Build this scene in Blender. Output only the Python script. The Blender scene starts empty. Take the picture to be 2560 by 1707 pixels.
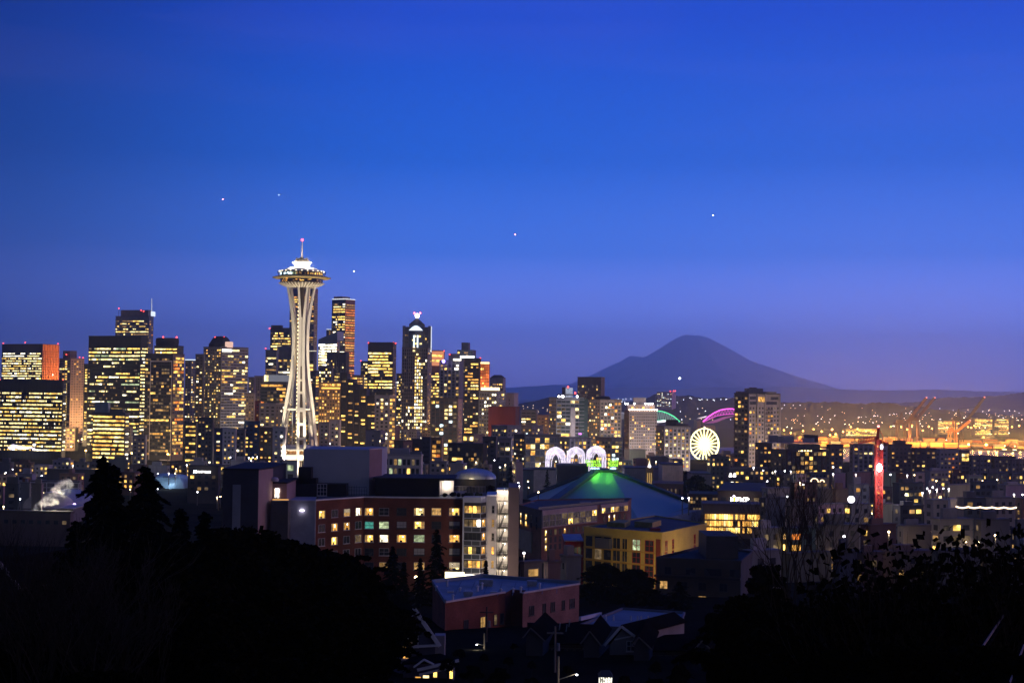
import bpy, bmesh, math, random
import numpy as np
from mathutils import Matrix, Vector
S = bpy.context.scene
COL = S.collection
R = math.radians
# ---------------------------------------------------------------- camera
F = 4100.0                      # focal length in photo pixels (2560 wide)
CAMZ = 65.0
PITCH, ROLL = 1.82, 0.68
cam_d = bpy.data.cameras.new("camera")
cam_d.sensor_width = 36.0
cam_d.lens = F / 2560 * 36.0
cam_d.clip_start = 1.0
cam_d.clip_end = 400000.0
cam = bpy.data.objects.new("camera", cam_d)
COL.objects.link(cam)
CAMR = Matrix.Rotation(R(90 + PITCH), 3, 'X') @ Matrix.Rotation(R(ROLL), 3, 'Z')
cam.matrix_world = Matrix.Translation((0, 0, CAMZ)) @ CAMR.to_4x4()
S.camera = cam
# ---------------------------------------------------------------- exposure, sampling
S.view_settings.view_transform = 'Standard'
S.view_settings.look = 'None'
S.view_settings.exposure = 0.0
S.view_settings.gamma = 1.0
S.render.engine = 'CYCLES'
S.cycles.max_bounces = 6
S.cycles.diffuse_bounces = 2
S.cycles.glossy_bounces = 2
S.cycles.transmission_bounces = 3
S.cycles.transparent_max_bounces = 8
S.cycles.volume_bounces = 4
S.cycles.sample_clamp_indirect = 3.0
S.cycles.use_denoising = True
# ---------------------------------------------------------------- sky (dusk, sun already below the horizon)
SUN_ELEV, SUN_AZ = -3.0, 75.0       # azimuth to the right of the view
W = bpy.data.worlds.new("World")
S.world = W
W.use_nodes = True
nt = W.node_tree
nt.nodes.clear()
def N(t, **kw):
 n = nt.nodes.new(t)
 for k, v in kw.items():
  setattr(n, k, v)
 return n
def L(a, b):
 nt.links.new(a, b)
def ramp(node, stops):
 cr = node.color_ramp
 while len(cr.elements) < len(stops):
  cr.elements.new(0.5)
 for e, (p, c) in zip(cr.elements, stops):
  e.position = p
  e.color = (*c, 1)
out = N('ShaderNodeOutputWorld'); bg = N('ShaderNodeBackground')
tc = N('ShaderNodeTexCoord'); sep = N('ShaderNodeSeparateXYZ')
L(tc.outputs['Generated'], sep.inputs[0])
mz = N('ShaderNodeMapRange'); mz.inputs['From Min'].default_value = -0.05; mz.inputs['From Max'].default_value = 0.5
L(sep.outputs['Z'], mz.inputs['Value'])
rf = N('ShaderNodeValToRGB'); L(mz.outputs[0], rf.inputs[0])
def zp(z): return (z + 0.05) / 0.55
ramp(rf, [(0.0, (0.55, 0.5, 1.4)), (zp(0.0), (0.58, 0.54, 1.6)), (zp(0.02), (0.68, 0.72, 2.15)), (zp(0.040), (0.5, 0.74, 2.5)), (zp(0.085), (0.08, 0.32, 1.36)), (zp(0.14), (0.0, 0.152, 0.88)), (zp(0.225), (0, 0.071, 0.68)), (1.0, (0.0, 0.045, 0.45))])
rb = N('ShaderNodeValToRGB'); L(mz.outputs[0], rb.inputs[0])
ramp(rb, [(0.0, (0.17, 0.195, 0.38)), (zp(0.05), (0.18, 0.215, 0.43)), (zp(0.2), (0.105, 0.14, 0.31)), (1.0, (0.015, 0.034, 0.12))])
my = N('ShaderNodeMapRange', interpolation_type='SMOOTHSTEP'); my.inputs['From Min'].default_value = -0.35; my.inputs['From Max'].default_value = 0.6
L(sep.outputs['Y'], my.inputs['Value'])
mixfb = N('ShaderNodeMix', data_type='RGBA'); L(my.outputs[0], mixfb.inputs['Factor']); L(rb.outputs[0], mixfb.inputs['A']); L(rf.outputs[0], mixfb.inputs['B'])
# the sky is darker away from the afterglow (towards the east)
mx = N('ShaderNodeMapRange', interpolation_type='SMOOTHSTEP')
mx.inputs['From Min'].default_value = -0.36; mx.inputs['From Max'].default_value = -0.03
mx.inputs['To Min'].default_value = 0.32; mx.inputs['To Max'].default_value = 1.0
L(sep.outputs['X'], mx.inputs['Value'])
sc1 = N('ShaderNodeMix', data_type='RGBA', blend_type='MULTIPLY'); sc1.inputs['Factor'].default_value = 1.0
L(mixfb.outputs['Result'], sc1.inputs['A']); L(mx.outputs[0], sc1.inputs['B'])
# afterglow low in the west
gx = N('ShaderNodeMapRange', interpolation_type='SMOOTHSTEP'); gx.inputs['From Min'].default_value = 0.45; gx.inputs['From Max'].default_value = 0.98
L(sep.outputs['X'], gx.inputs['Value'])
gz = N('ShaderNodeMapRange', interpolation_type='SMOOTHSTEP'); gz.inputs['From Min'].default_value = 0.55; gz.inputs['From Max'].default_value = 0.0
L(sep.outputs['Z'], gz.inputs['Value'])
gm = N('ShaderNodeMath', operation='MULTIPLY'); L(gx.outputs[0], gm.inputs[0]); L(gz.outputs[0], gm.inputs[1])
glow = N('ShaderNodeMix', data_type='RGBA', blend_type='ADD'); L(gm.outputs[0], glow.inputs['Factor'])
L(sc1.outputs['Result'], glow.inputs['A']); glow.inputs['B'].default_value = (0.45, 0.20, 0.18, 1)
# thin high cloud
nz = N('ShaderNodeTexNoise'); nz.inputs['Scale'].default_value = 3.0; nz.inputs['Detail'].default_value = 4
mp = N('ShaderNodeMapping'); mp.inputs['Scale'].default_value = (1.2, 1.2, 9.0); L(tc.outputs['Generated'], mp.inputs[0]); L(mp.outputs[0], nz.inputs['Vector'])
nr = N('ShaderNodeMapRange'); nr.inputs['From Min'].default_value = 0.50; nr.inputs['From Max'].default_value = 0.80; nr.inputs['To Max'].default_value = 0.022
L(nz.outputs[0], nr.inputs['Value'])
cl = N('ShaderNodeMix', data_type='RGBA', blend_type='ADD'); L(nr.outputs[0], cl.inputs['Factor']); L(glow.outputs['Result'], cl.inputs['A'])
cl.inputs['B'].default_value = (0.9, 0.35, 0.6, 1)
sky = N('ShaderNodeTexSky', sky_type='NISHITA'); sky.sun_disc = False
sky.sun_elevation = R(SUN_ELEV); sky.sun_rotation = R(SUN_AZ)
ns = N('ShaderNodeMix', data_type='RGBA', blend_type='ADD'); ns.inputs['Factor'].default_value = 0.05
L(cl.outputs['Result'], ns.inputs['A']); L(sky.outputs[0], ns.inputs['B'])
L(ns.outputs['Result'], bg.inputs['Color']); bg.inputs['Strength'].default_value = 1.0
L(bg.outputs[0], out.inputs['Surface'])
# ---------------------------------------------------------------- sun: last pink alpenglow from the west
sun_d = bpy.data.lights.new("sun", 'SUN'); sun_d.energy = 0.45; sun_d.angle = R(14); sun_d.color = (1.0, 0.46, 0.42)
sun = bpy.data.objects.new("sun", sun_d); COL.objects.link(sun)
_d = Vector((-math.sin(R(75)), -math.cos(R(75)) * 0.6, -0.10)).normalized()
sun.rotation_euler = _d.to_track_quat('-Z', 'Y').to_euler()
# ---------------------------------------------------------------- helpers
def at(px, py, Y):
 """world point seen at photo pixel (px, py) at depth Y"""
 d = CAMR @ Vector(((px - 1280.0) / F, -(py - 853.5) / F, -1.0))
 return Vector((0, 0, CAMZ)) + d * (Y / d.y)
def kx(px, py):
 d = CAMR @ Vector(((px - 1280.0) / F, -(py - 853.5) / F, -1.0))
 return d.x / d.y
def smooth(a, b, x):
 t = min(1, max(0, (x - a) / (b - a)))
 return t * t * (3 - 2 * t)
GY = [(-400, 63), (0, 63), (20, 60), (60, 49), (120, 41), (180, 35), (250, 30), (340, 24), (420, 16), (520, 12.5), (700, 8), (900, 3), (1100, 0), (99999, 0)]
def ground_z(x, y):
 z = 0
 for (a, za), (b, zb) in zip(GY, GY[1:]):
  if a <= y <= b:
   z = za + (zb - za) * (y - a) / (b - a)
   break
 if y < -400: z = 63
 if y > 1500:
  s = smooth(80, 300, x)
  drop = s * smooth(1650, 2050, y) * 37.5
  drop = max(drop, smooth(3000, 4200, y) * 37.5)
  z -= drop
  if x > 260:
   w = smooth(260, 330, x) * smooth(2080, 2200, y) * (1 - smooth(3370, 3400, y))
   z -= w * 9
 return z
def tag(o, label=None, cat=None, group=None, kind=None):
 if label: o['label'] = label
 if cat: o['category'] = cat
 if group: o['group'] = group
 if kind: o['kind'] = kind
 return o
def empty(name, loc, label, cat, group=None):
 o = bpy.data.objects.new(name, None)
 o.empty_display_size = 1.0
 COL.objects.link(o)
 o.location = loc
 return tag(o, label, cat, group)
def wloc(o):
 v = Vector(o.location)
 while o.parent is not None:
  o = o.parent
  v = v + Vector(o.location)
 return v
class MB:
 def __init__(s):
  s.v = []; s.f = []; s.m = []
 def add(s, vs, fs, m=0):
  b = len(s.v)
  s.v.extend([tuple(v) for v in vs])
  for f in fs:
   s.f.append([b + i for i in f]); s.m.append(m)
  return s
 def box(s, x0, x1, y0, y1, z0, z1, m=0):
  return s.add([(x0,y0,z0),(x1,y0,z0),(x1,y1,z0),(x0,y1,z0),(x0,y0,z1),(x1,y0,z1),(x1,y1,z1),(x0,y1,z1)],
                     [(0,3,2,1),(4,5,6,7),(0,1,5,4),(1,2,6,5),(2,3,7,6),(3,0,4,7)], m)
 def prism(s, poly, z0, z1, m=0):
  """poly: list of (x,y) counter-clockwise seen from above; z0/z1 numbers or lists"""
  n = len(poly)
  Z0 = z0 if isinstance(z0, (list, tuple)) else [z0] * n
  Z1 = z1 if isinstance(z1, (list, tuple)) else [z1] * n
  vs = [(p[0], p[1], a) for p, a in zip(poly, Z0)] + [(p[0], p[1], a) for p, a in zip(poly, Z1)]
  fs = [tuple(range(n))[::-1], tuple(range(n, 2 * n))]
  for i in range(n):
   j = (i + 1) % n
   fs.append((i, j, n + j, n + i))
  return s.add(vs, fs, m)
 def obox(s, o, u, v, w, m=0):
  """box from corner o along vectors u, v, w"""
  o, u, v, w = Vector(o), Vector(u), Vector(v), Vector(w)
  P = [o, o+u, o+u+v, o+v, o+w, o+u+w, o+u+v+w, o+v+w]
  fs = [(0,3,2,1),(4,5,6,7),(0,1,5,4),(1,2,6,5),(2,3,7,6),(3,0,4,7)]
  if u.cross(v).dot(w) < 0: fs = [f[::-1] for f in fs]
  return s.add(P, fs, m)
 def tube(s, a, b, r0, r1=None, n=6, m=0, cap=True):
  a, b = Vector(a), Vector(b)
  r1 = r0 if r1 is None else r1
  d = (b - a).normalized()
  t = Vector((0, 0, 1)) if abs(d.z) < 0.9 else Vector((1, 0, 0))
  p = d.cross(t).normalized(); q = d.cross(p)
  vs = []
  for c, r in ((a, r0), (b, r1)):
   for i in range(n):
    an = 2 * math.pi * i / n
    vs.append(c + (p * math.cos(an) + q * math.sin(an)) * r)
  fs = [(i, i + n, (i + 1) % n + n, (i + 1) % n) for i in range(n)]
  if cap: fs += [tuple(range(n)), tuple(range(n, 2 * n))[::-1]]
  return s.add(vs, fs, m)
 def bar(s, a, b, w, d, side, m=0):
  """rectangular bar a->b, width w along `side`, depth d across"""
  a, b, side = Vector(a), Vector(b), Vector(side).normalized()
  t = (b - a).normalized()
  q = t.cross(side).normalized()
  side = q.cross(t).normalized()
  c = [side * (w/2) * i + q * (d/2) * j for i, j in ((-1,-1),(1,-1),(1,1),(-1,1))]
  return s.add([a + k for k in c] + [b + k for k in c], [(0,3,2,1),(4,5,6,7),(0,1,5,4),(1,2,6,5),(2,3,7,6),(3,0,4,7)], m)
 def lathe(s, prof, c=(0, 0, 0), n=40, m=0, a0=0.0):
  b = len(s.v); c = Vector(c)
  for r, z in prof:
   for i in range(n):
    an = a0 + 2 * math.pi * i / n
    s.v.append((c.x + r * math.cos(an), c.y + r * math.sin(an), c.z + z))
  for k in range(len(prof) - 1):
   for i in range(n):
    j = (i + 1) % n
    s.f.append([b + k*n + i, b + k*n + j, b + (k+1)*n + j, b + (k+1)*n + i]); s.m.append(m)
  return s
 def sphere(s, c, r, n=8, m=0, sz=1.0):
  prof = [(max(1e-3, math.sin(math.pi * k / n)) * r, -math.cos(math.pi * k / n) * r * sz) for k in range(n + 1)]
  return s.lathe(prof, c, n * 2, m)
 def quad(s, a, b, c, d, m=0):
  return s.add([a, b, c, d], [(0, 1, 2, 3)], m)
 def build(s, name, mats, parent=None, smooth_=False, loc=None, world=True):
  me = bpy.data.meshes.new(name)
  off = Vector((0, 0, 0))
  if parent is not None and world: off = wloc(parent)
  elif loc is not None: off = Vector(loc)
  vs = [(v[0]-off.x, v[1]-off.y, v[2]-off.z) for v in s.v] if off.length else s.v
  me.from_pydata(vs, [], s.f)
  if not isinstance(mats, (list, tuple)): mats = [mats]
  for m in mats: me.materials.append(m)
  if len(mats) > 1: me.polygons.foreach_set('material_index', s.m)
  if smooth_: me.polygons.foreach_set('use_smooth', [True] * len(me.polygons))
  me.update()
  o = bpy.data.objects.new(name, me)
  COL.objects.link(o)
  if parent is not None: o.parent = parent
  elif loc is not None: o.location = loc
  return o
# ---------------------------------------------------------------- materials
_MC = {}
def mat_new(name):
 m = bpy.data.materials.new(name); m.use_nodes = True
 return m, m.node_tree, m.node_tree.nodes['Principled BSDF']
def wall(c, rough=0.85, var=0.22, scale=0.25, metal=0.0, spec=0.3, streak=False):
 key = ('w', tuple(c), rough, var, scale, metal, spec, streak)
 if key in _MC: return _MC[key]
 m, t, b = mat_new('painted_wall')
 tcn = t.nodes.new('ShaderNodeTexCoord')
 mp_ = t.nodes.new('ShaderNodeMapping')
 if streak: mp_.inputs['Scale'].default_value = (1, 1, 0.12)
 n1 = t.nodes.new('ShaderNodeTexNoise'); n1.inputs['Scale'].default_value = scale; n1.inputs['Detail'].default_value = 6; n1.inputs['Roughness'].default_value = 0.65
 mr = t.nodes.new('ShaderNodeMapRange'); mr.inputs['From Min'].default_value = 0.3; mr.inputs['From Max'].default_value = 0.7
 mr.inputs['To Min'].default_value = 1 - var; mr.inputs['To Max'].default_value = 1 + var
 mm = t.nodes.new('ShaderNodeMix'); mm.data_type = 'RGBA'; mm.blend_type = 'MULTIPLY'; mm.inputs['Factor'].default_value = 1
 mm.inputs['A'].default_value = (*c, 1)
 t.links.new(tcn.outputs['Object'], mp_.inputs[0]); t.links.new(mp_.outputs[0], n1.inputs['Vector'])
 t.links.new(n1.outputs[0], mr.inputs[0]); t.links.new(mr.outputs[0], mm.inputs['B'])
 t.links.new(mm.outputs['Result'], b.inputs['Base Color'])
 b.inputs['Roughness'].default_value = rough; b.inputs['Metallic'].default_value = metal
 b.inputs['Specular IOR Level'].default_value = spec
 _MC[key] = m
 return m
def brick(c1, c2, mortar, sx=1.0):
 key = ('b', tuple(c1), tuple(c2))
 if key in _MC: return _MC[key]
 m, t, b = mat_new('brick')
 tcn = t.nodes.new('ShaderNodeTexCoord')
 sp = t.nodes.new('ShaderNodeSeparateXYZ'); ad = t.nodes.new('ShaderNodeMath'); cb = t.nodes.new('ShaderNodeCombineXYZ')
 t.links.new(tcn.outputs['Object'], sp.inputs[0]); t.links.new(sp.outputs[0], ad.inputs[0]); t.links.new(sp.outputs[1], ad.inputs[1])
 t.links.new(ad.outputs[0], cb.inputs[0]); t.links.new(sp.outputs[2], cb.inputs[1])
 bt = t.nodes.new('ShaderNodeTexBrick'); bt.inputs['Color1'].default_value = (*c1, 1); bt.inputs['Color2'].default_value = (*c2, 1); bt.inputs['Mortar'].default_value = (*mortar, 1)
 bt.inputs['Scale'].default_value = 1.0; bt.inputs['Brick Width'].default_value = 0.4; bt.inputs['Row Height'].default_value = 0.14; bt.inputs['Mortar Size'].default_value = 0.012
 t.links.new(cb.outputs[0], bt.inputs['Vector'])
 n1 = t.nodes.new('ShaderNodeTexNoise'); n1.inputs['Scale'].default_value = 0.25; n1.inputs['Detail'].default_value = 5
 t.links.new(tcn.outputs['Object'], n1.inputs['Vector'])
 mr = t.nodes.new('ShaderNodeMapRange'); mr.inputs['From Min'].default_value = 0.3; mr.inputs['From Max'].default_value = 0.7; mr.inputs['To Min'].default_value = 0.65; mr.inputs['To Max'].default_value = 1.25
 mm = t.nodes.new('ShaderNodeMix'); mm.data_type = 'RGBA'; mm.blend_type = 'MULTIPLY'; mm.inputs['Factor'].default_value = 1
 t.links.new(n1.outputs[0], mr.inputs[0]); t.links.new(bt.outputs[0], mm.inputs['A']); t.links.new(mr.outputs[0], mm.inputs['B'])
 t.links.new(mm.outputs['Result'], b.inputs['Base Color'])
 b.inputs['Roughness'].default_value = 0.9; b.inputs['Specular IOR Level'].default_value = 0.2
 _MC[key] = m
 return m
def glass(c=(0.012, 0.016, 0.026), rough=0.12):
 key = ('g', tuple(c), rough)
 if key in _MC: return _MC[key]
 m, t, b = mat_new('dark_glass')
 b.inputs['Base Color'].default_value = (*c, 1); b.inputs['Roughness'].default_value = rough; b.inputs['Specular IOR Level'].default_value = 0.5
 tcn = t.nodes.new('ShaderNodeTexCoord'); n1 = t.nodes.new('ShaderNodeTexNoise'); n1.inputs['Scale'].default_value = 0.35; n1.inputs['Detail'].default_value = 2
 mr = t.nodes.new('ShaderNodeMapRange'); mr.inputs['To Min'].default_value = rough * 0.5; mr.inputs['To Max'].default_value = rough * 1.8
 t.links.new(tcn.outputs['Object'], n1.inputs['Vector']); t.links.new(n1.outputs[0], mr.inputs[0]); t.links.new(mr.outputs[0], b.inputs['Roughness'])
 _MC[key] = m
 return m
def emit(c, s, sample=False, var=0.0, scale=0.6, cell=0):
 """light given off by a lamp or a lit window, or glow put into floodlit parts; var: how unevenly the room behind is lit"""
 key = ('e', tuple(c), s, sample, var, scale, cell)
 if key in _MC: return _MC[key]
 m = bpy.data.materials.new('lit'); m.use_nodes = True
 t = m.node_tree; t.nodes.clear()
 o = t.nodes.new('ShaderNodeOutputMaterial'); e = t.nodes.new('ShaderNodeEmission')
 e.inputs['Color'].default_value = (*c, 1); e.inputs['Strength'].default_value = s
 if var:
  # rooms behind the glass are lit unevenly: cell by cell, with softer variation inside a room
  g = t.nodes.new('ShaderNodeNewGeometry'); n1 = t.nodes.new('ShaderNodeTexNoise'); n1.inputs['Scale'].default_value = scale; n1.inputs['Detail'].default_value = 3
  n1.inputs['Roughness'].default_value = 0.7
  vo = t.nodes.new('ShaderNodeTexVoronoi'); vo.inputs['Scale'].default_value = cell or scale
  mr = t.nodes.new('ShaderNodeMapRange'); mr.inputs['From Min'].default_value = 0.32; mr.inputs['From Max'].default_value = 0.68
  mr.inputs['To Min'].default_value = 1 - var; mr.inputs['To Max'].default_value = 1 + var
  sp = t.nodes.new('ShaderNodeSeparateColor'); m2 = t.nodes.new('ShaderNodeMapRange'); m2.inputs['To Min'].default_value = s * (1 - var); m2.inputs['To Max'].default_value = s * (1 + var * .8)
  mu = t.nodes.new('ShaderNodeMath'); mu.operation = 'MULTIPLY'
  t.links.new(g.outputs['Position'], n1.inputs['Vector']); t.links.new(g.outputs['Position'], vo.inputs['Vector']); t.links.new(n1.outputs[0], mr.inputs[0]); t.links.new(vo.outputs['Color'], sp.inputs[0]); t.links.new(sp.outputs[0], m2.inputs[0])
  t.links.new(mr.outputs[0], mu.inputs[0]); t.links.new(m2.outputs[0], mu.inputs[1]); t.links.new(mu.outputs[0], e.inputs['Strength'])
 t.links.new(e.outputs[0], o.inputs['Surface'])
 try: m.cycles.emission_sampling = 'AUTO' if sample else 'NONE'
 except Exception: pass
 _MC[key] = m
 return m
WB = 1.0     # brightness of lit windows
PAL = {'y': ((1.0, 0.61, 0.13), 1.75), 'p': ((1.0, 0.77, 0.31), 2.0), 'w': ((1.0, 0.90, 0.62), 2.7), 'a': ((1.0, 0.47, 0.09), 1.2),
       'o': ((1.0, 0.28, 0.05), 1.0), 'd': ((0.9, 0.50, 0.16), 0.45), 'k': ((0.8, 0.55, 0.30), 0.16), 'c': ((0.72, 0.95, 1.0), 2.2),
       'g': ((0.75, 0.9, 0.5), 0.55), 'v': ((0.85, 0.72, 1.0), 5.0), 'x': ((1.0, 0.93, 0.80), 8.0), 't': ((0.15, 0.75, 0.6), 0.25), 'm': ((0.75, 0.2, 1.0), 2.5)}
def em(ch, near=False):
 c, s = PAL[ch]
 return emit(c, s * WB * 1.1, False, 0.6 if near else 0.65, 1.6 if near else 0.25, .55 if near else .42)
DARKG = glass((.026, .032, .046), .22)
_UW = {}
def unit_window(ch):
 if ch not in _UW:
  mb = MB(); mb.box(-.5, .5, -.25, 0, -.5, .5)
  me = bpy.data.meshes.new('window'); me.from_pydata(mb.v, [], mb.f); me.materials.append(em(ch)); _UW[ch] = me
 return _UW[ch]
class Face:
 """a vertical facade: lower-left corner o (seen from outside), unit vector u to the right, width, z range, outward normal"""
 def __init__(s, o, u, w, z0, z1):
  s.o = Vector(o); s.u = Vector((u[0], u[1], 0)).normalized(); s.w = w; s.z0 = z0; s.z1 = z1
  s.n = Vector((s.u.y, -s.u.x, 0))
 def p(s, a, z, d=0.0):
  q = s.o + s.u * a + s.n * d
  return Vector((q.x, q.y, z))
 def box(s, mb, a0, a1, z0, z1, d0, d1, m=0):
  return mb.obox(s.p(a0, z0, d0), s.u * (a1 - a0), s.n * (d1 - d0), Vector((0, 0, z1 - z0)), m)
 @property
 def ang(s): return math.atan2(s.u.y, s.u.x)
def facade(T, fc, rng, floor=3.6, bay=3.0, wf=0.8, hf=0.55, lit=0.3, run=1, pal='yyp', top=1.5, bot=4.0, cap=36, fins=None, slabs=None,
           gl=None, glass_on=True, rowbias=0.0, cols=None, mask=None, side=0.6, acc=None, dim=.22):
 """windows on a facade. lit runs become window objects under T (up to cap), the rest go into one glazing part"""
 nb = cols or max(1, int((fc.w - 2 * side) / bay)); bw = (fc.w - 2 * side) / nb
 nf = max(1, int((fc.z1 - fc.z0 - top - bot) / floor))
 litc = []
 mb = acc['gl'];
 order = list(PAL)
 for j in range(nf):
  zc = fc.z1 - top - floor * (j + 0.5)
  rl = lit if rowbias == 0 else min(0.97, max(0.02, lit + rng.uniform(-1, 1) * rowbias))
  i = 0
  while i < nb:
   p = rl
   if mask: p = mask((i + .5) / nb, (j + .5) / nf, rl)
   if rng.random() < p:
    k = max(1, min(nb - i, int(rng.expovariate(1.0 / run) + 0.6) if run > 1 else 1))
    ch = rng.choice(pal)
    litc.append((i, k, zc, ch)); i += k
   else:
    if glass_on:
     a0 = side + i * bw + bw * (1 - wf) / 2
     mb.quad(fc.p(a0, zc - floor*hf/2, .05), fc.p(a0 + bw*wf, zc - floor*hf/2, .05), fc.p(a0 + bw*wf, zc + floor*hf/2, .05), fc.p(a0, zc + floor*hf/2, .05), 0 if rng.random() > dim else 1 + order.index(rng.choice('kkkd')))
    i += 1
 big = sorted(litc, key=lambda c: -c[1] * (0.3 if c[3] in 'kdt' else 1) - rng.random() * 0.5)
 keep = big[:cap]
 off = wloc(T)
 for (i, k, zc, ch) in keep:
  w = bw * k - bw * (1 - wf)
  c = fc.p(side + (i + k / 2) * bw, zc, 0.02) - off
  o = bpy.data.objects.new('window', unit_window(ch)); COL.objects.link(o)
  o.parent = T; o.location = c; o.rotation_euler = (0, 0, fc.ang); o.scale = (w, 1, floor * hf)
 for (i, k, zc, ch) in big[cap:]:
  w = bw * k - bw * (1 - wf)
  a0 = side + (i + k / 2) * bw - w / 2
  mb.quad(fc.p(a0, zc - floor*hf/2, .2), fc.p(a0 + w, zc - floor*hf/2, .2), fc.p(a0 + w, zc + floor*hf/2, .2), fc.p(a0, zc + floor*hf/2, .2), 1 + order.index(ch))
 if fins:
  fm, fw, fd = fins
  for i in range(nb + 1):
   a = side + i * bw
   fc.box(acc['fins'], max(0, a - fw/2), min(fc.w, a + fw/2), fc.z0, fc.z1 - 0.3, 0, fd, 0)
  acc['fm'] = fm
 if slabs:
  sm, sh, sd = slabs
  for j in range(nf + 1):
   z = fc.z1 - top - floor * j
   fc.box(acc['slabs'], -sd * 0.5, fc.w + sd * 0.5, z - sh/2, z + sh/2, 0.01, sd, 0)
  acc['sm'] = sm
def finish(T, acc, gl=None):
 if acc['gl'].f:
  o = acc['gl'].build('glazing', [gl or DARKG] + [em(c) for c in PAL], T); o['kind'] = 'stuff'
 if acc['fins'].f: acc['fins'].build('mullion', acc['fm'], T)
 if acc['slabs'].f: acc['slabs'].build('floor_edge_trim', acc['sm'], T)
def facade_fill(fc, a, z, power, col, dist=25, size=75, tgt=None):  # adds a spot to brighten a facade; no fixture stands there
 l = bpy.data.lights.new('floodlight', 'SPOT'); l.energy = power; l.color = col; l.spot_size = R(size); l.spot_blend = 1; l.shadow_soft_size = 1
 o = bpy.data.objects.new('floodlight', l); COL.objects.link(o)
 p = fc.p(fc.w * a, z, dist); q = fc.p(fc.w * a, z + dist * 1.2 if tgt is None else tgt, 0)
 o.location = p; o.rotation_euler = (q - p).to_track_quat('-Z', 'Y').to_euler()
 return o
def ball(T, name, p, r, c, s, n=5, sample=False):
 mb = MB(); mb.sphere(p, r, n); return mb.build(name, emit(c, s, sample), T)
def beacon(T, p, r=0.8, col=(1.0, 0.06, 0.05), s=7, mast=2.0, sample=False):
 mb = MB(); mb.tube((p[0], p[1], p[2] - mast), (p[0], p[1], p[2] + .1), 0.25, n=5); a = mb.build('mast', wall((0.1, 0.1, 0.1)), T)
 mb = MB(); mb.sphere(p, r, 5); mb.build('beacon_lamp', emit(col, s, sample), T)
def footprint(xl, xc, xr, ytop, Y, ang, depth=None):
 a = R(ang); kl, kc, kr = kx(xl, ytop), kx(xc, ytop), kx(xr, ytop)
 C = Vector((kc * Y, Y))
 t = (C.x - kl * Y) / (math.cos(a) + kl * math.sin(a))
 if xr - xc > 0.5: s = (kr * Y - C.x) / max(0.05, math.sin(a) - kr * math.cos(a))
 else: s = depth or 25
 if xc - xl <= 0.5: t = depth or 25
 d1 = Vector((-math.cos(a), math.sin(a))); d2 = Vector((math.sin(a), math.cos(a)))
 return C, d1, d2, t, s
def bld(name, label, xl, xc, xr, ytop, Y, col, ang=30, cat='building', sl=None, sr=None, depth=None, gl=None, group=None, colr=None, roof=None, pent=(),
  beacons=(), seed=None, parapet=0.8, zbot=None, trim=None, m=None):
 """a flat-roofed building with two visible facades: left one from photo column xl to the corner xc, right one from xc to xr"""
 rng = random.Random(seed if seed is not None else hash((int(xl), int(ytop), int(Y))) & 0xffff)
 C, d1, d2, t, s = footprint(xl, xc, xr, ytop, Y, ang, depth)
 z1 = at(xc, ytop, Y).z
 z0 = ground_z(C.x, C.y) if zbot is None else zbot
 Lp = C + d1 * t; Rp = C + d2 * s; B = Lp + d2 * s
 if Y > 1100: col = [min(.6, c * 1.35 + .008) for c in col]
 T = empty(name, (C.x, C.y, z0), label, cat, group)
 mb = MB(); mb.prism([C, Rp, B, Lp], z0 - 3, z1, 0)
 wm = m or wall(col, streak=True, scale=0.3)
 mats = [wm]
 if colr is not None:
  mats.append(wall(colr, streak=True, scale=0.3)); mb.m[2] = 1  # right face colour, for many with the western afterglow put in
 mb.build('wall', mats, T)
 rm = wall(roof or (0.05, 0.05, 0.055))
 rb_ = MB()
 n = 0.25
 P = [C - (d1 + d2) * n, Rp + (d2 - d1) * n, B + (d1 + d2) * n, Lp + (d1 - d2) * n]
 rb_.prism(P, z1, z1 + parapet, 0)
 rb_.build('roof', trim or wall([c * 0.8 for c in col]) , T)
 for (f0, f1, g0, g1, h, pc) in pent:        # fractions along left facade and depth
  q = MB()
  pp = [C + d1 * t * f0 + d2 * s * g0, C + d1 * t * f0 + d2 * s * g1, C + d1 * t * f1 + d2 * s * g1, C + d1 * t * f1 + d2 * s * g0]
  q.prism(pp, z1 + parapet, z1 + parapet + h); q.build('penthouse', wall(pc), T)
 acc = {'gl': MB(), 'fins': MB(), 'slabs': MB()}
 fL = Face((Lp.x, Lp.y, 0), (-d1.x, -d1.y), t, z0, z1); fR = Face((C.x, C.y, 0), (d2.x, d2.y), s, z0, z1)
 if sl: facade(T, fL, rng, acc=acc, **sl)
 if sr: facade(T, fR, rng, acc=acc, **sr)
 finish(T, acc, gl)
 for (bx, by) in beacons:
  k = kx(bx, by); yy = Y + 4
  beacon(T, (k * yy, yy, at(bx, by, yy).z), r=max(0.5, Y * 0.00034), mast=max(1.5, at(bx, by, yy).z - z1))
 T['_z1'] = z1
 return T, fL, fR, z1
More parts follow.
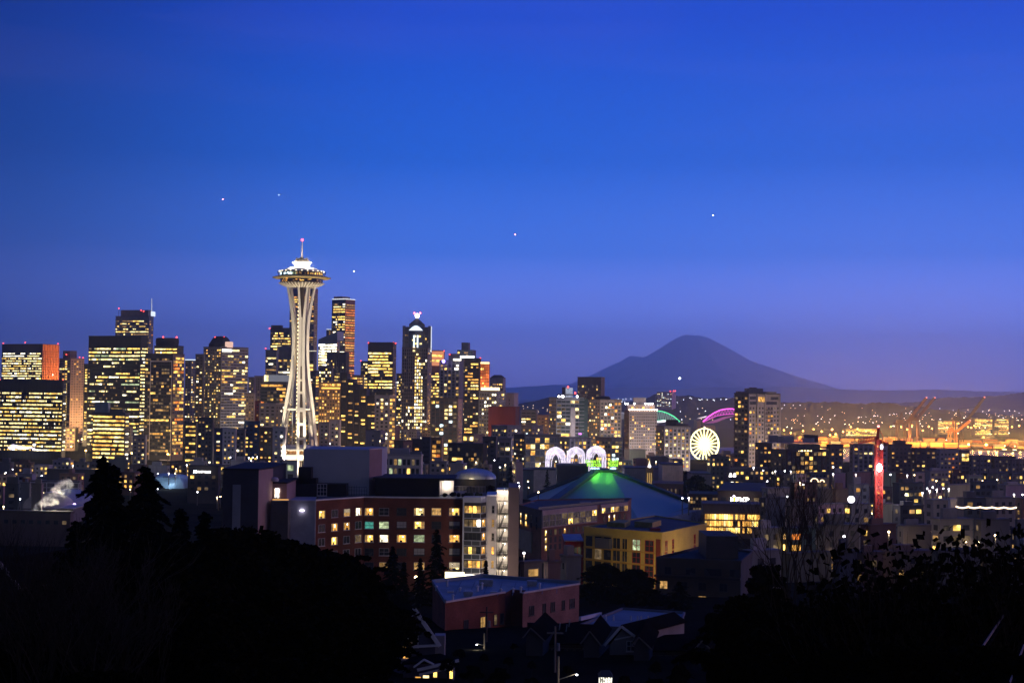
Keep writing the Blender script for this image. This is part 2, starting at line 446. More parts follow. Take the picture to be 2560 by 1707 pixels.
# ================================================================ terrain
def make_ground():
 ys = list(np.concatenate([np.arange(-400, 0, 100), np.arange(0, 600, 15), np.arange(600, 1600, 60), np.arange(1600, 4400, 45), np.geomspace(4400, 50000, 13)]))
 xs = list(np.concatenate([-np.geomspace(19500, 700, 11), np.arange(-650, 2000, 50), np.geomspace(2000, 19500, 11)]))
 vs, fs = [], []
 for y in ys:
  for x in xs:
   z = ground_z(x, y)
   if y < 700: z += 0.8 * math.sin(x * .05 + y * .031) * math.sin(y * .04)
   vs.append((x, y, z))
 nx = len(xs)
 for j in range(len(ys) - 1):
  for i in range(nx - 1):
   fs.append((j*nx+i, j*nx+i+1, (j+1)*nx+i+1, (j+1)*nx+i))
 mb = MB(); mb.v = vs; mb.f = fs; mb.m = [0] * len(fs)
 o = mb.build('ground', wall((0.013, 0.013, 0.012), 1.0, 0.6, 0.03, 0, 0.0), smooth_=True)
 tag(o, 'dark city ground sloping from the hill down to the harbour', None, None, 'structure')
make_ground()
# water of the bay
def make_water():
 m, t, b = mat_new('water')
 b.inputs['Base Color'].default_value = (0.012, 0.018, 0.03, 1); b.inputs['Roughness'].default_value = 0.3; b.inputs['IOR'].default_value = 1.33
 n1 = t.nodes.new('ShaderNodeTexNoise'); n1.inputs['Scale'].default_value = 0.09; n1.inputs['Detail'].default_value = 6
 tcn = t.nodes.new('ShaderNodeTexCoord'); bp = t.nodes.new('ShaderNodeBump'); bp.inputs['Strength'].default_value = 0.35; bp.inputs['Distance'].default_value = 1.0
 t.links.new(tcn.outputs['Object'], n1.inputs['Vector']); t.links.new(n1.outputs[0], bp.inputs['Height']); t.links.new(bp.outputs[0], b.inputs['Normal'])
 gl = t.nodes.new('ShaderNodeBsdfGlossy'); gl.inputs['Roughness'].default_value = .26; gl.inputs['Color'].default_value = (.9, .9, .95, 1); df = t.nodes.new('ShaderNodeBsdfDiffuse'); df.inputs['Color'].default_value = (.02, .03, .045, 1)
 mx_ = t.nodes.new('ShaderNodeMixShader'); mx_.inputs[0].default_value = .20; t.links.new(bp.outputs[0], gl.inputs['Normal']); t.links.new(df.outputs[0], mx_.inputs[1]); t.links.new(gl.outputs[0], mx_.inputs[2]); t.links.new(mx_.outputs[0], t.nodes['Material Output'].inputs[0])
 mb = MB(); mb.quad((220, 2000, -40), (9000, 2000, -40), (9000, 3420, -40), (220, 3420, -40))
 tag(mb.build('water', m), 'dark water of the bay with orange lamp reflections', None, None, 'structure')
make_water()
# hills on the horizon
def hill(name, label, prof, Y, depth, base, col, rough_amp=6.0, seed=1):
 rng = random.Random(seed)
 pts = []
 xs = np.arange(prof[0][0], prof[-1][0] + 1, 6.0)
 px = [p[0] for p in prof]; py = [p[1] for p in prof]
 ridge = []
 walk = 0
 for x in xs:
  walk = walk * 0.7 + rng.uniform(-1, 1) * rough_amp * 0.5
  p = at(x, float(np.interp(x, px, py)), Y)
  ridge.append((p.x, p.z + walk))
 vs, fs = [], []
 nr = 13; nx = len(ridge)
 for j in range(nr):
  tt = j / (nr - 1)
  h = math.sin(math.pi * tt) ** 0.8
  for i, (x, z) in enumerate(ridge):
   sc = 1 + depth * (tt - 0.5) / Y
   zz = base + (z - base) * h + rough_amp * h * (.8 * math.sin(i * .13 + j * 1.1 + seed) + .6 * math.sin(i * .047 - j * .7)) * (0 < j < nr - 1 and j != nr // 2)
   vs.append((x * sc, Y + depth * (tt - 0.5), zz))
 for j in range(nr - 1):
  for i in range(nx - 1):
   fs.append((j*nx+i, j*nx+i+1, (j+1)*nx+i+1, (j+1)*nx+i))
 mb = MB(); mb.v = vs; mb.f = fs; mb.m = [0]*len(fs)
 o = mb.build(name, wall(col, 1, 0.5, 0.01, 0, 0), smooth_=True)
 tag(o, label, None, None, 'structure')
 return ridge
near_prof = [(1060, 1020), (1200, 1012), (1300, 1009), (1345, 1000), (1374, 996), (1420, 1003), (1560, 1006), (1615, 997), (1642, 988), (1700, 991), (1714, 988), (1745, 992), (1765, 998),
             (1832, 996), (1900, 1003), (1950, 1004), (2145, 1008), (2234, 1009), (2300, 1019), (2350, 1024), (2450, 1036), (2620, 1042)]
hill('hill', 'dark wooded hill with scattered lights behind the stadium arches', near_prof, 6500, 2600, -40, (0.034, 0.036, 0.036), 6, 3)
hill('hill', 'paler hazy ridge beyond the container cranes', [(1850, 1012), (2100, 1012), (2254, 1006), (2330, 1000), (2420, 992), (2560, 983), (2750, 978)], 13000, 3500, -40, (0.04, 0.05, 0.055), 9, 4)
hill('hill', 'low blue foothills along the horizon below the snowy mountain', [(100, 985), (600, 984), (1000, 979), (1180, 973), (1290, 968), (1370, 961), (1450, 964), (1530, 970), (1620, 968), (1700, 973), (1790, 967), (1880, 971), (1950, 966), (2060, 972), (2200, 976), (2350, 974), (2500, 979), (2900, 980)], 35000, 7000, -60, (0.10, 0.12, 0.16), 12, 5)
# the snow mountain
def mountain():
 Y = 45000
 prof = [(1380, 975), (1440, 954), (1499, 926), (1530, 911), (1555, 900), (1566, 892), (1577, 887), (1590, 888), (1611, 891), (1630, 880), (1648, 869), (1676, 851), (1701, 837), (1716, 833.5), (1731, 835.5),
   (1746, 835), (1757, 838), (1768, 840), (1795, 854), (1826, 871), (1850, 885), (1877, 901), (1920, 915), (1980, 936), (2060, 960), (2120, 978)]
 px = [p[0] for p in prof]; py = [p[1] for p in prof]
 rng = np.random.RandomState(4)
 nx, ny = 220, 70
 xs = np.linspace(1380, 2120, nx)
 base = -60.0
 zr = np.array([at(x, float(np.interp(x, px, py)), Y).z for x in xs]); xr = np.array([at(x, 900, Y).x for x in xs])
 cx = at(1735, 840, Y).x
 vs = []
 # radial ridges running down from the summit
 ph = rng.uniform(0, 6.28, 8)
 for j in range(ny):
  t = j / (ny - 1)            # 0 near .. 1 far
  dy = (t - 0.5) * 8600
  for i in range(nx):
   d = abs(dy) / 4300
   z = base + (zr[i] - base) * max(0.0, (1 - d)) ** 1.35
   if dy < 0:
    a = math.atan2(xr[i] - cx, -dy + 90)
    rr = math.hypot(xr[i] - cx, dy)
    z += (math.sin(a * 9 + ph[0]) * 0.5 + math.sin(a * 17 + ph[1]) * 0.3 + math.sin(a * 31 + ph[2]) * .16) * 120 * min(1, rr / 1900) * (1 - d) * min(1, -dy / 700)
   vs.append((xr[i], Y + dy, z))
 fs = [(j*nx+i, j*nx+i+1, (j+1)*nx+i+1, (j+1)*nx+i) for j in range(ny - 1) for i in range(nx - 1)]
 m, t, b = mat_new('snow_and_rock')
 g = t.nodes.new('ShaderNodeNewGeometry'); sp = t.nodes.new('ShaderNodeSeparateXYZ'); t.links.new(g.outputs['Position'], sp.inputs[0])
 n1 = t.nodes.new('ShaderNodeTexNoise'); n1.inputs['Scale'].default_value = 0.002; n1.inputs['Detail'].default_value = 7
 t.links.new(g.outputs['Position'], n1.inputs['Vector'])
 ma = t.nodes.new('ShaderNodeMath'); ma.operation = 'MULTIPLY_ADD'; ma.inputs[1].default_value = 1300; t.links.new(n1.outputs[0], ma.inputs[0]); t.links.new(sp.outputs[2], ma.inputs[2])
 mr = t.nodes.new('ShaderNodeMapRange'); mr.inputs["From Min"].default_value = 700; mr.inputs["From Max"].default_value = 1250
 t.links.new(ma.outputs[0], mr.inputs[0])
 mm = t.nodes.new('ShaderNodeMix'); mm.data_type = 'RGBA'; mm.inputs['A'].default_value = (0.035, 0.045, 0.06, 1); mm.inputs['B'].default_value = (0.78, 0.76, 0.8, 1)
 t.links.new(mr.outputs[0], mm.inputs['Factor']); t.links.new(mm.outputs['Result'], b.inputs['Base Color']); b.inputs['Roughness'].default_value = 0.8
 mb = MB(); mb.v = vs; mb.f = fs; mb.m = [0]*len(fs)
 tag(mb.build('mountain', m, smooth_=True), 'snow capped volcano glowing faintly pink on its western flank', None, None, 'structure')
mountain()
# ---------------------------------------------------------------- evening haze
def haze():
 m = bpy.data.materials.new('haze'); m.use_nodes = True
 t = m.node_tree; t.nodes.clear()
 o = t.nodes.new('ShaderNodeOutputMaterial'); v = t.nodes.new('ShaderNodeVolumePrincipled')
 v.inputs['Color'].default_value = (0.78, 0.95, 1.0, 1); v.inputs['Density'].default_value = HAZE
 v.inputs['Anisotropy'].default_value = 0.78
 t.links.new(v.outputs[0], o.inputs['Volume'])
 mb = MB(); mb.box(-20000, 20000, -380, 50500, -100, 1960)
 tag(mb.build('haze', m), 'thin blue evening haze over the city and harbour', None, None, 'stuff')
HAZE = 5.0e-5
haze()
# ================================================================ downtown towers
CITY_FILL = 80000      # power of added fill spots standing in for street glow on facades
O = dict   # short-hand for style tables
off_y = O(floor=3.5, bay=2.2, wf=0.9, hf=0.36, lit=0.6, run=5, pal='ppwyp', cap=50, rowbias=0.35)
res = O(floor=3.0, bay=2.7, wf=0.5, hf=0.42, lit=0.2, pal='yypwaadp', cap=36)
office = 'office tower'
# --- far left
T, fL, fR, z = bld('office_tower', 'dark office tower with bright floor bands and an orange lit side wall', 5, 106, 147, 861, 2300, (0.05, 0.055, 0.065), 28, office,
 sl=O(off_y, lit=.6, top=11, bay=2.2, run=4, cap=60), sr=O(floor=3.6, bay=3.0, wf=.5, hf=.6, lit=.06, pal='oax', top=8, cap=6, fins=(wall((0.30, 0.13, 0.06)), .9, 1.2)),
 colr=(0.55, 0.22, 0.09), beacons=[(8, 858), (63, 856), (145, 859)], zbot=0)  # orange light also put into the side wall colour
facade_fill(fR, .5, z - 75, 1000000, (1, .42, .16), 55, 120, z - 25)  # added orange spot feeding the glow of the side wall
bld('office_tower', 'broad dark office block with dense yellow window bands before the orange sided tower', -40, 158, 166, 952, 1500, (0.035, 0.04, 0.05), 12, office,
 sl=O(floor=3.45, bay=1.5, wf=.86, hf=.38, lit=.62, run=2.6, pal='ppwyyp', top=10, cap=90, rowbias=.25, mask=lambda a, b, p: (0.03 if (abs(a-.765) < .012 or b > .97) else (p * (.75 if a > .77 else 1)) if b < .75 else p * .9), fins=(wall((0.03, 0.034, 0.04)), .25, .5)),
 sr=O(off_y, lit=.3), beacons=[(158, 949), (0, 949)])
T = [o for o in bpy.data.objects if o.get('label', '').startswith('broad dark office block')][0]
for k in range(22):  # glare on the facade put in as glowing boxes
 g_ = random.Random(k); p = at(g_.triangular(5, 100, 40), 1117 + g_.triangular(-7, 7, 0), 1488); mb = MB(); mb.box(p.x - 1.2, p.x + 1.2, p.y, p.y + .2, p.z - .7, p.z + .7); mb.build('window', em('v' if k % 3 else 'x'), T)
T, fL, fR, z = bld('hotel_tower', 'tan concrete tower with small square windows and a red beacon beside the orange sided tower', 148, 177, 211, 897, 1950, (0.20, 0.17, 0.16), 34, 'tower',
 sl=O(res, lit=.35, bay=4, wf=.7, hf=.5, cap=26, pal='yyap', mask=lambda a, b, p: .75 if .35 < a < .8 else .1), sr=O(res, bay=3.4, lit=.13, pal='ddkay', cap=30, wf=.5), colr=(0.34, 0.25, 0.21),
 beacons=[(166, 886), (199, 893), (208, 894)], pent=[(.2, .8, .1, .6, 9, (0.2, 0.17, 0.17))])
facade_fill(fR, .5, 12, 260000, (1, .55, .22), 30, 130, 60)
bld('apartment_tower', 'slim dark tower with a single column of yellow windows', 210, 222, 227, 911, 1850, (0.05, 0.055, 0.06), 20, 'tower', sl=O(res, lit=.5, bay=4.5, pal='yyyp', cap=40, hf=.5))
T, fL, fR, z = bld('office_tower', 'tallest glass tower on this side with a lit white crown and thin antenna', 289, 373, 384, 791, 2450, (0.10, 0.12, 0.17), 18, office,
 sl=O(off_y, floor=4, lit=.33, bay=2.6, top=5, pal='yyypd', cap=50, rowbias=.3, run=3, slabs=(wall((0.16, 0.18, 0.22)), .7, .3)), sr=O(res, lit=.4, bay=4, floor=4, pal='adod', cap=30), gl=glass((0.05, 0.07, 0.11), .2),
 pent=[(.05, .86, .1, .8, 9, (0.16, 0.17, 0.2))], beacons=[(297, 771), (353, 776), (359, 778)])
mb = MB(); p = at(365, 787, 2460); mb.prism([(p.x - 9, p.y), (p.x + 11, p.y), (p.x + 11, p.y + 14), (p.x - 9, p.y + 14)], z + 1, z + 8); mb.build('lit_crown', emit((0.75, 0.85, 1), 1.2), T)
p = at(379.5, 790, 2462); q = at(379.5, 746, 2462); mb = MB(); mb.tube((p.x, p.y, z - 20), q, 1.3, .5, 8); mb.build('antenna', emit((0.8, 0.85, 1), .55), T)
bld('office_tower', 'very broad black office tower with scattered greenish window bands and a blank black top', 222, 352, 370, 841, 1700, (0.022, 0.025, 0.032), 22, office,
 sl=O(floor=3.7, bay=1.7, wf=.86, hf=.4, lit=.36, run=3.5, dim=.12, pal='ppwyyg', top=11, cap=85, rowbias=.4, mask=lambda a, b, p: p if a < .30 or a > .72 or b < .3 else p * .45),
 sr=O(off_y, lit=.75, top=11, cap=30), trim=wall((0.03, 0.033, 0.04)))
# small lit office in front
T, fL, fR, z = bld('office_building', 'low yellow banded office block with a glass rooftop box, before the broad black tower', 232, 313, 323, 1034, 1290, (0.09, 0.09, 0.09), 16, 'office block',
 sl=O(floor=3.2, bay=1.5, wf=.9, hf=.42, lit=.7, run=5, pal='yypya', top=1, cap=50, rowbias=.2), sr=O(off_y, lit=.85, floor=3.2, bay=3, cap=20, pal='ywp'), pent=[(.55, .95, .1, .7, 8, (0.25, 0.33, 0.36)), (.1, .5, .2, .7, 3, (0.12, 0.12, 0.12))])
bld('apartment_building', 'small grey block with square dark windows at the foot of the black towers', 332, 364, 368, 1090, 1330, (0.20, 0.20, 0.22), 10, 'building', sl=O(res, bay=2.8, lit=.12, cap=10, wf=.5))
# dark tower with curved top and white outline frame
T, fL, fR, z = bld('apartment_tower', 'dark glass tower with a thin white outline frame and an orange lit corner', 363, 433, 461, 886, 1500, (0.035, 0.04, 0.05), 24, 'tower',
 sl=O(floor=3.1, bay=2.9, wf=.8, hf=.55, lit=.11, run=2, pal='yaydd', cap=40, top=3), sr=O(floor=3.1, bay=3, wf=.85, hf=.62, lit=.45, run=2, pal='yyaado', cap=44, top=2, slabs=(wall((0.25, 0.2, 0.18)), .4, .5)), colr=(0.16, 0.13, 0.13))
mb = MB()
for (a0, a1, za, zb) in ((.20, .215, 1150, 903), (.955, .97, 1150, 903)):
 fL.box(mb, fL.w*a0, fL.w*a1, at(400, za, 1500).z, at(400, zb, 1500).z, 0.02, .5)
fL.box(mb, fL.w*.2, fL.w*.97, at(400, 904, 1500).z, at(400, 901, 1500).z, 0.02, .52)
fL.box(mb, fL.w*.6, fL.w*.97, at(400, 1151, 1500).z, at(400, 1148.5, 1500).z, 0.02, .52)
mb.build('outline_frame', wall((0.62, 0.6, 0.62)), T)
T, fL, fR, z = bld('office_tower', 'dark tower with a rounded black crown and two bright rows of windows at its top', 386, 444, 459, 866, 1620, (0.04, 0.045, 0.055), 20, office, sl=O(off_y, lit=.85, top=1, floor=3.4, cap=30, bay=1.5, pal='pyyw', mask=lambda a, b, p: .9 if b < .12 else .25), sr=O(res, lit=.5, cap=20, pal='ayd'), seed=5)
mb = MB(); c = at(415, 866, 1635); mb.lathe([(11, 0), (11.5, 4), (11.2, 7.5), (9.5, 8.0), (0.01, 8.2)], (c.x, c.y + 6, z + .8), 32); mb.build('round_crown', wall((0.04, 0.042, 0.05)), T, True)
beacon(T, (c.x - 3, c.y, z + 9.6)); beacon(T, (c.x + 10, c.y + 2, z + 9.6))
bld('office_tower', 'narrow blue dusk coloured tower with a bright white cornice', 463, 478, 492, 900, 2000, (0.10, 0.11, 0.14), 25, office, sl=O(res, lit=.15, cap=12), sr=O(res, lit=.3, cap=14, pal='yyw'), trim=emit((0.8, 0.95, 1), 1.6))
bld('apartment_tower', 'dark residential tower left of the domed tower with warm balcony windows', 489, 509, 513, 887, 1650, (0.07, 0.072, 0.08), 14, 'tower', sl=O(res, lit=.34, cap=40, bay=3.0))
T, fL, fR, z = bld('apartment_tower', 'broad grey residential tower with pale floor bands under a dark domed penthouse', 509, 554, 621, 868, 1700, (0.15, 0.155, 0.17), 40, 'tower',
 sl=O(res, floor=3.0, lit=.27, cap=40, bay=3.2, pal='yyypa'), sr=O(floor=3.0, bay=3.6, wf=.86, hf=.55, lit=.13, run=2, pal='yyppaw', cap=44, slabs=(wall((0.30, 0.30, 0.33)), .8, .8)), gl=glass((0.03, 0.035, 0.045), .25), colr=(0.20, 0.20, 0.22))
facade_fill(fR, .4, 14, CITY_FILL * .8, (1, .85, .72), 45, 130, 55)
mb = MB(); c = at(548, 866, 1712)
mb.lathe([(12.5, 0), (12.5, 3), (11, 5), (8.5, 9), (6, 11.2), (0.01, 11.6)], (c.x, c.y + 8, z + .6), 8, a0=.4); mb.build('domed_penthouse', wall((0.03, 0.034, 0.05)), T)
for bx in (538, 551, 560): p = at(bx, 843, 1716); beacon(T, p, .7, mast=1.2)
mb = MB(); p = at(570, 860, 1705); mb.prism([(p.x - 3, p.y), (p.x + 4, p.y), (p.x + 4, p.y + 8), (p.x - 3, p.y + 8)], z, z + 6); mb.build('lit_stair_box', emit((1, .62, .5), .9), T)
for k in range(6):
 mb = MB(); fR.box(mb, fR.w * (.02 + .06 * k), fR.w * (.02 + .06 * k) + 2.2, z - 5.0, z - 1.6, .02, .3); mb.build('crown_light', emit((1, .97, .9), 4), T)
bld('office_building', 'small office block with stacked yellow window bands at the foot of the domed tower', 463, 491, 494, 1058, 1290, (0.06, 0.06, 0.06), 8, 'office block', sl=O(floor=3.3, bay=2, wf=.9, hf=.42, lit=.75, run=4, pal='yyya', top=1, cap=40, rowbias=.2))
bld('apartment_building', 'shadowy mid rise with yellow windows right of the small yellow banded office', 494, 532, 537, 1046, 1240, (0.07, 0.07, 0.075), 12, 'building', sl=O(res, lit=.25, cap=26, bay=2.6))
# row of mid rises left of the observation tower
bld('apartment_building', 'narrow midnight blue mid rise at the start of the row beside the observation tower', 536, 556, 559, 1073, 1190, (0.02, 0.035, 0.09), 6, 'building', sl=O(res, lit=.2, cap=16, bay=2.4))
bld('apartment_building', 'pale grey mid rise with a grid of small dark windows between two blue ones', 557, 589, 592, 1072, 1180, (0.34, 0.32, 0.35), 6, 'building', sl=O(res, bay=2.6, wf=.42, hf=.45, lit=.22, cap=24))
bld('apartment_building', 'greenish grey mid rise with a warm lit top floor', 589, 612, 615, 1075, 1200, (0.13, 0.13, 0.13), 6, 'building', sl=O(res, bay=2.4, lit=.35, cap=26))
bld('apartment_building', 'tall navy blue mid rise with yellow windows, the highest of its row', 610, 648, 651, 1055, 1215, (0.010, 0.04, 0.11), 6, 'building', sl=O(res, bay=2.8, lit=.28, cap=34, pal='yyya'))
bld('apartment_building', 'brown mid rise with scattered yellow windows right of the navy blue one', 648, 682, 684, 1071, 1190, (0.085, 0.05, 0.03), 6, 'building', sl=O(res, bay=2.6, lit=.3, cap=30, pal='yyap'))
bld('apartment_building', 'light grey slab with two columns of windows just left of the observation tower leg', 682, 713, 716, 1070, 1180, (0.33, 0.31, 0.33), 6, 'building', sl=O(res, bay=3.0, wf=.42, hf=.45, lit=.2, cap=22))
bld('apartment_tower', 'grey apartment slab with regular warm windows behind the navy blue mid rise', 648, 690, 712, 1010, 1420, (0.19, 0.19, 0.22), 24, 'tower', sl=O(res, bay=4.4, wf=.5, lit=.38, cap=30, pal='yypw'), sr=O(res, lit=.35, cap=20, bay=3), colr=(0.12, 0.12, 0.13))
bld('apartment_tower', 'thin dark red slab wedged behind the grey apartment slab', 638, 650, 652, 1004, 1450, (0.12, 0.02, 0.018), 8, 'tower', sl=O(res, lit=.06, cap=5))
T, fL, fR, z = bld('office_tower', 'dark teal glass tower with a lit pale top storey beside the observation tower', 652, 716, 722, 956, 1650, (0.05, 0.065, 0.075), 14, office, sl=O(floor=3.5, bay=3, wf=.9, hf=.6, lit=.12, run=2, pal='yaod', cap=30, slabs=(wall((0.12, 0.13, 0.14)), .6, .4)), gl=glass((0.03, 0.045, 0.055), .15))
mb = MB(); p = at(662, 956, 1652); q = at(716, 956, 1660); mb.prism([(p.x, p.y + 3), (q.x, q.y + 3), (q.x, q.y + 20), (p.x, p.y + 20)], z + .8, z + 7.5); mb.build('lit_penthouse', emit((0.6, 0.62, 0.75), .28), T)
mb = MB(); mb.box(p.x - 1, p.x + 3, p.y + 2.5, p.y + 3.4, z + .9, z + 7.2); mb.build('window', em('p'), T)
bld('apartment_tower', 'tan low block with a few dim windows far behind the teal glass tower', 636, 657, 662, 941, 1900, (0.24, 0.19, 0.19), 20, 'tower', sl=O(res, lit=.1, cap=10))
bld('apartment_tower', 'plum grey narrow block with small bright windows right of the domed tower', 621, 636, 640, 944, 1760, (0.11, 0.09, 0.12), 20, 'tower', sl=O(res, lit=.25, cap=18, pal='wpy'))
bld('office_tower', 'pale lattice fronted slab low between the domed tower and the grey apartment slab', 614, 636, 639, 985, 1600, (0.2, 0.18, 0.19), 12, office, sl=O(res, bay=2.2, lit=.3, cap=24, pal='ydkd', slabs=(wall((0.3, 0.28, 0.28)), .5, .3)))
bld('office_tower', 'dark tower of yellow windows peeking over the pinstriped tower', 676, 728, 736, 821, 2350, (0.04, 0.045, 0.055), 20, office, sl=O(floor=3.8, bay=2.3, wf=.75, hf=.45, lit=.5, run=3, pal='yyyp', cap=60, rowbias=.3, top=5), beacons=[(674, 821)], pent=[(.5, 1, .2, .7, 4, (0.06, 0.06, 0.08))])
bld('office_tower', 'greyish tower with a pale blank crown and vertical pinstripes left of the observation tower', 693, 733, 742, 867, 2120, (0.12, 0.12, 0.15), 20, office, sl=O(floor=3.8, bay=1.8, wf=.6, hf=.6, lit=.4, run=3, pal='ypwo', top=16, cap=40, rowbias=.35, fins=(wall((0.18, 0.18, 0.22)), .6, .8)))
bld('office_tower', 'blue grey stepped wing with bright white windows beside the pinstriped tower', 664, 692, 697, 876, 2080, (0.11, 0.12, 0.15), 14, office, sl=O(floor=3.7, bay=1.9, wf=.9, hf=.5, lit=.42, run=4, pal='wpyd', cap=36, top=8, rowbias=.4), beacons=[(664, 871)])
# towers behind and right of the observation tower
bld('office_tower', 'tall blue glass tower with pinkish top band rising right behind the observation tower', 725, 786, 795, 722, 2750, (0.05, 0.065, 0.11), 16, office,
 sl=O(floor=4, bay=3.2, wf=.9, hf=.5, lit=.2, run=3, pal='yaypd', cap=50, rowbias=.25, top=8), sr=O(floor=4, bay=3, wf=.8, hf=.5, lit=.9, pal='k', top=8, cap=10), gl=glass((0.03, 0.045, 0.09), .2), colr=(0.28, 0.18, 0.22), trim=wall((0.45, 0.3, 0.33)))
bld('office_tower', 'white capped block with large warm windows tucked at the right leg of the observation tower', 764, 785, 791, 878, 1900, (0.13, 0.13, 0.15), 14, office, sl=O(floor=4.4, bay=4, wf=.85, hf=.55, lit=.5, run=2, pal='ypya', cap=24, top=10), trim=emit((1, .9, .7), .9))
bld('apartment_tower', 'slender navy tower with yellow windows up one edge right of the observation tower', 770, 789, 798, 928, 1700, (0.03, 0.04, 0.06), 30, 'tower', sl=O(res, lit=.08, cap=10), sr=O(floor=3.1, bay=4, wf=.85, hf=.6, lit=.62, pal='yypad', cap=40))
bld('office_tower', 'tallest of the twin height towers with a white roof line and coppery ribbed side', 830, 864, 888, 748, 2600, (0.04, 0.048, 0.06), 32, office,
 sl=O(floor=4, bay=2.6, wf=.85, hf=.45, lit=.28, run=3, pal='wpyy', cap=50, rowbias=.35, top=6), sr=O(floor=4, bay=30, wf=.98, hf=.42, lit=.95, pal='ooado', cap=50, top=7, side=.2), colr=(0.34, 0.17, 0.13), trim=emit((.9, .95, 1), 1.6), pent=[(0.3, .95, .1, .9, 4, (0.10, 0.07, 0.08))])
bld('office_tower', 'small dark tower with a white roof line half hidden by the coppery ribbed tower', 816, 833, 837, 824, 2720, (0.06, 0.05, 0.05), 14, office, sl=O(floor=4, bay=3, lit=.3, wf=.7, pal='aod', cap=18), trim=emit((.9, .95, 1), 1.2))
# sloping glass roof tower
T, fL, fR, z = bld('office_tower', 'bright office tower under a sloping blue glass roof', 796, 843, 850, 852, 2200, (0.12, 0.14, 0.17), 14, office, sl=O(floor=3.9, bay=2.0, wf=.95, hf=.6, lit=.7, run=5, pal='wwpx', cap=50, top=4, rowbias=.25, mask=lambda a, b, p: .9 if (b < .1 or a < .45 or b > .35) else .45), sr=O(res, lit=.5, cap=12, pal='od'))
za, zb = at(796, 852, 2200).z, at(845, 828, 2200).z
a_, b_ = fL.p(0, 0), fL.p(fL.w, 0); dd = -fL.n * 26
mb = MB(); mb.prism([(b_.x, b_.y), (b_.x + dd.x, b_.y + dd.y), (a_.x + dd.x, a_.y + dd.y), (a_.x, a_.y)], z + .8, [zb, zb, z + 2, z + 2]); mb.build('sloping_roof', glass((0.10, 0.17, 0.24), .3), T)
bld('office_tower', 'dark pinstriped tower with small scattered windows before the sloping glass roof', 817, 866, 873, 882, 2000, (0.05, 0.05, 0.065), 16, office, sl=O(floor=3.9, bay=2.3, wf=.5, hf=.45, lit=.33, pal='yyyp', cap=60, rowbias=.3, top=8, fins=(wall((0.11, 0.10, 0.13)), .7, .9)))
bld('office_tower', 'squat dotted block of small yellow windows under the bright sloping roofed tower', 797, 830, 834, 915, 1850, (0.07, 0.07, 0.08), 12, office, sl=O(floor=3.6, bay=2.2, wf=.6, hf=.5, lit=.5, pal='yypw', cap=50, top=2))
T, fL, fR, z = bld('hotel', 'brown stone hotel glowing amber with one long bright cornice band', 797, 852, 856, 957, 1600, (0.20, 0.13, 0.08), 12, 'hotel', sl=O(floor=3.2, bay=2.6, wf=.5, hf=.5, lit=.45, pal='aayyad', cap=70, top=7, rowbias=.2))
mb = MB(); fL.box(mb, fL.w * .14, fL.w * .97, z - 6, z - 4.4, .02, .7); mb.build('cornice_light', emit((1, .55, .1), 1.8, True), T)
for k in range(9):
 mb = MB(); fL.box(mb, fL.w * (.1 + .1 * k), fL.w * (.1 + .1 * k) + 2.5, z - 3.0, z - 1.0, .02, .3); mb.build('window', em(random.Random(k).choice('aayd')), T)
# dark stepped tower
def stepped():
 T = None
 C = at(852, 934, 1450)
 T = empty('office_tower', (C.x, C.y, 0), 'black stepped tower falling in terraces to the right, dotted with yellow windows', office)
 rng = random.Random(9)
 acc = {'gl': MB(), 'fins': MB(), 'slabs': MB()}
 steps = [(852, 868, 934), (868, 884, 950), (884, 898, 962), (898, 914, 974), (914, 937, 992)]
 mb = MB()
 for i, (x0, x1, yt) in enumerate(steps):
  a, b = at(x0, yt, 1450), at(x1, yt, 1450)
  y0 = 1450 + i * 3
  mb.prism([(a.x, y0), (b.x, y0), (b.x, y0 + 32), (a.x, y0 + 32)], -3, a.z)
  facade(T, Face((a.x, y0, 0), (1, 0), b.x - a.x, 0, a.z), rng, floor=3.4, bay=2.4, wf=.8, hf=.4, lit=.25, run=2, pal='yyyad', cap=18, rowbias=.25, dim=.1, acc=acc)
 mb.build('wall', wall((0.025, 0.024, 0.028)), T)
 r = MB()
 for i, (x0, x1, yt) in enumerate(steps):
  a, b = at(x0, yt, 1450), at(x1, yt, 1450); y0 = 1450 + i * 3
  r.prism([(a.x - .2, y0 - .3), (b.x - .2, y0 - .3), (b.x - .2, y0 + 32), (a.x - .2, y0 + 32)], a.z + .01, a.z + 1)
 r.build('roof', wall((0.02, 0.02, 0.024)), T)
 finish(T, acc)
stepped()
bld('apartment_building', 'low mauve slab with a few lights below the brown stone hotel', 798, 823, 826, 1057, 1290, (0.22, 0.2, 0.22), 8, 'building', sl=O(res, bay=3, wf=.45, lit=.12, cap=10))
bld('apartment_building', 'low pale slab with pilasters right of the mauve slab', 825, 849, 853, 1052, 1280, (0.26, 0.24, 0.27), 8, 'building', sl=O(res, bay=3, wf=.45, lit=.1, cap=8, fins=(wall((0.33, .31, .34)), .5, .5)))
bld('office_building', 'low block with a crown of amber lights behind the black stepped tower', 880, 908, 911, 939, 1950, (0.16, 0.12, 0.11), 10, 'office block', sl=O(floor=3.5, bay=1.6, wf=.7, hf=.5, lit=.6, pal='aay', cap=50, mask=lambda a, b, p: .95 if b < .2 else .15))
bld('office_tower', 'narrow tower with white and yellow windows at the left edge of the black framed tower', 902, 920, 924, 904, 2150, (0.06, 0.06, 0.07), 14, office, sl=O(floor=3.8, bay=2.2, wf=.8, hf=.5, lit=.5, run=2, pal='wpyy', cap=40), beacons=[(902, 902)])
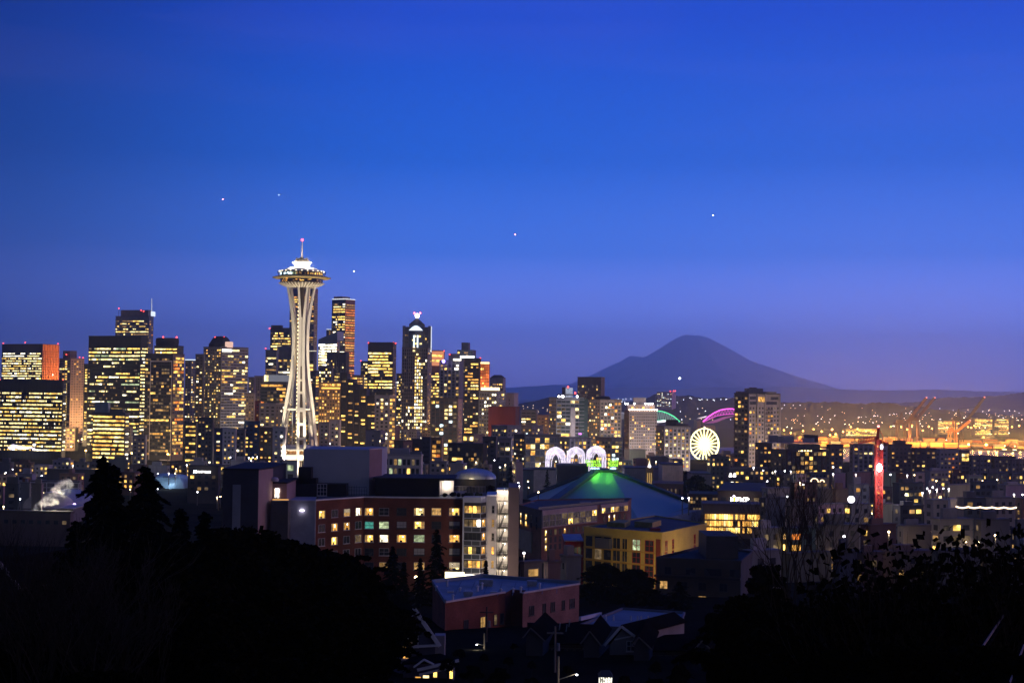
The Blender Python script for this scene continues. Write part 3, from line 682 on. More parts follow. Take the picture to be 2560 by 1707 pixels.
bld('office_tower', 'black framed rectangular tower with bands of yellow windows and red corner lights', 920, 983, 991, 857, 2000, (0.022, 0.022, 0.026), 12, office, sl=O(floor=3.8, bay=1.8, wf=.93, hf=.5, lit=.45, run=4, pal='ypyp', cap=80, rowbias=.45, top=11, dim=.05, mask=lambda a, b, p: 0.02 if .5 < a < .6 or a > .93 or .44 < b < .52 else p), sr=O(res, lit=.02, cap=2), colr=(0.05, 0.03, 0.032), beacons=[(921, 857), (983, 856), (989, 858)])
bld('apartment_tower', 'grey apartment tower with balcony grid at the foot of the black framed tower', 937, 974, 988, 990, 1290, (0.25, 0.23, 0.26), 22, 'tower', sl=O(floor=3, bay=3.2, wf=.5, hf=.55, lit=.2, pal='yypw', cap=36, slabs=(wall((0.32, .30, .33)), .5, .6)), sr=O(floor=3, bay=3, lit=.6, wf=.8, pal='ayd', cap=30), colr=(0.2, 0.17, 0.13))
bld('office_tower', 'dark sliver tower with stacked lights between the black framed and the pyramid topped towers', 991, 1008, 1012, 935, 2050, (0.05, 0.05, 0.06), 14, office, sl=O(floor=3.6, bay=2.4, wf=.7, hf=.5, lit=.45, pal='yypw', cap=40))
bld('apartment_building', 'mauve block with one bright vertical string of lamps', 914, 951, 964, 1079, 1120, (0.24, 0.19, 0.20), 26, 'building', sl=O(floor=3, bay=9, wf=.12, hf=.4, lit=.0, cap=2), sr=O(floor=3, bay=2, wf=.9, hf=.7, lit=.0, cap=2), colr=(0.30, .22, .22), depth=20)
# pyramid-topped tower
def pyramid_tower():
 Y = 1900
 T, fL, fR, z = bld('office_tower', 'stone tower with a pyramid roof, white arched crown and a lit window column', 1005, 1070, 1080, 870, Y, (0.085, 0.08, 0.095), 12, office,
  sl=O(floor=3.9, bay=2.4, wf=.66, hf=.6, lit=.04, dim=.07, pal='ypw', cap=90, top=1, bot=8, mask=lambda a, b, p: .88 if .475 < a < .82 and b > .1 else (.5 if b > .64 and a > .2 and int(b * 40) % 3 else p), fins=(wall((0.13, .115, .135)), .8, .9)), sr=O(res, lit=.1, cap=8), gl=glass((0.02, .025, .04), .15), colr=(0.16, .13, .15))
 # upper shaft
 a, b = at(1009, 868, Y), at(1073, 868, Y)
 zt = at(1040, 817, Y).z
 cx = (a.x + b.x) / 2; y0 = Y + 3; w = (b.x - a.x) / 2
 mb = MB(); mb.box(cx - w, cx + w, y0, y0 + 2*w, z + .8, zt); mb.build('upper_shaft', wall((0.07, .075, .10)), T)
 bow = at(1022, 850, Y), at(1057, 850, Y)
 mb = MB(); pts = []
 n = 9
 for i in range(n + 1):
  t_ = i / n; pts.append((bow[0].x + (bow[1].x - bow[0].x) * t_, y0 - math.sin(math.pi * t_) * 4.5))
 mb.prism(pts + [(bow[1].x, y0 + 1), (bow[0].x, y0 + 1)], z + .8, zt - 5); mb.build('bow_window', glass((0.05, .08, .12), .2), T)
 f = Face((a.x, y0, 0), (1, 0), 2*w, z, zt)
 acc = {'gl': MB(), 'fins': MB(), 'slabs': MB()}
 facade(T, f, random.Random(4), floor=3.9, bay=2.2, wf=.7, hf=.5, lit=.12, pal='ydpy', cap=14, top=8, bot=1, acc=acc, glass_on=True)
 finish(T, acc)
 fb = Face((bow[0].x, y0 - 4.7, 0), (1, 0), bow[1].x - bow[0].x, z, zt)
 for k in range(10):
  mb = MB(); aa = random.Random(k).uniform(.15, .8) * fb.w; zz = zt - 12 - (k % 7) * 4.2; fb.box(mb, aa, aa + 2.6, zz, zz + 1.8, -1.2, .3); mb.build('window', em('p' if k % 3 else 'y'), T)
 for px in (1035, 1044):
  p0, p1 = at(px, 869, Y), at(px, 838, Y); mb = MB(); mb.box(p0.x - .9, p0.x + .9, y0 - 5.6, y0 - 4.6, p0.z, p1.z); mb.build('light_strip', emit((.8, .9, 1), 1.5), T)
 # arched lit crown
 p0, p1 = at(1022, 825.5, Y), at(1057, 814, Y)
 mb = MB(); pts = [(p0.x + (p1.x - p0.x) * i / 12, p0.z + (p1.z - p0.z) * math.sin(math.pi * i / 12)) for i in range(13)]
 mb.add([(x, y0 - 1.2, zz) for x, zz in pts] + [(x, y0 - .1, zz) for x, zz in pts], [tuple(range(13)), tuple(range(13, 26))[::-1]] + [(i, i + 13, i + 14, i + 1) for i in range(12)] + [(0, 12, 25, 13)])
 mb.build('arched_crown', emit((.72, .85, 1), 1.7), T)
 # corner fins and gable base
 for sx in (-1, 1):
  mb = MB(); mb.box(cx + sx * w - 1.6, cx + sx * w + 1.6, y0 - .8, y0 + 4, z + .8, zt + 1.2); mb.build('corner_pier', wall((0.12, .13, .17)), T)
 mb = MB(); mb.box(cx + w + 1.7, cx + w + 2.5, y0 - .8, y0 + 3, at(1073, 880, Y).z, zt + 1); mb.build('light_strip', emit((.85, .9, 1), 1.1), T)
 q0, q1 = at(1022, 811, Y), at(1060, 811, Y); hw = (q1.x - q0.x) / 2; pc = (q0.x + q1.x) / 2
 zb_ = at(1040, 811, Y).z; zap = at(1041, 792, Y).z
 mb = MB(); mb.box(pc - hw, pc + hw, y0 + 2, y0 + 2 + 2*hw, zt, zb_); mb.build('pyramid_base', wall((0.16, .18, .22)), T)
 mb = MB(); ap = (pc, y0 + 2 + hw, zap); B = [(pc - hw - .4, y0 + 1.6, zb_ + .01), (pc + hw + .4, y0 + 1.6, zb_ + .01), (pc + hw + .4, y0 + 2.4 + 2*hw, zb_ + .01), (pc - hw - .4, y0 + 2.4 + 2*hw, zb_ + .01)]
 mb.add(B + [ap], [(0, 1, 4), (1, 2, 4), (2, 3, 4), (3, 0, 4), (3, 2, 1, 0)]); mb.build('pyramid_roof', wall((0.05, .065, .085)), T)
 mb = MB(); mb.sphere((ap[0], ap[1], zap + 2), 2.6, 6); mb.build('finial_lamp', emit((1, .85, .9), 12), T)
 for sx in (-1, 1):
  mb = MB(); mb.sphere((ap[0] + sx * 3.4, ap[1], zap + 5), .9, 5); mb.build('beacon_lamp', emit((1, .1, .1), 14), T)
pyramid_tower()
bld('office_tower', 'orange topped office tower directly right of the pyramid topped one', 1078, 1108, 1112, 877, 2300, (0.15, 0.09, 0.075), 10, office, sl=O(floor=4.0, bay=2.4, wf=.85, hf=.5, lit=.5, run=3, pal='yypy', cap=50, rowbias=.3, top=30, mask=None), beacons=[(1110, 877)], colr=(.3, .12, .08), seed=3)
# its glowing top
def glow_top():
 p0, p1 = at(1079, 878, 2296), at(1110, 878, 2296); z1 = p0.z; z0 = at(1090, 914, 2296).z
 T = [o for o in bpy.data.objects if o.get('label', '').startswith('orange topped')][0]
 mb = MB(); mb.box(p0.x, p1.x, 2291, 2294, z0, z1); mb.build('glowing_crown', emit((1, .36, .16), .75), T)
 for j, (zz, s) in enumerate(((.62, 1), (.25, .7))):
  mb = MB(); mb.box(p0.x + 1, p1.x - 2, 2290.2, 2291, z0 + (z1 - z0) * zz, z0 + (z1 - z0) * zz + 3); mb.build('window', em('y'), T)
glow_top()
T, fL, fR, z = bld('apartment_tower', 'grey blue tower with vertical pale piers and a violet roof lamp', 1099, 1150, 1159, 902, 2000, (0.11, 0.12, 0.15), 16, 'tower', sl=O(floor=3.9, bay=4.4, wf=.6, hf=.6, lit=.17, pal='ypwya', cap=44, top=4, fins=(wall((0.26, .25, .29)), 1.4, 1.0)), gl=glass((.03, .04, .06), .2), pent=[(.12, .6, .2, .7, 8, (0.12, .13, .15))], beacons=[(1124, 886)])
p = at(1109, 903, 2000); mb = MB(); mb.sphere((p.x, p.y - 1, p.z), 2.0, 6); mb.build('roof_lamp', emit((.35, .25, 1), 9), T)
for (x0, x1, yy) in ((1133, 1153, 899), (1136, 1146, 922)):
 a, b = at(x0, yy, 1997), at(x1, yy, 1997); mb = MB(); mb.box(a.x, b.x, 1995.5, 1996.6, a.z - 1.2, a.z + 1.2); mb.build('light_strip', emit((1, .92, .75), 3), T)
T, fL, fR, z = bld('office_tower', 'stepped dark tower with a red lit rooftop drum and a long white light line', 1143, 1182, 1190, 876, 2450, (0.08, 0.09, 0.12), 14, office, sl=O(floor=4, bay=3, lit=.1, wf=.8, cap=14), pent=[(.3, .75, .1, .6, 11, (0.10, .09, .12))], beacons=[])
p = at(1163, 859, 2455); mb = MB(); mb.lathe([(3.6, 0), (3.6, 2.4), (0.01, 2.4)], (p.x, p.y + 8, p.z - 1.5), 16); mb.build('red_roof_light', emit((1, .12, .12), 3), T)
a, b = at(1141, 892, 2440), at(1186, 892, 2440); mb = MB(); mb.box(a.x, b.x, 2438, 2440, a.z - 1.6, a.z + 1.6); mb.build('light_strip', emit((.9, 1, .95), 3.2), T)
T, fL, fR, z = bld('apartment_tower', 'dark tower whose upper right corner glows vivid orange', 1161, 1199, 1203, 897, 1700, (0.03, 0.03, 0.035), 10, 'tower', sl=O(floor=3.2, bay=2.8, wf=.7, hf=.5, lit=.26, run=1.6, pal='yyypa', cap=60, top=4), beacons=[(1201, 895)], depth=30)
a, b = at(1199.5, 904, 1702), at(1224, 904, 1702); zt, zb_ = a.z, at(1210, 969, 1702).z
mb = MB(); mb.box(a.x + .6, b.x, 1703, 1730, 0, zt); mb.build('side_wing', wall((0.22, .07, .035)), T)
f = Face((a.x + .8, 1703, 0), (1, 0), b.x - a.x - 1, zb_, zt)
mb = MB()
for i in range(5):
 for j in range(9):
  f.box(mb, f.w * (i + .06) / 5, f.w * (i + .94) / 5, zb_ + (zt - zb_) * (j + .06) / 9, zb_ + (zt - zb_) * (j + .94) / 9, .02, .2)
mb.build('orange_glow_panel', emit((1, .22, .05), .95, False, .6, .09), T)  # orange-lit face put in as glowing panels
for (i, j) in ((0, 6), (1, 6), (2, 8), (3, 8), (1, 1), (2, 0), (0, 3)):
 mb = MB(); f.box(mb, f.w * (i + .2) / 5, f.w * (i + .9) / 5, zb_ + (zt - zb_) * (j + .2) / 9, zb_ + (zt - zb_) * (j + .8) / 9, .22, .3); mb.build('window', em('y'), T)
mb = MB(); f.box(mb, 0, f.w, zt - 2.2, zt - .3, .02, .6); mb.build('light_strip', emit((1, .75, .35), 2.2), T)
acc = {'gl': MB(), 'fins': MB(), 'slabs': MB()}
facade(T, Face((a.x + .8, 1703, 0), (1, 0), b.x - a.x - 1, 0, zb_), random.Random(77), floor=3.2, bay=3, wf=.6, hf=.5, lit=.25, pal='yya', cap=24, acc=acc); finish(T, acc)
T, fL, fR, z = bld('office_tower', 'round shouldered pale tower with a dark hipped cap at the end of the skyline', 1225, 1258, 1264, 946, 2150, (0.17, 0.17, 0.20), 14, office, sl=O(floor=3.7, bay=2.4, wf=.55, hf=.5, lit=.36, run=2, pal='yyad', cap=30, top=6), colr=(.3, .27, .3))
a, b = at(1225, 946, 2150), at(1263, 946, 2150); mb = MB(); c = Vector(((a.x + b.x) / 2, 2162, z + .8)); mb.lathe([((b.x - a.x) / 2, 0), ((b.x - a.x) / 2 - 1, 1), (5, 3.8), (.01, 4)], c, 24); mb.build('hipped_cap', wall((0.05, .045, .055)), T)
T, fL, fR, z = bld('office_building', 'low slate block under one long glowing white cornice line', 1197, 1243, 1264, 978, 1560, (0.10, 0.11, 0.15), 22, 'office block', sl=O(floor=3.6, bay=2.4, wf=.6, hf=.5, lit=.22, pal='ypww', cap=26), sr=O(floor=3.6, bay=3, lit=.1, wf=.6, cap=10))
mb = MB(); fL.box(mb, 0, fL.w, z + .85, z + 3.6, -6, -5); mb.build('cornice_light', emit((1, .72, .38), 3), T)
bld('office_building', 'plain windowless grey block ending the skyline', 1263, 1285, 1296, 984, 1720, (0.24, 0.20, 0.25), 24, 'office block', sl=O(floor=3.6, bay=8, lit=.02, wf=.1, cap=2), depth=30)
bld('office_building', 'dark maroon windowless hall below the plain grey block', 1221, 1289, 1299, 1019, 1260, (0.10, 0.018, 0.025), 10, 'hall', depth=30)
bld('apartment_tower', 'dark gridded apartment block with cool and warm windows and a pale pinkish side', 1076, 1145, 1156, 997, 1320, (0.055, 0.055, 0.065), 14, 'tower', sl=O(floor=3.1, bay=3.6, wf=.7, hf=.62, lit=.2, pal='ypwyc', cap=50, fins=(wall((.10, .09, .10)), .5, .6), slabs=(wall((.10, .09, .10)), .5, .5)), sr=O(floor=3, bay=3, wf=.5, hf=.5, lit=.1, pal='d', cap=6), gl=glass((.04, .06, .09), .25), colr=(.42, .27, .25))
# --- midrises below the skyline, centre
bld('apartment_building', 'dark block with stacked amber and green lights below the pyramid topped tower', 1031, 1054, 1058, 1100, 1080, (0.06, .05, .055), 8, sl=O(res, lit=.35, cap=22, pal='ydagp'))
bld('apartment_building', 'brick brown low block with one bright window', 985, 1008, 1031, 1104, 1070, (0.10, .05, .04), 40, sl=O(res, lit=.08, cap=4), sr=O(res, bay=2, lit=.4, pal='aydw', cap=20), colr=(.2, .12, .09))
bld('apartment_building', 'narrow dark block with wide yellow windows beside the amber glowing one', 1054, 1075, 1079, 1095, 1060, (0.05, .055, .065), 10, sl=O(res, bay=2.3, lit=.5, cap=20, pal='ypgk', wf=.85))
T, fL, fR, z = bld('apartment_building', 'amber glowing narrow block with lit stair landings', 1078, 1104, 1108, 1097, 1040, (0.30, .17, .08), 10, sl=O(floor=2.9, bay=2.2, wf=.85, hf=.6, lit=.8, pal='ayaody', cap=40, top=.5))
bld('office_building', 'low dark block with an amber ribbon of windows along its base', 1121, 1208, 1218, 1112, 1010, (0.04, .035, .035), 10, 'office block', sl=O(floor=3, bay=1.7, wf=.8, hf=.6, lit=.3, run=3, pal='yyap', cap=50, mask=lambda a, b, p: .9 if b > .72 else p * .5))
bld('apartment_building', 'grey balcony fronted block with warm windows below the maroon hall', 1229, 1268, 1303, 1066, 1150, (0.16, .15, .17), 40, sl=O(res, bay=2.6, lit=.28, cap=30, pal='ypaw'), sr=O(res, bay=3, lit=.25, cap=24, slabs=(wall((.2, .19, .22)), .4, .6)))
bld('apartment_building', 'pale balcony stack beside a dark low block', 1247, 1278, 1282, 1098, 1020, (0.24, .21, .23), 10, sl=O(floor=3, bay=2.4, wf=.7, hf=.6, lit=.25, pal='ydkp', cap=20, slabs=(wall((.3, .28, .3)), .5, .8)))
bld('office_building', 'flat lit pavilion glowing yellow between the balcony blocks and the gridded tower', 1157, 1185, 1212, 1088, 1200, (0.3, .22, .13), 40, 'pavilion', sl=O(floor=4, bay=3, wf=.9, hf=.7, lit=.6, pal='yyp', cap=12, bot=1, top=.5), sr=O(floor=4, bay=3, wf=.9, hf=.6, lit=.5, pal='ya', cap=8, bot=1))
bld('office_building', 'dark low block with few lights right of the flat lit pavilion', 1207, 1240, 1244, 1094, 1110, (0.05, .05, .06), 8, 'office block', sl=O(res, lit=.18, cap=16))
# white gridded office
T, fL, fR, z = bld('office_building', 'white gridded office block with square windows and a ribbed rooftop box', 958, 1053, 1057, 1140, 760, (0.55, .47, .44), 6, 'office block',
 sl=O(floor=4.2, bay=2.0, wf=.66, hf=.62, lit=.35, pal='ggydk', cap=30, top=.8, bot=2, fins=(wall((.62, .53, .5)), .45, .35), slabs=(wall((.62, .53, .5)), 1.0, .34)), pent=[(.32, .84, .1, .6, 2.6, (.34, .31, .35)), (0.02, .3, .2, .7, 1.2, (.16, .16, .18))])
# orange stucco building left of the tower foot
T, fL, fR, z = bld('apartment_building', 'orange stucco block lit by street lamps at the foot of the observation tower', 636, 656, 706, 1160, 1010, (0.30, .13, .06), 62, sl=O(res, lit=.05, cap=3), sr=O(floor=3, bay=2.6, wf=.5, hf=.55, lit=.35, pal='aydoy', cap=20), colr=(.45, .20, .11))
bld('office_building', 'grey low hall with two big dark openings seen between the tower legs', 712, 741, 743, 1153, 1120, (.30, .29, .27), 6, 'hall', sl=O(floor=6, bay=4.5, wf=.55, hf=.6, lit=.15, pal='g', cap=4, bot=1))
# --- right of centre
T, fL, fR, z = bld('apartment_tower', 'blue glass residential tower with white piers and lit rooftop canopy', 1373, 1391, 1460, 995, 1380, (0.17, .18, .22), 68, 'tower', sl=O(res, lit=.25, cap=16, pal='yayd'),
 sr=O(floor=3.1, bay=3.6, wf=.9, hf=.66, lit=.15, run=1.3, pal='ypwya', cap=40, top=1.5, slabs=(wall((.42, .43, .48)), .35, .5)), gl=glass((.05, .07, .09), .22), colr=(.25, .27, .32))
facade_fill(fR, .5, 8, CITY_FILL, (1, .82, .68), 42, 130, z - 35)
mb = MB(); fR.box(mb, fR.w * .5, fR.w * .68, z - 80, z - 8, .02, .9); mb.build('white_pier', wall((.5, .48, .54)), T)
mb = MB(); fR.box(mb, fR.w * .84, fR.w * 1.14, 0, z - .4, -26, .4); mb.build('teal_corner', wall((.05, .09, .10)), T)
a, b = at(1394, 986, 1385), at(1468, 986, 1385); mb = MB(); mb.box(a.x, b.x, 1380, 1400, a.z - .5, a.z + .5)
for xx in (a.x + 2, b.x - 2): mb.box(xx - .3, xx + .3, 1390, 1390.6, z, a.z - .4)
mb.build('roof_canopy', wall((.16, .15, .17)), T)
a, b = at(1415, 969, 1392), at(1432, 986, 1392); mb = MB(); mb.box(a.x, b.x, 1392, 1402, z + .8, a.z); mb.build('lit_penthouse', emit((.62, .68, .9), .5, False, .3, .3), T)
a, b = at(1406, 968, 1394), at(1414, 986, 1394); mb = MB(); mb.box(a.x, b.x, 1395, 1403, z + .8, a.z); mb.build('penthouse', wall((.10, .08, .09)), T)
for (bx, by) in ((1420, 967), (1438, 982)): p = at(bx, by, 1390); beacon(T, p, .75)
for bx in (1397, 1405, 1408, 1443): p = at(bx, 991, 1382); mb = MB(); mb.sphere(p, .9, 5); mb.build('roof_lamp', emit((.92, .9, 1), 12), T)
mb = MB(); p = at(1450, 1084, 1378); mb.box(p.x - 1.2, p.x + 1.2, p.y - 1.2, p.y - .5, p.z - .7, p.z + .7); mb.build('window', em('m'), T)
bld('office_tower', 'bronze glass office tower standing alone behind the residential towers', 1444, 1503, 1512, 944, 2000, (.10, .085, .09), 14, office, sl=O(floor=3.6, bay=1.7, wf=.75, hf=.62, lit=.05, run=2, pal='aydk', cap=24, top=9, fins=(wall((.12, .10, .10)), .35, .3)), gl=glass((.08, .07, .075), .3), colr=(.14, .10, .10), trim=wall((.07, .045, .045)))
T, fL, fR, z = bld('apartment_tower', 'stone residential tower with warm windows and a dark barrel roof cap', 1473, 1500, 1554, 1000, 1430, (.15, .13, .14), 60, 'tower', sl=O(res, lit=.3, cap=20, pal='yaadp'), sr=O(floor=3.1, bay=3.1, wf=.62, hf=.6, lit=.3, pal='yypaow', cap=50, fins=(wall((.30, .27, .28)), .5, .5)), colr=(.27, .24, .25), gl=glass((.04, .05, .06), .25))
facade_fill(fR, .5, 8, CITY_FILL, (1, .82, .68), 42, 130, z - 35)
p = at(1507, 998, 1445); mb = MB(); mb.lathe([(7, 0), (7, 1.2), (5.5, 2.6), (.01, 3.2)], (p.x, p.y + 3, z + .7), 24); mb.build('barrel_cap', wall((.035, .035, .045)), T)
for bx, by in ((1526, 1012), (1516, 1018)): p = at(bx, by, 1424); mb = MB(); mb.sphere(p, .9, 5); mb.build('roof_lamp', emit((1, .8, .4), 8), T)
bld('apartment_building', 'teal glass lower wing with cool and amber windows behind the twin signs', 1490, 1528, 1557, 1096, 1180, (.14, .13, .13), 50, sl=O(floor=3, bay=2.6, wf=.7, hf=.55, lit=.35, pal='yaop', cap=30), sr=O(floor=3, bay=3, wf=.8, hf=.6, lit=.3, pal='cyp', cap=20, slabs=(wall((.18, .2, .2)), .3, .4)), gl=glass((.05, .08, .09), .2))
T, fL, fR, z = bld('hotel_tower', 'grey stone hotel tower with a string of roof edge lamps and small square windows', 1561, 1573, 1643, 1027, 1700, (.14, .08, .06), 70, 'hotel', sl=O(res, lit=.1, pal='dd', cap=8), sr=O(floor=3.1, bay=2.55, wf=.5, hf=.5, lit=.13, pal='yyapd', cap=50, fins=None), colr=(.30, .27, .30))
facade_fill(fR, .5, 8, CITY_FILL, (1, .82, .68), 42, 130, z - 35)
for k in range(12):
 a_ = fR.p(fR.w * (.01 + .088 * k), 0, .6); mb = MB(); mb.sphere((a_.x, a_.y, z + 1.4), .95, 5); mb.build('roof_lamp', emit((1, .78, .62), 9), T)
a, b = at(1569, 1011, 1712), at(1637, 1026, 1712); mb = MB(); mb.box(a.x, b.x, 1712, 1730, z + .8, a.z); mb.build('setback_storey', wall((.46, .36, .34)), T)
a2, b2 = at(1584, 994, 1716), at(1615, 1011, 1716); mb = MB(); mb.box(a2.x, b2.x, 1716, 1727, a.z, a2.z); mb.build('penthouse', wall((.34, .29, .32)), T)
for bx in (1564, 1569, 1586, 1614, 1621, 1626, 1631): p = at(bx, 1009, 1710); mb = MB(); mb.sphere(p, .85, 5); mb.build('roof_lamp', emit((.85, .92, 1), 10), T)
for k, ch in ((.18, 'y'), (.58, 'y'), (.86, 'a'), (.35, 'd')): mb = MB(); x = a.x + (b.x - a.x) * k; mb.box(x - 1.1, x + 1.1, 1711.4, 1711.9, z + 1.4, z + 4.2); mb.build('window', em(ch), T)
T, fL, fR, z = bld('apartment_tower', 'pale concrete apartment tower with dark curved roof and amber window columns beside the ferris wheel', 1640, 1660, 1725, 1067, 1330, (.17, .15, .15), 66, 'tower', sl=O(res, lit=.3, cap=24, pal='yado'), sr=O(floor=2.9, bay=3.3, wf=.5, hf=.58, lit=.36, pal='yyapod', cap=60, fins=(wall((.34, .31, .34)), 1.3, .6)), colr=(.28, .26, .29))
facade_fill(fR, .5, 8, CITY_FILL, (1, .82, .68), 42, 130, z - 35)
p = at(1680, 1066, 1345); mb = MB(); mb.lathe([(5.2, 0), (5.2, 4.4), (4.6, 5.0), (.01, 5.2)], (p.x, p.y, z + .7), 28); mb.build('round_penthouse', wall((.05, .045, .05)), T)
p = at(1703, 1064, 1345); mb = MB(); mb.lathe([(6, 0), (6, 1.4), (5.7, 1.8), (.01, 1.9)], (p.x, p.y, z + .7), 28); mb.build('round_roof_edge', wall((.12, .11, .12)), T)
T, fL, fR, z = bld('apartment_tower', 'tan apartment tower with stepped top and balconies standing apart right of the pink arch', 1836, 1871, 1950, 985, 1170, (.10, .085, .085), 52, 'tower',
 sl=O(floor=2.95, bay=3.1, wf=.7, hf=.55, lit=.13, pal='ydao', cap=30, slabs=(wall((.15, .13, .12)), .35, .7)), sr=O(floor=2.95, bay=3.1, wf=.5, hf=.5, lit=.24, pal='yyypaod', cap=60, top=8.5, fins=None), colr=(.40, .32, .29), gl=glass((.03, .032, .04), .25))
facade_fill(fR, .5, 8, CITY_FILL, (1, .82, .68), 42, 130, z - 35)
for k in (0.0, .27, .52, .98): mb = MB(); fR.box(mb, fR.w * k - .4 + .4 * (k == 0), fR.w * k + .5, z - 62, z + .4, .02, .8); mb.build('pilaster', wall((.44, .36, .33)), T)
for (k0, k1, zz) in ((.04, .24, z - 7.4), (.56, .9, z - 7.4), (.04, .24, z - 3.8), (.7, .95, z - 4)): mb = MB(); fR.box(mb, fR.w * k0, fR.w * k1, zz, zz + 2.2, .02, .05); mb.build('top_floor_window', DARKG, T)
mb = MB(); fR.box(mb, fR.w * .29, fR.w * .52, z - 5.4, z - 2.0, .02, .1); mb.build('top_floor_window', emit((1, .5, .12), .9, False, .7, .6), T)
for (x0, x1, yt) in ((1846, 1942, 978), (1868, 1910, 970.5), (1880, 1895, 968)):
 a, b = at(x0, yt, 1180), at(x1, yt, 1180); mb = MB(); mb.box(a.x, b.x, 1182 + (x0 - 1846) * .1, 1194, z + .7, a.z); mb.build('penthouse', wall((.33, .27, .25)), T)
for j in range(15):
 mb = MB(); zz = z - 11.5 - j * 2.95; fR.box(mb, fR.w * .52, fR.w * .74, zz, zz + .9, .05, 1.1); mb.build('balcony', wall((.16, .13, .12)), T)
# mid-ground in front of the towers
T, fL, fR, z = bld('office_building', 'low dark glass hall with lit interior left of the white arches', 1285, 1312, 1399, 1089, 1060, (.06, .055, .06), 66, 'hall', sl=O(res, lit=.25, cap=14), sr=O(floor=4, bay=3.2, wf=.9, hf=.72, lit=.33, pal='yaadkp', cap=40, top=1, fins=(wall((.09, .085, .09)), .3, .4), slabs=(wall((.12, .11, .12)), .3, .5)))
bld('apartment_building', 'grey piered apartment block behind the middle white arch', 1399, 1424, 1478, 1096, 1110, (.13, .12, .13), 60, sl=O(res, lit=.35, cap=14), sr=O(floor=2.9, bay=2.7, wf=.6, hf=.6, lit=.34, pal='yypak', cap=40, fins=(wall((.33, .31, .34)), .9, .5)), colr=(.2, .19, .21))
bld('apartment_building', 'small dark block with two lit windows by the left hill', 1302, 1341, 1345, 1026, 1720, (.09, .09, .11), 8, sl=O(res, lit=.2, cap=10, bay=5, wf=.8))
bld('apartment_building', 'reddish brown slab with narrow lit windows left of the blue glass residential tower', 1343, 1371, 1376, 1039, 1560, (.11, .07, .07), 12, sl=O(res, lit=.16, cap=12))
bld('apartment_building', 'low lit terrace with teal glass below the small dark block', 1283, 1330, 1358, 1066, 1330, (.14, .13, .14), 30, sl=O(res, lit=.3, cap=20, pal='yypcd'), sr=O(res, lit=.25, cap=10))
# hilltop building with antenna mast
T, fL, fR, z = bld('hospital_building', 'pale hilltop block with red roof lights on the far ridge', 1642, 1680, 1690, 980, 5600, (.16, .14, .2), 20, 'building', sl=O(floor=4, bay=5, wf=.5, hf=.5, lit=.3, pal='pwc', cap=24), colr=(.5, .36, .5), beacons=[(1676, 978), (1688, 977), (1684, 977)], zbot=20)
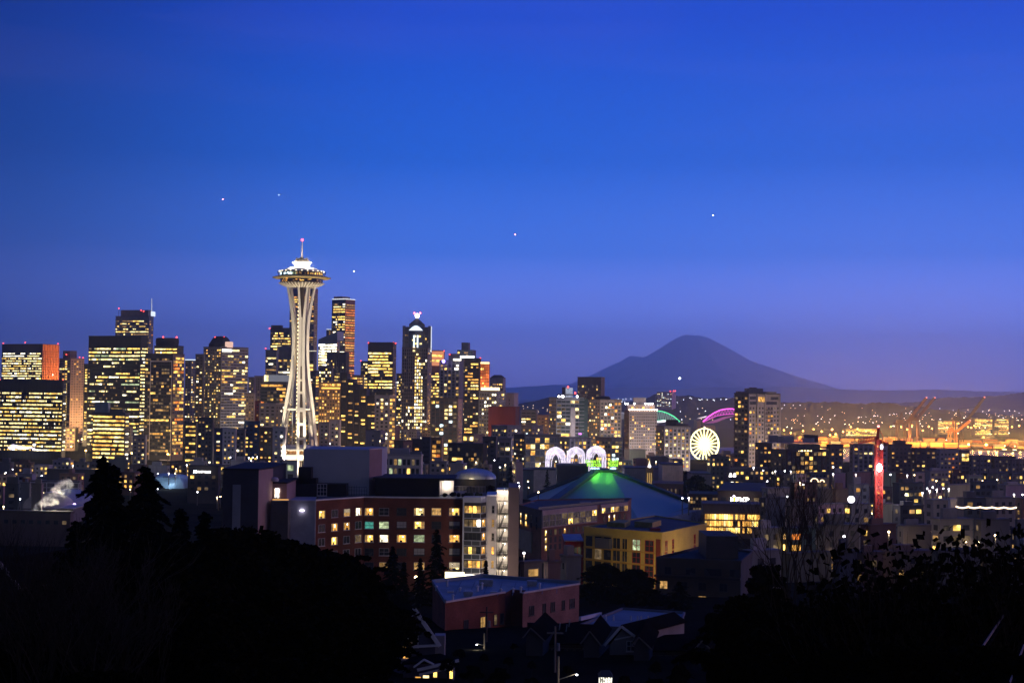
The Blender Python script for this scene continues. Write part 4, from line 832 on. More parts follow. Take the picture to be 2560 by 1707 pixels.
# ================================================================ observation tower
def observation_tower():
 Y = 1250
 def zf(y): return at(748, y, Y).z
 c = at(749.5, 989, Y); cx, cy = c.x, Y
 m_px = Y / F
 T = empty('observation_tower', (cx, cy, 0), 'tall white observation tower with a flying saucer top and splayed legs', 'observation tower')
 cream = wall((.80, .76, .68), .6, .06, .1)
 steel = wall((.07, .055, .045), .7)
 dark = wall((.045, .04, .04), .6)
 K = [(0, 18.2), (24, 14.0), (50, 10.7), (72, 7.0), (90, 5.2), (105, 4.9), (119, 5.7), (132, 7.6), (146, 10.2)]
 WD = [(0, 5.4), (24, 5.2), (50, 4.6), (72, 3.6), (90, 3.1), (119, 2.9), (132, 4.6), (146, 7.0)]
 zz = [k[0] for k in K]
 def Rz(z):
  # smooth cubic through the measured radii
  i = max(0, min(len(K) - 2, sum(1 for k in zz if k <= z) - 1))
  def sl(j):
   j0, j1 = max(0, j - 1), min(len(K) - 1, j + 1); return (K[j1][1] - K[j0][1]) / (K[j1][0] - K[j0][0])
  h = K[i+1][0] - K[i][0]; t = (z - K[i][0]) / h
  return (2*t**3 - 3*t**2 + 1) * K[i][1] + (t**3 - 2*t*t + t) * h * sl(i) + (-2*t**3 + 3*t*t) * K[i+1][1] + (t**3 - t*t) * h * sl(i+1)
 def wd(z): return float(np.interp(z, [k[0] for k in WD], [k[1] for k in WD]))
 phis = [R(14), R(134), R(-106)]
 for ph in phis:
  rad = Vector((math.sin(ph), -math.cos(ph), 0)); tan = Vector((math.cos(ph), math.sin(ph), 0))
  mb = MB(); zs = np.linspace(-2, 146, 40)
  for s in (-1, 1):
   ring = []
   for z in zs:
    r_ = Rz(max(0, z)); w_ = wd(max(0, z)); ctr = Vector((cx, cy, z)) + rad * r_ + tan * (s * w_ / 2)
    hw = 1.0 - .35 * smooth(112, 146, z); hd = 1.25 - .45 * smooth(119, 146, z)
    ring.append([ctr + tan * a * hw + rad * b * hd for a, b in ((-1, -1), (1, -1), (1, 1), (-1, 1))])
   vs = [p for r4 in ring for p in r4]; fs = []
   for k in range(len(ring) - 1):
    for i in range(4):
     j = (i + 1) % 4; fs.append((k*4+i, k*4+j, (k+1)*4+j, (k+1)*4+i))
   fs += [(3, 2, 1, 0), tuple(len(vs) - 4 + i for i in range(4))]
   mb.add(vs, fs)
  leg = mb.build('leg', cream, T)
  # web plates between the twin beams
  for (za, zb) in ((1, 3), (28.2, 30.2), (39, 41), (49.5, 52.5), (63, 64.8), (72.5, 74)):
   w2 = MB()
   for z in (za,):
    p0 = Vector((cx, cy, za)) + rad * Rz(za); p1 = Vector((cx, cy, zb)) + rad * Rz(zb)
    w2.bar(p0, p1, wd(za) - 1.4, 1.0, tan)
   w2.build('cross_plate', cream, leg)
  w2 = MB(); zs2 = np.linspace(84, 121, 14)
  for a, b in zip(zs2, zs2[1:]):
   w2.bar(Vector((cx, cy, a)) + rad * (Rz(a) - .1), Vector((cx, cy, b)) + rad * (Rz(b) - .1), max(.6, wd(a) - 1.4), .7, tan)
  w2.build('web_panel', wall((.70, .66, .60), .6, .06, .1), leg)
 # elevator core
 mb = MB(); mb.lathe([(2.5, -2), (2.5, 144)], (cx, cy, 0), 6, a0=.3)
 for k in range(36): mb.lathe([(2.7, k * 4.0), (2.7, k * 4.0 + .4)], (cx, cy, 0), 6, a0=.3)
 mb.build('elevator_core', steel, T)
 mb = MB(); mb.tube((cx - 5.2, cy - 1, 24), (cx - 5.2, cy - 1, 92), .5, n=8); mb.build('stair_tube', wall((.35, .36, .42)), T)
 lamp = emit((1, .74, .36), 10)
 me = MB(); me.sphere((0, 0, 0), .42, 4); mm = bpy.data.meshes.new('core_lamp'); mm.from_pydata(me.v, [], me.f); mm.materials.append(lamp)
 for k in range(48):
  o = bpy.data.objects.new('core_lamp', mm); COL.objects.link(o); o.parent = T; o.location = (-1.7, -2.9, 3 + k * 2.92)
 # brace ring at 1/3 height
 for a, b in ((0, 1), (1, 2), (2, 0)):
  mb = MB()
  pa = Vector((cx, cy, 51)) + Vector((math.sin(phis[a]), -math.cos(phis[a]), 0)) * 9.6
  pb = Vector((cx, cy, 51)) + Vector((math.sin(phis[b]), -math.cos(phis[b]), 0)) * 9.6
  mb.bar(pa, pb, 1.6, 1.4, (0, 0, 1)); mb.build('brace', cream, T)
 # lower platform
 mb = MB(); mb.lathe([(6, 24.2), (13, 23.4), (16.4, 21.0), (16.6, 20.2), (12, 20.0)], (cx, cy, 0), 36); mb.build('platform_roof', cream, T, True)
 mb = MB(); mb.lathe([(14.2, 20.3), (14.2, 17.6)], (cx, cy, 0), 36); mb.build('platform_window', emit((1, .45, .15), .35, False, .7, .5), T)
 mb = MB(); mb.lathe([(14.3, 17.6), (16.8, 17.4), (16.8, 15.6), (15, 13.6), (9, 12.4), (2.6, 12.2)], (cx, cy, 0), 36); mb.build('platform_soffit', cream, T, True)
 # saucer
 def hz(y): return zf(y)
 def rr(px): return px * m_px
 mb = MB(); n = 32
 mb.lathe([(rr(31), hz(719)), (rr(50), hz(713)), (rr(57), hz(708.5)), (rr(56.5), hz(707.3)), (rr(48), hz(707))], (cx, cy, 0), 64); mb.build('saucer_soffit', wall((.20, .17, .13), .6), T, True)
 for k in range(40):
  a = 2 * math.pi * k / 40; d = Vector((math.sin(a), -math.cos(a), 0)); t_ = Vector((d.y, -d.x, 0))
  mb = MB(); mb.bar(Vector((cx, cy, hz(719.5))) + d * rr(31), Vector((cx, cy, hz(712.7))) + d * rr(51), .42, .6, t_); mb.bar(Vector((cx, cy, hz(712.7))) + d * rr(51), Vector((cx, cy, hz(708))) + d * rr(57.5), .42, .5, t_)
  mb.build('soffit_rib', cream, T)
 mb = MB(); mb.lathe([(rr(53), hz(707)), (rr(53.5), hz(698))], (cx, cy, 0), 64); mb.build('restaurant_window', glass((.015, .016, .022), .1), T)
 rng = random.Random(8)
 for k in range(15):
  a = rng.uniform(-1.2, 1.2); mb = MB(); d = Vector((math.sin(a), -math.cos(a), 0)); p = Vector((cx, cy, hz(702.5) + rng.uniform(-.8, .8))) + d * (rr(53.4)); t_ = Vector((math.cos(a), math.sin(a), 0))
  mb.obox(p - t_ * .8, t_ * 1.5, d * .1, Vector((0, 0, .6))); mb.build('window', em(rng.choice('yaad')), T)
 mb = MB(); mb.lathe([(rr(50), hz(698.4)), (rr(66), hz(697.4)), (rr(73.3), hz(695)), (rr(73.3), hz(694.2)), (rr(66), hz(692.2)), (rr(56), hz(691))], (cx, cy, 0), 72); mb.build('halo_ring', wall((.36, .27, .10), .5), T, True)
 for k in range(48):
  a = 2 * math.pi * k / 48; d = Vector((math.sin(a), -math.cos(a), 0)); t_ = Vector((d.y, -d.x, 0))
  mb = MB(); mb.bar(Vector((cx, cy, hz(697))) + d * rr(66.5), Vector((cx, cy, hz(694.8))) + d * rr(73.6), .25, .3, t_); mb.build('halo_rib', wall((.30, .24, .12)), T)
 mb = MB(); mb.lathe([(rr(54), hz(691)), (rr(53), hz(680))], (cx, cy, 0), 64); mb.build('observation_deck', glass((.02, .025, .03), .15), T)
 for k in range(44):
  a = -1.4 + 2.8 * k / 43; d = Vector((math.sin(a), -math.cos(a), 0)); t_ = Vector((math.cos(a), math.sin(a), 0))
  ch = ('c' if a < -.35 else ('g' if a < -.1 else ('d' if a < .2 else rng.choice('yad'))))
  if rng.random() < .55:
   mb = MB(); p = Vector((cx, cy, hz(688.5))) + d * (rr(53.6)); mb.obox(p - t_ * .5, t_ * 1.0, d * .1, Vector((0, 0, rng.uniform(1.2, 2.2)))); mb.build('window', em(ch), T)
 for k in range(48):        # leaning glass barrier posts
  a = 2 * math.pi * k / 48; d = Vector((math.sin(a), -math.cos(a), 0)); t_ = Vector((d.y, -d.x, 0))
  mb = MB(); mb.bar(Vector((cx, cy, hz(691))) + d * rr(57), Vector((cx, cy, hz(679.5))) + d * rr(60.5), .12, .25, t_); mb.build('barrier_post', wall((.12, .12, .13)), T)
 prof = [(rr(55.5), hz(680)), (rr(54.5), hz(678.6)), (rr(40), hz(673)), (rr(28), hz(669.5)), (rr(21), hz(668)), (rr(18.5), hz(666)), (rr(18.5), hz(664)), (rr(20.5), hz(660.5)), (rr(25), hz(656.8)), (rr(25), hz(655.5)), (rr(15), hz(655))]
 mb = MB(); mb.lathe(prof, (cx, cy, 0), 64); mb.build('roof_dish', cream, T, True)
 for k in range(24):
  a = 2 * math.pi * (k + .5) / 24; d = Vector((math.sin(a), -math.cos(a), 0)); mb = MB(); mb.sphere(Vector((cx, cy, hz(679.0))) + d * rr(55.8), .45, 4); mb.build('roof_edge_lamp', emit((1, .86, .55), 4), T)
 mb = MB(); mb.lathe([(rr(17), hz(655.2)), (rr(18.2), hz(651)), (rr(15), hz(648.5)), (rr(8), hz(647.6)), (rr(4.2), hz(647)), (rr(4.2), hz(643)), (.01, hz(642.8))], (cx, cy, 0), 24)
 for k in range(14):
  a = 6.28 * k / 14; mb.box(cx + rr(14) * math.cos(a) - .4, cx + rr(14) * math.cos(a) + .4, cy + rr(14) * math.sin(a) - .4, cy + rr(14) * math.sin(a) + .4, hz(649.5), hz(646.5 - (k % 3)))
 mb.build('top_machinery', dark, T)
 p0, p1 = hz(643), hz(601.5)
 mb = MB(); mb.tube((cx, cy, p0), (cx, cy, p0 + (p1 - p0) * .45), .75, .55, 6); mb.tube((cx, cy, p0 + (p1 - p0) * .45), (cx, cy, p1), .5, .3, 6); mb.build('spire', wall((.35, .30, .32)), T)
 mb = MB(); mb.sphere((cx, cy, hz(600)), .95, 6); mb.build('beacon_lamp', emit((1, .06, .10), 9), T)
 # floodlights of the tower
 def spot(p, tgt, power, ang, col=(1, .84, .60), r=1.0):
  l = bpy.data.lights.new('floodlight', 'SPOT'); l.energy = power; l.spot_size = R(ang); l.spot_blend = .7; l.color = col; l.shadow_soft_size = r
  o = bpy.data.objects.new('floodlight', l); COL.objects.link(o); o.parent = T
  o.location = Vector(p) - Vector(T.location); o.rotation_euler = (Vector(tgt) - Vector(p)).to_track_quat('-Z', 'Y').to_euler()
 for ph in (R(14), R(-106), R(134), R(-46), R(74)):
  d = Vector((math.sin(ph), -math.cos(ph), 0)); b = Vector((cx, cy, 0))
  spot(b + d * 24 + Vector((0, 0, 22)), b + Vector((0, 0, 70)), NEEDLE * .9, 50)
  spot(b + d * 38 + Vector((0, 0, 6)), b + Vector((0, 0, 16)), NEEDLE * .55, 60)
 for ph in (R(-60), R(60), R(0)):
  d = Vector((math.sin(ph), -math.cos(ph), 0)); b = Vector((cx, cy, 0))
  spot(b + d * 75 + Vector((0, 0, 12)), b + Vector((0, 0, 112)), NEEDLE * 2.6, 42)
 for k in range(6):
  a = 2 * math.pi * (k + .5) / 6; d = Vector((math.sin(a), -math.cos(a), 0)); b = Vector((cx, cy, 0))
  spot(b + d * rr(52) + Vector((0, 0, hz(676.0) + 4)), b + d * rr(10) + Vector((0, 0, hz(662))), NEEDLE * .16, 120, (1, .9, .68), .5)
 return T
NEEDLE = 130000
observation_tower()
# ================================================================ text helper
def text_mesh(body, width, height, depth=0.12, shear=0.0, spacing=1.0):
 cu = bpy.data.curves.new('letters', 'FONT'); cu.body = body; cu.extrude = depth / 2; cu.align_x = 'CENTER'; cu.align_y = 'CENTER'; cu.shear = shear; cu.space_character = spacing; cu.offset = 0.025
 o = bpy.data.objects.new('letters', cu); COL.objects.link(o)
 dg = bpy.context.evaluated_depsgraph_get(); dg.update()
 me = bpy.data.meshes.new_from_object(o.evaluated_get(dg))
 bpy.data.objects.remove(o); bpy.data.curves.remove(cu)
 co = np.zeros(len(me.vertices) * 3); me.vertices.foreach_get('co', co); co = co.reshape(-1, 3)
 lo, hi = co.min(0), co.max(0); c = (lo + hi) / 2
 co[:, 0] = (co[:, 0] - c[0]) * width / (hi[0] - lo[0]); co[:, 1] = (co[:, 1] - c[1]) * height / (hi[1] - lo[1])
 me.vertices.foreach_set('co', co.ravel()); me.update()
 return me
def put_text(T, body, p, width, height, mat, yaw=0.0, name='lettering', **k):
 me = text_mesh(body, width, height, **k); me.materials.clear(); me.materials.append(mat)
 o = bpy.data.objects.new(name, me); COL.objects.link(o)
 o.rotation_euler = (R(90), 0, yaw)
 if T is not None: o.parent = T; o.location = Vector(p) - wloc(T)
 else: o.location = p
 return o
def point(T, p, power, col, r=.5, name='lamp_light'):
 l = bpy.data.lights.new(name, 'POINT'); l.energy = power; l.color = col; l.shadow_soft_size = r
 o = bpy.data.objects.new(name, l); COL.objects.link(o)
 if T is not None: o.parent = T; o.location = Vector(p) - wloc(T)
 else: o.location = p
 return o
# ================================================================ ferris wheel
def ferris_wheel():
 Y = 2730; c = at(1761, 1110.5, Y); r = 39.5 * Y / F
 T = empty('ferris_wheel', (c.x, c.y, -38), 'large ferris wheel blazing with white and yellow spokes on the waterfront', 'ferris wheel')
 yaw = R(20); ux = Vector((math.cos(yaw), math.sin(yaw), 0)); n = Vector((math.sin(yaw), -math.cos(yaw), 0)); uz = Vector((0, 0, 1))
 def P(a, rad, d=0.0): return c + (ux * math.cos(a) + uz * math.sin(a)) * rad + n * d
 for d in (-1.6, 1.6):
  mb = MB()
  for k in range(64): mb.tube(P(2*math.pi*k/64, r, d), P(2*math.pi*(k+1)/64, r, d), .75, n=5, cap=False)
  mb.build('rim', emit((1, .95, .45), 3.5), T)
 for k in range(21):
  a = 2*math.pi*(k + .35)/21
  mb = MB(); mb.tube(P(a, 3.2, 0), P(a, r - .4, 0), 1.75, 1.0, 5); mb.build('spoke', emit((1, .86, .34), 3.2), T)
 mb = MB(); mb.tube(P(0, 0, -2.5), P(0, 0, 2.5), 5.5, n=20); mb.build('hub', emit((1, .95, .75), 20, True), T)
 for k in range(42):
  a = 2*math.pi*k/42; q = P(a, r + 1.0, 0); mb = MB(); mb.box(q.x - .9, q.x + .9, q.y - 1.2, q.y + 1.2, q.z - 2.4, q.z - .2); mb.build('gondola', wall((.5, .5, .45)), T)
 for s in (-1, 1):
  for d in (-3.4, 3.4):
   mb = MB(); mb.tube(P(0, 0, d), Vector((c.x, c.y, -38)) + ux * s * 15 + n * d * 2, .7, n=6); mb.build('support_leg', wall((.6, .6, .6)), T)
 p = P(math.pi/2, r + 2.4); mb = MB(); mb.sphere(p, .8, 5); mb.build('beacon_lamp', emit((1, .9, .8), 10), T)
 point(T, c + n * 9, 60000, (1, .85, .5), 3)
ferris_wheel()
# ================================================================ white gothic arches
def arches():
 spec = [(1366.5, 1410, 1117, 1184, 1040), (1419.5, 1459, 1116.5, 1184, 1060), (1468.5, 1511, 1114, 1184, 1050)]
 names = ['white lit gothic arch frame, the one farthest from the twin green signs', 'white lit gothic arch frame in the middle of the three', 'white lit gothic arch frame rising behind the green arena sign']
 for (x0, x1, yt, yb, Y), lab in zip(spec, names):
  a, b = at(x0, yb, Y), at(x1, yb, Y); top = at((x0 + x1) / 2, yt, Y).z; w = (b.x - a.x) / 2; cx = (a.x + b.x) / 2; zb = ground_z(cx, Y)
  T = empty('gothic_arch', (cx, Y, zb), lab, 'arch', 'white arches')
  white = emit((.90, .80, 1.0), 1.25, False, .3, .35)  # floodlight on the white concrete ribs put in as their own glow
  h = top - zb; rot = R(7); D = 2 * w
  def oh(s): return w * float(np.interp(s, [0, .03, .12, .25, .4, .6, 9], [.12, .25, .58, .84, .96, 1, 1]))
  def ih(s): return w * float(np.interp(s, [0, .34, .42, .55, .75, 1.0, 1.6, 9], [0, 0, .20, .42, .56, .62, .66, .66]))
  ss = [0, .015, .03, .07, .12, .18, .25, .32, .38, .44, .52, .6, .75, .9, 1.1, 1.5, h / D]
  for side in range(4):
   an = rot + side * math.pi / 2
   u = Vector((math.cos(an), math.sin(an), 0)); n = Vector((math.sin(an), -math.cos(an), 0)); base = Vector((cx, Y, 0))
   for sg in (-1, 1):
    for f in (0, .5, 1):
     mb = MB(); prev = None
     for s in ss:
      p = base + u * sg * (ih(s) * (1 - f) + oh(s) * f) + n * oh(s) * .97 + Vector((0, 0, top - s * D))
      if prev is not None: mb.tube(prev, p, .2 if f in (0, 1) else .13, n=5, cap=False)
      prev = p
     mb.build('rib', white, T)
    mb = MB()
    for s in np.linspace(.04, .62, 12):
     mb.tube(base + u * sg * ih(s) + n * oh(s) * .97 + Vector((0, 0, top - s * D)), base + u * sg * oh(s) + n * oh(s) * .97 + Vector((0, 0, top - s * D - .5)), .15, n=4)
    mb.build('lattice', white, T)
  mb = MB(); mb.sphere((cx + .4, Y, at(cx, 1158, Y).z if False else zb + 9), 1.0, 6, sz=.6); mb.build('lamp', emit((1, .80, .6), 8), T)
  point(T, (cx, Y, zb + h * .35), 15000, (.9, .82, 1), 1.0)
arches()
# white ribbed museum halls
def ribbed_hall(label, x0, x1, yt, Y, col, depth=25, yb=None):
 a, b = at(x0, yt, Y), at(x1, yt, Y)
 zb = ground_z(a.x, Y)
 T = empty('museum_hall', ((a.x + b.x)/2, Y, zb), label, 'hall')
 mb = MB(); mb.box(a.x, b.x, Y, Y + depth, zb - 2, a.z); mb.build('wall', wall(col), T)
 mb = MB(); k = int((b.x - a.x) / 1.3)
 for i in range(k + 1): x = a.x + (b.x - a.x) * i / k; mb.box(x - .16, x + .16, Y - .35, Y, zb, a.z - .1)
 mb.build('wall_rib', wall([c * .92 for c in col]), T)
 mb = MB(); mb.box(a.x - .3, b.x + .3, Y - .6, Y + depth, a.z, a.z + .7); mb.build('roof', wall((.10, .10, .115)), T)
 return T
ribbed_hall('pale ribbed hall under the arch farthest from the signs', 1335, 1390, 1174, 985, (.62, .55, .55))
ribbed_hall('small bluish hall with lit doors beside the dark spire tree', 1285, 1334, 1176, 990, (.22, .27, .32))
ribbed_hall('long grey ribbed hall behind the arena roof', 1562, 1660, 1171, 990, (.40, .36, .38))
ribbed_hall('bright pinkish ribbed hall at the end of the long grey one', 1656, 1707, 1162, 960, (.72, .58, .55))
ribbed_hall('dim ribbed wing hidden under bare trees beside the pinkish hall', 1730, 1778, 1185, 930, (.30, .26, .27))
T = ribbed_hall('dark stone hall with mottled wall beneath the middle arch', 1393, 1470, 1164, 1000, (.09, .085, .10))
# bell tower with a small lit spire
def spire_tower():
 Y = 930; a, b = at(1615, 1168, Y), at(1633, 1168, Y); zb = ground_z(a.x, Y)
 T = empty('bell_tower', ((a.x + b.x)/2, Y, zb), 'slim golden brick tower with a lit needle spire before the long ribbed hall', 'tower')
 mb = MB(); mb.box(a.x, b.x, Y, Y + 4, zb - 2, a.z); mb.build('wall', wall((.36, .24, .11)), T)
 mb = MB()
 for k in range(3): x = a.x + (b.x - a.x) * (.18 + .25 * k); mb.box(x, x + .45, Y - .02, Y - .01, zb + 1, a.z - 3)
 mb.build('slot_window', emit((1, .6, .18), .5), T)
 c = (a.x + b.x)/2; p = at(1624, 1149, Y)
 mb = MB(); mb.add([(c - .9, Y + .6, a.z), (c + .9, Y + .6, a.z), (c + .9, Y + 2.4, a.z), (c - .9, Y + 2.4, a.z), (c, Y + 1.5, p.z)], [(0, 1, 4), (1, 2, 4), (2, 3, 4), (3, 0, 4), (3, 2, 1, 0)]); mb.build('spire', emit((1, .85, .6), 1.4), T)
 mb = MB(); mb.sphere((c, Y + 1.0, a.z + .6), .8, 5); mb.build('lamp', emit((.95, .85, 1), 10), T)
 point(T, (c, Y - 4, zb + 5), 900, (1, .7, .3), .4)
spire_tower()
# ================================================================ stadium roof arches
def stadium_arch(label, pts, Y, col, s, web, chord=None, off=0.0):
 P = [at(x, y, Y) for x, y in pts]
 T = empty('stadium_arch', (P[0].x, Y, -36), label, 'roof arch', 'stadium roof arches')
 # smooth top chord
 N_ = 26; ts = np.linspace(0, len(P) - 1, N_)
 top = [Vector((float(np.interp(t, range(len(P)), [p.x for p in P])), Y, float(np.interp(t, range(len(P)), [p.z for p in P])))) for t in ts]
 mb = MB()
 for a, b in zip(top, top[1:]): mb.tube(a, b, 1.4, n=6)
 mb.build('top_chord', emit(col, s), T)
 bot = [at(x, y, Y) for x, y in chord]
 bt = [Vector((float(np.interp(p.x, [q.x for q in bot], [q.x for q in bot])), Y, float(np.interp(p.x, [q.x for q in bot], [q.z for q in bot])))) for p in top]
 mb = MB()
 for a, b in zip(bt, bt[1:]):
  if (a - b).length > .1: mb.tube(a, b, .9, n=6)
 mb.build('bottom_chord', emit(col, s * .5), T)
 for i in range(0, N_ - 1, 2):
  if abs(top[i].z - bt[i].z) < 2: continue
  mb = MB(); mb.tube(top[i], bt[min(N_ - 1, i + 1)], .5, n=5); mb.tube(bt[min(N_ - 1, i + 1)], top[min(N_ - 1, i + 2)], .5, n=5); mb.build('web_strut', emit(web, s * .45), T)
 for p in (top[0], top[-1]):
  mb = MB(); mb.tube((p.x, Y, -38), p, 1.6, n=6); mb.build('pylon', wall((.12, .12, .14)), T)
 return T
stadium_arch('stadium roof arch lit green with a white deck below', [(1620, 1029), (1640, 1027.5), (1655, 1028), (1670, 1033), (1685, 1041), (1700, 1054)], 3900, (.10, 1.0, .45), 1.3, (.6, .9, .8), chord=[(1618, 1050), (1660, 1049), (1684, 1051), (1700, 1055)])
T = stadium_arch('stadium roof arch lit magenta pink beside the tan apartment tower', [(1757, 1054), (1770, 1042), (1785, 1032), (1800, 1025), (1815, 1022), (1830, 1021.5), (1845, 1024)], 3900, (1.0, .10, .75), 2.2, (1.0, .12, .8), chord=[(1757, 1056), (1772, 1048), (1790, 1040), (1810, 1036), (1830, 1034.5), (1846, 1036)])
T2 = stadium_arch('stadium roof arch seen end on in pale grey between the hotel and residential towers', [(1552, 1034), (1556, 1031), (1561, 1034)], 3900, (.6, .58, .75), .5, (.6, .6, .75), chord=[(1552, 1046), (1561, 1046)])
def lit_deck(label, pts, col, s):
 P = [at(x, y, 3920) for x, y in pts]
 T = empty('stadium_stand', (P[0].x, 3920, -36), label, 'stand')
 mb = MB(); mb.add([(p.x, 3920, p.z) for p in P] + [(p.x, 3960, p.z - 2) for p in P], [tuple(range(len(P))), tuple(range(len(P), 2*len(P)))[::-1]] + [(i, i + len(P), (i + 1) % len(P) + len(P), (i + 1) % len(P)) for i in range(len(P))])
 mb.build('roof_deck', emit(col, s), T)
 mb = MB(); mb.box(P[0].x - 3, P[-1].x + 3, 3925, 3990, -38, min(p.z for p in P) - 6); mb.build('stand_body', wall((.10, .09, .11)), T)
lit_deck('glaring white stadium deck under the green arch', [(1642, 1055), (1660, 1054), (1680, 1050.5), (1679, 1048.5), (1660, 1049.5), (1645, 1051.5)], (.92, .9, 1), 2.2)
lit_deck('dull pink stadium roof underside beneath the magenta arch', [(1763, 1057), (1790, 1056), (1815, 1046), (1838, 1040), (1838, 1038), (1812, 1041), (1786, 1050)], (.7, .16, .55), .38)
lit_deck('thin white stadium roof edge left of the magenta arch', [(1746, 1045), (1765, 1042.5), (1768, 1039), (1762, 1040), (1750, 1043.5)], (1, .85, .95), 1.1)
# ================================================================ arena with hyperbolic roof
def arena():
 ap = at(1509, 1178, 850)
 # outer roof points (photo position and depth)
 Lw = at(1318, 1246, 850); Fl = at(1378, 1262, 760); Fr = at(1600, 1304, 690); Rt = at(1733, 1262, 800); Bk = (at(1600, 1205, 960))
 T = empty('arena', (ap.x, ap.y, ground_z(ap.x, 850)), 'arena with a broad dark teal four sided roof rising to a flat peak', 'arena')
 rm, t, b = mat_new('ribbed_metal_roof')
 b.inputs['Base Color'].default_value = (.21, .26, .21, 1); b.inputs['Roughness'].default_value = .55; b.inputs['Metallic'].default_value = .15
 tcn = t.nodes.new('ShaderNodeTexCoord'); wv = t.nodes.new('ShaderNodeTexWave'); wv.bands_direction = 'DIAGONAL'; wv.inputs['Scale'].default_value = .45; bp = t.nodes.new('ShaderNodeBump'); bp.inputs['Strength'].default_value = .5
 t.links.new(tcn.outputs['Object'], wv.inputs[0]); t.links.new(wv.outputs[0], bp.inputs['Height']); t.links.new(bp.outputs[0], b.inputs['Normal'])
 def panel(a, c, top0, top1, sag, n=10):
  """ruled panel between two ridge lines a->top0 and c->top1"""
  mb = MB(); g = []
  for i in range(n + 1):
   s_ = i / n; row = []
   for j in range(n + 1):
    t_ = j / n
    p = a.lerp(top0, t_).lerp(c.lerp(top1, t_), s_)
    p.z -= sag * 4 * s_ * (1 - s_) * (1 - t_)
    row.append(p)
   g.append(row)
  vs = [p for r_ in g for p in r_]; m_ = n + 1
  mb.add(vs, [(i*m_+j, (i+1)*m_+j, (i+1)*m_+j+1, i*m_+j+1) for i in range(n) for j in range(n)])
  return mb
 tl, tr, tb = at(1492, 1178, 845), at(1527, 1180, 840), at(1512, 1176, 870)
 panel(Fl, Fr, tl, tr, 2.0).build('roof_panel', rm, T, True)
 panel(Lw, Fl, tl, tl, .6).build('roof_panel', rm, T, True)
 panel(Fr, Rt, tr, tr, .6).build('roof_panel', rm, T, True)
 panel(Rt, Lw, tr, tl, -2).build('roof_panel', rm, T, True)
 beam = wall((.045, .055, .075), .6)
 for a, c, w_ in ((Fl + Vector((0, -3, 1)), tl, 7.5), (Rt + Vector((0, 0, .5)), tr, 4.5), (Lw, tl, 3.0)):
  mb = MB(); mb.bar(a + Vector((0, 0, .6)), c + Vector((0, 0, .6)), w_ * .5, 1.6, (1, .25, 0)); mb.build('ridge_beam', beam, T)
 # pale edge beam and buttress on the near right
 mb = MB(); mb.bar(tr + Vector((1.5, 1, -.4)), Rt + Vector((4, 4, .2)), 1.0, 2.2, (0, 0, 1)); mb.build('edge_beam', wall((.40, .33, .33)), T)
 e0, e1, e2 = at(1606, 1306, 688), at(1733, 1265, 790), at(1785, 1268, 775); e3 = at(1740, 1300, 745)
 mb = MB(); mb.add([e0, e3 + Vector((0, 0, -1)), e2, e1, e0 - Vector((0, 0, 3.2)), e3 - Vector((0, 0, 4)), e2 - Vector((0, 0, 1.5)), e1 - Vector((0, 0, 3))], [(0, 1, 2, 3), (4, 7, 6, 5), (0, 4, 5, 1), (1, 5, 6, 2), (2, 6, 7, 3), (3, 7, 4, 0)]); mb.build('buttress', wall((.32, .31, .37)), T)
 # glass walls below
 mb = MB(); zb = ground_z(ap.x, 800) - 3
 poly = [(Fl.x + 6, Fl.y + 8), (Fr.x - 5, Fr.y + 14), (Rt.x - 8, Rt.y), (Bk.x, Bk.y)]
 mb.prism(poly, zb, [Fl.z - 4, Fr.z - 3, Rt.z - 6, Bk.z - 8]); mb.build('wall', glass((.03, .03, .035), .3), T)
 mb = MB(); mb.prism([(tl.x - 2, 842), (tr.x + 2, 838), (tr.x, 868), (tl.x, 870)], tl.z - 4.5, tl.z + .9); mb.build('peak_cap', wall((.06, .065, .085)), T)
 # green uplights under the two signs, plus an added wider fill downslope
 for f_, k_ in ((.20, .07), (.74, .07)):
  q = tl.lerp(tr, f_).lerp(Fl.lerp(Fr, f_), k_); point(T, q + Vector((0, -.5, 1.6)), GREEN, (.14, 1.0, .04), .3, 'green_floodlight'); point(T, q.lerp(Fl.lerp(Fr, f_), .10) + Vector((0, -.5, 1.8)), GREEN * .8, (.16, 1.0, .04), .3, 'green_floodlight'); point(T, q.lerp(Fl.lerp(Fr, f_), .30) + Vector((0, -2, 9)), GREEN * .22, (.10, 1.0, .22), 1.5, 'green_floodlight')
 return tl
GREEN = 1300
arena()
def arena_sign(label, x0, x1, yaw, Y, sh):
 c = at((x0 + x1) / 2, 1158, Y); w = (x1 - x0) * Y / F; px = Y / F
 T = empty('arena_sign', (c.x, Y, at((x0+x1)/2, 1174, Y).z), label, 'sign', 'twin arena signs')
 gm = emit((.42, 1.0, .06), 1.7);
 put_text(T, 'CLIMATE', at((x0 + x1) / 2 - 1.5, 1153.5, Y), w * .95, px * 7.6, gm, yaw, spacing=1.02, shear=sh)
 put_text(T, 'PLEDGE', at((x0 + x1) / 2 + (2 if sh < .1 else -2), 1162, Y), w * .92, px * 7.2, gm, yaw, shear=sh)
 put_text(T, 'ARENA', at((x0 + x1) / 2 + (4 if sh < .1 else -3), 1170.2, Y), w * .58, px * 5.2, emit((.45, .72, 1), 3.2), yaw, shear=sh)
 mb = MB()
 cl, cr = at(x0 + 2, 1176, Y + .8), at(x1 - 2, 1176, Y + .8)
 for k in range(5):
  x = cl.x + (cr.x - cl.x) * k / 4; mb.box(x - .12, x + .12, Y + .6, Y + .85, cl.z - 1.5, at(x0, 1149, Y).z)
 for yy in (1149.5, 1158, 1166.5, 1174): z = at((x0 + x1)/2, yy, Y).z; mb.box(cl.x, cr.x, Y + .6, Y + .85, z - .1, z + .1)
 mb.build('sign_frame', wall((.05, .05, .055)), T)
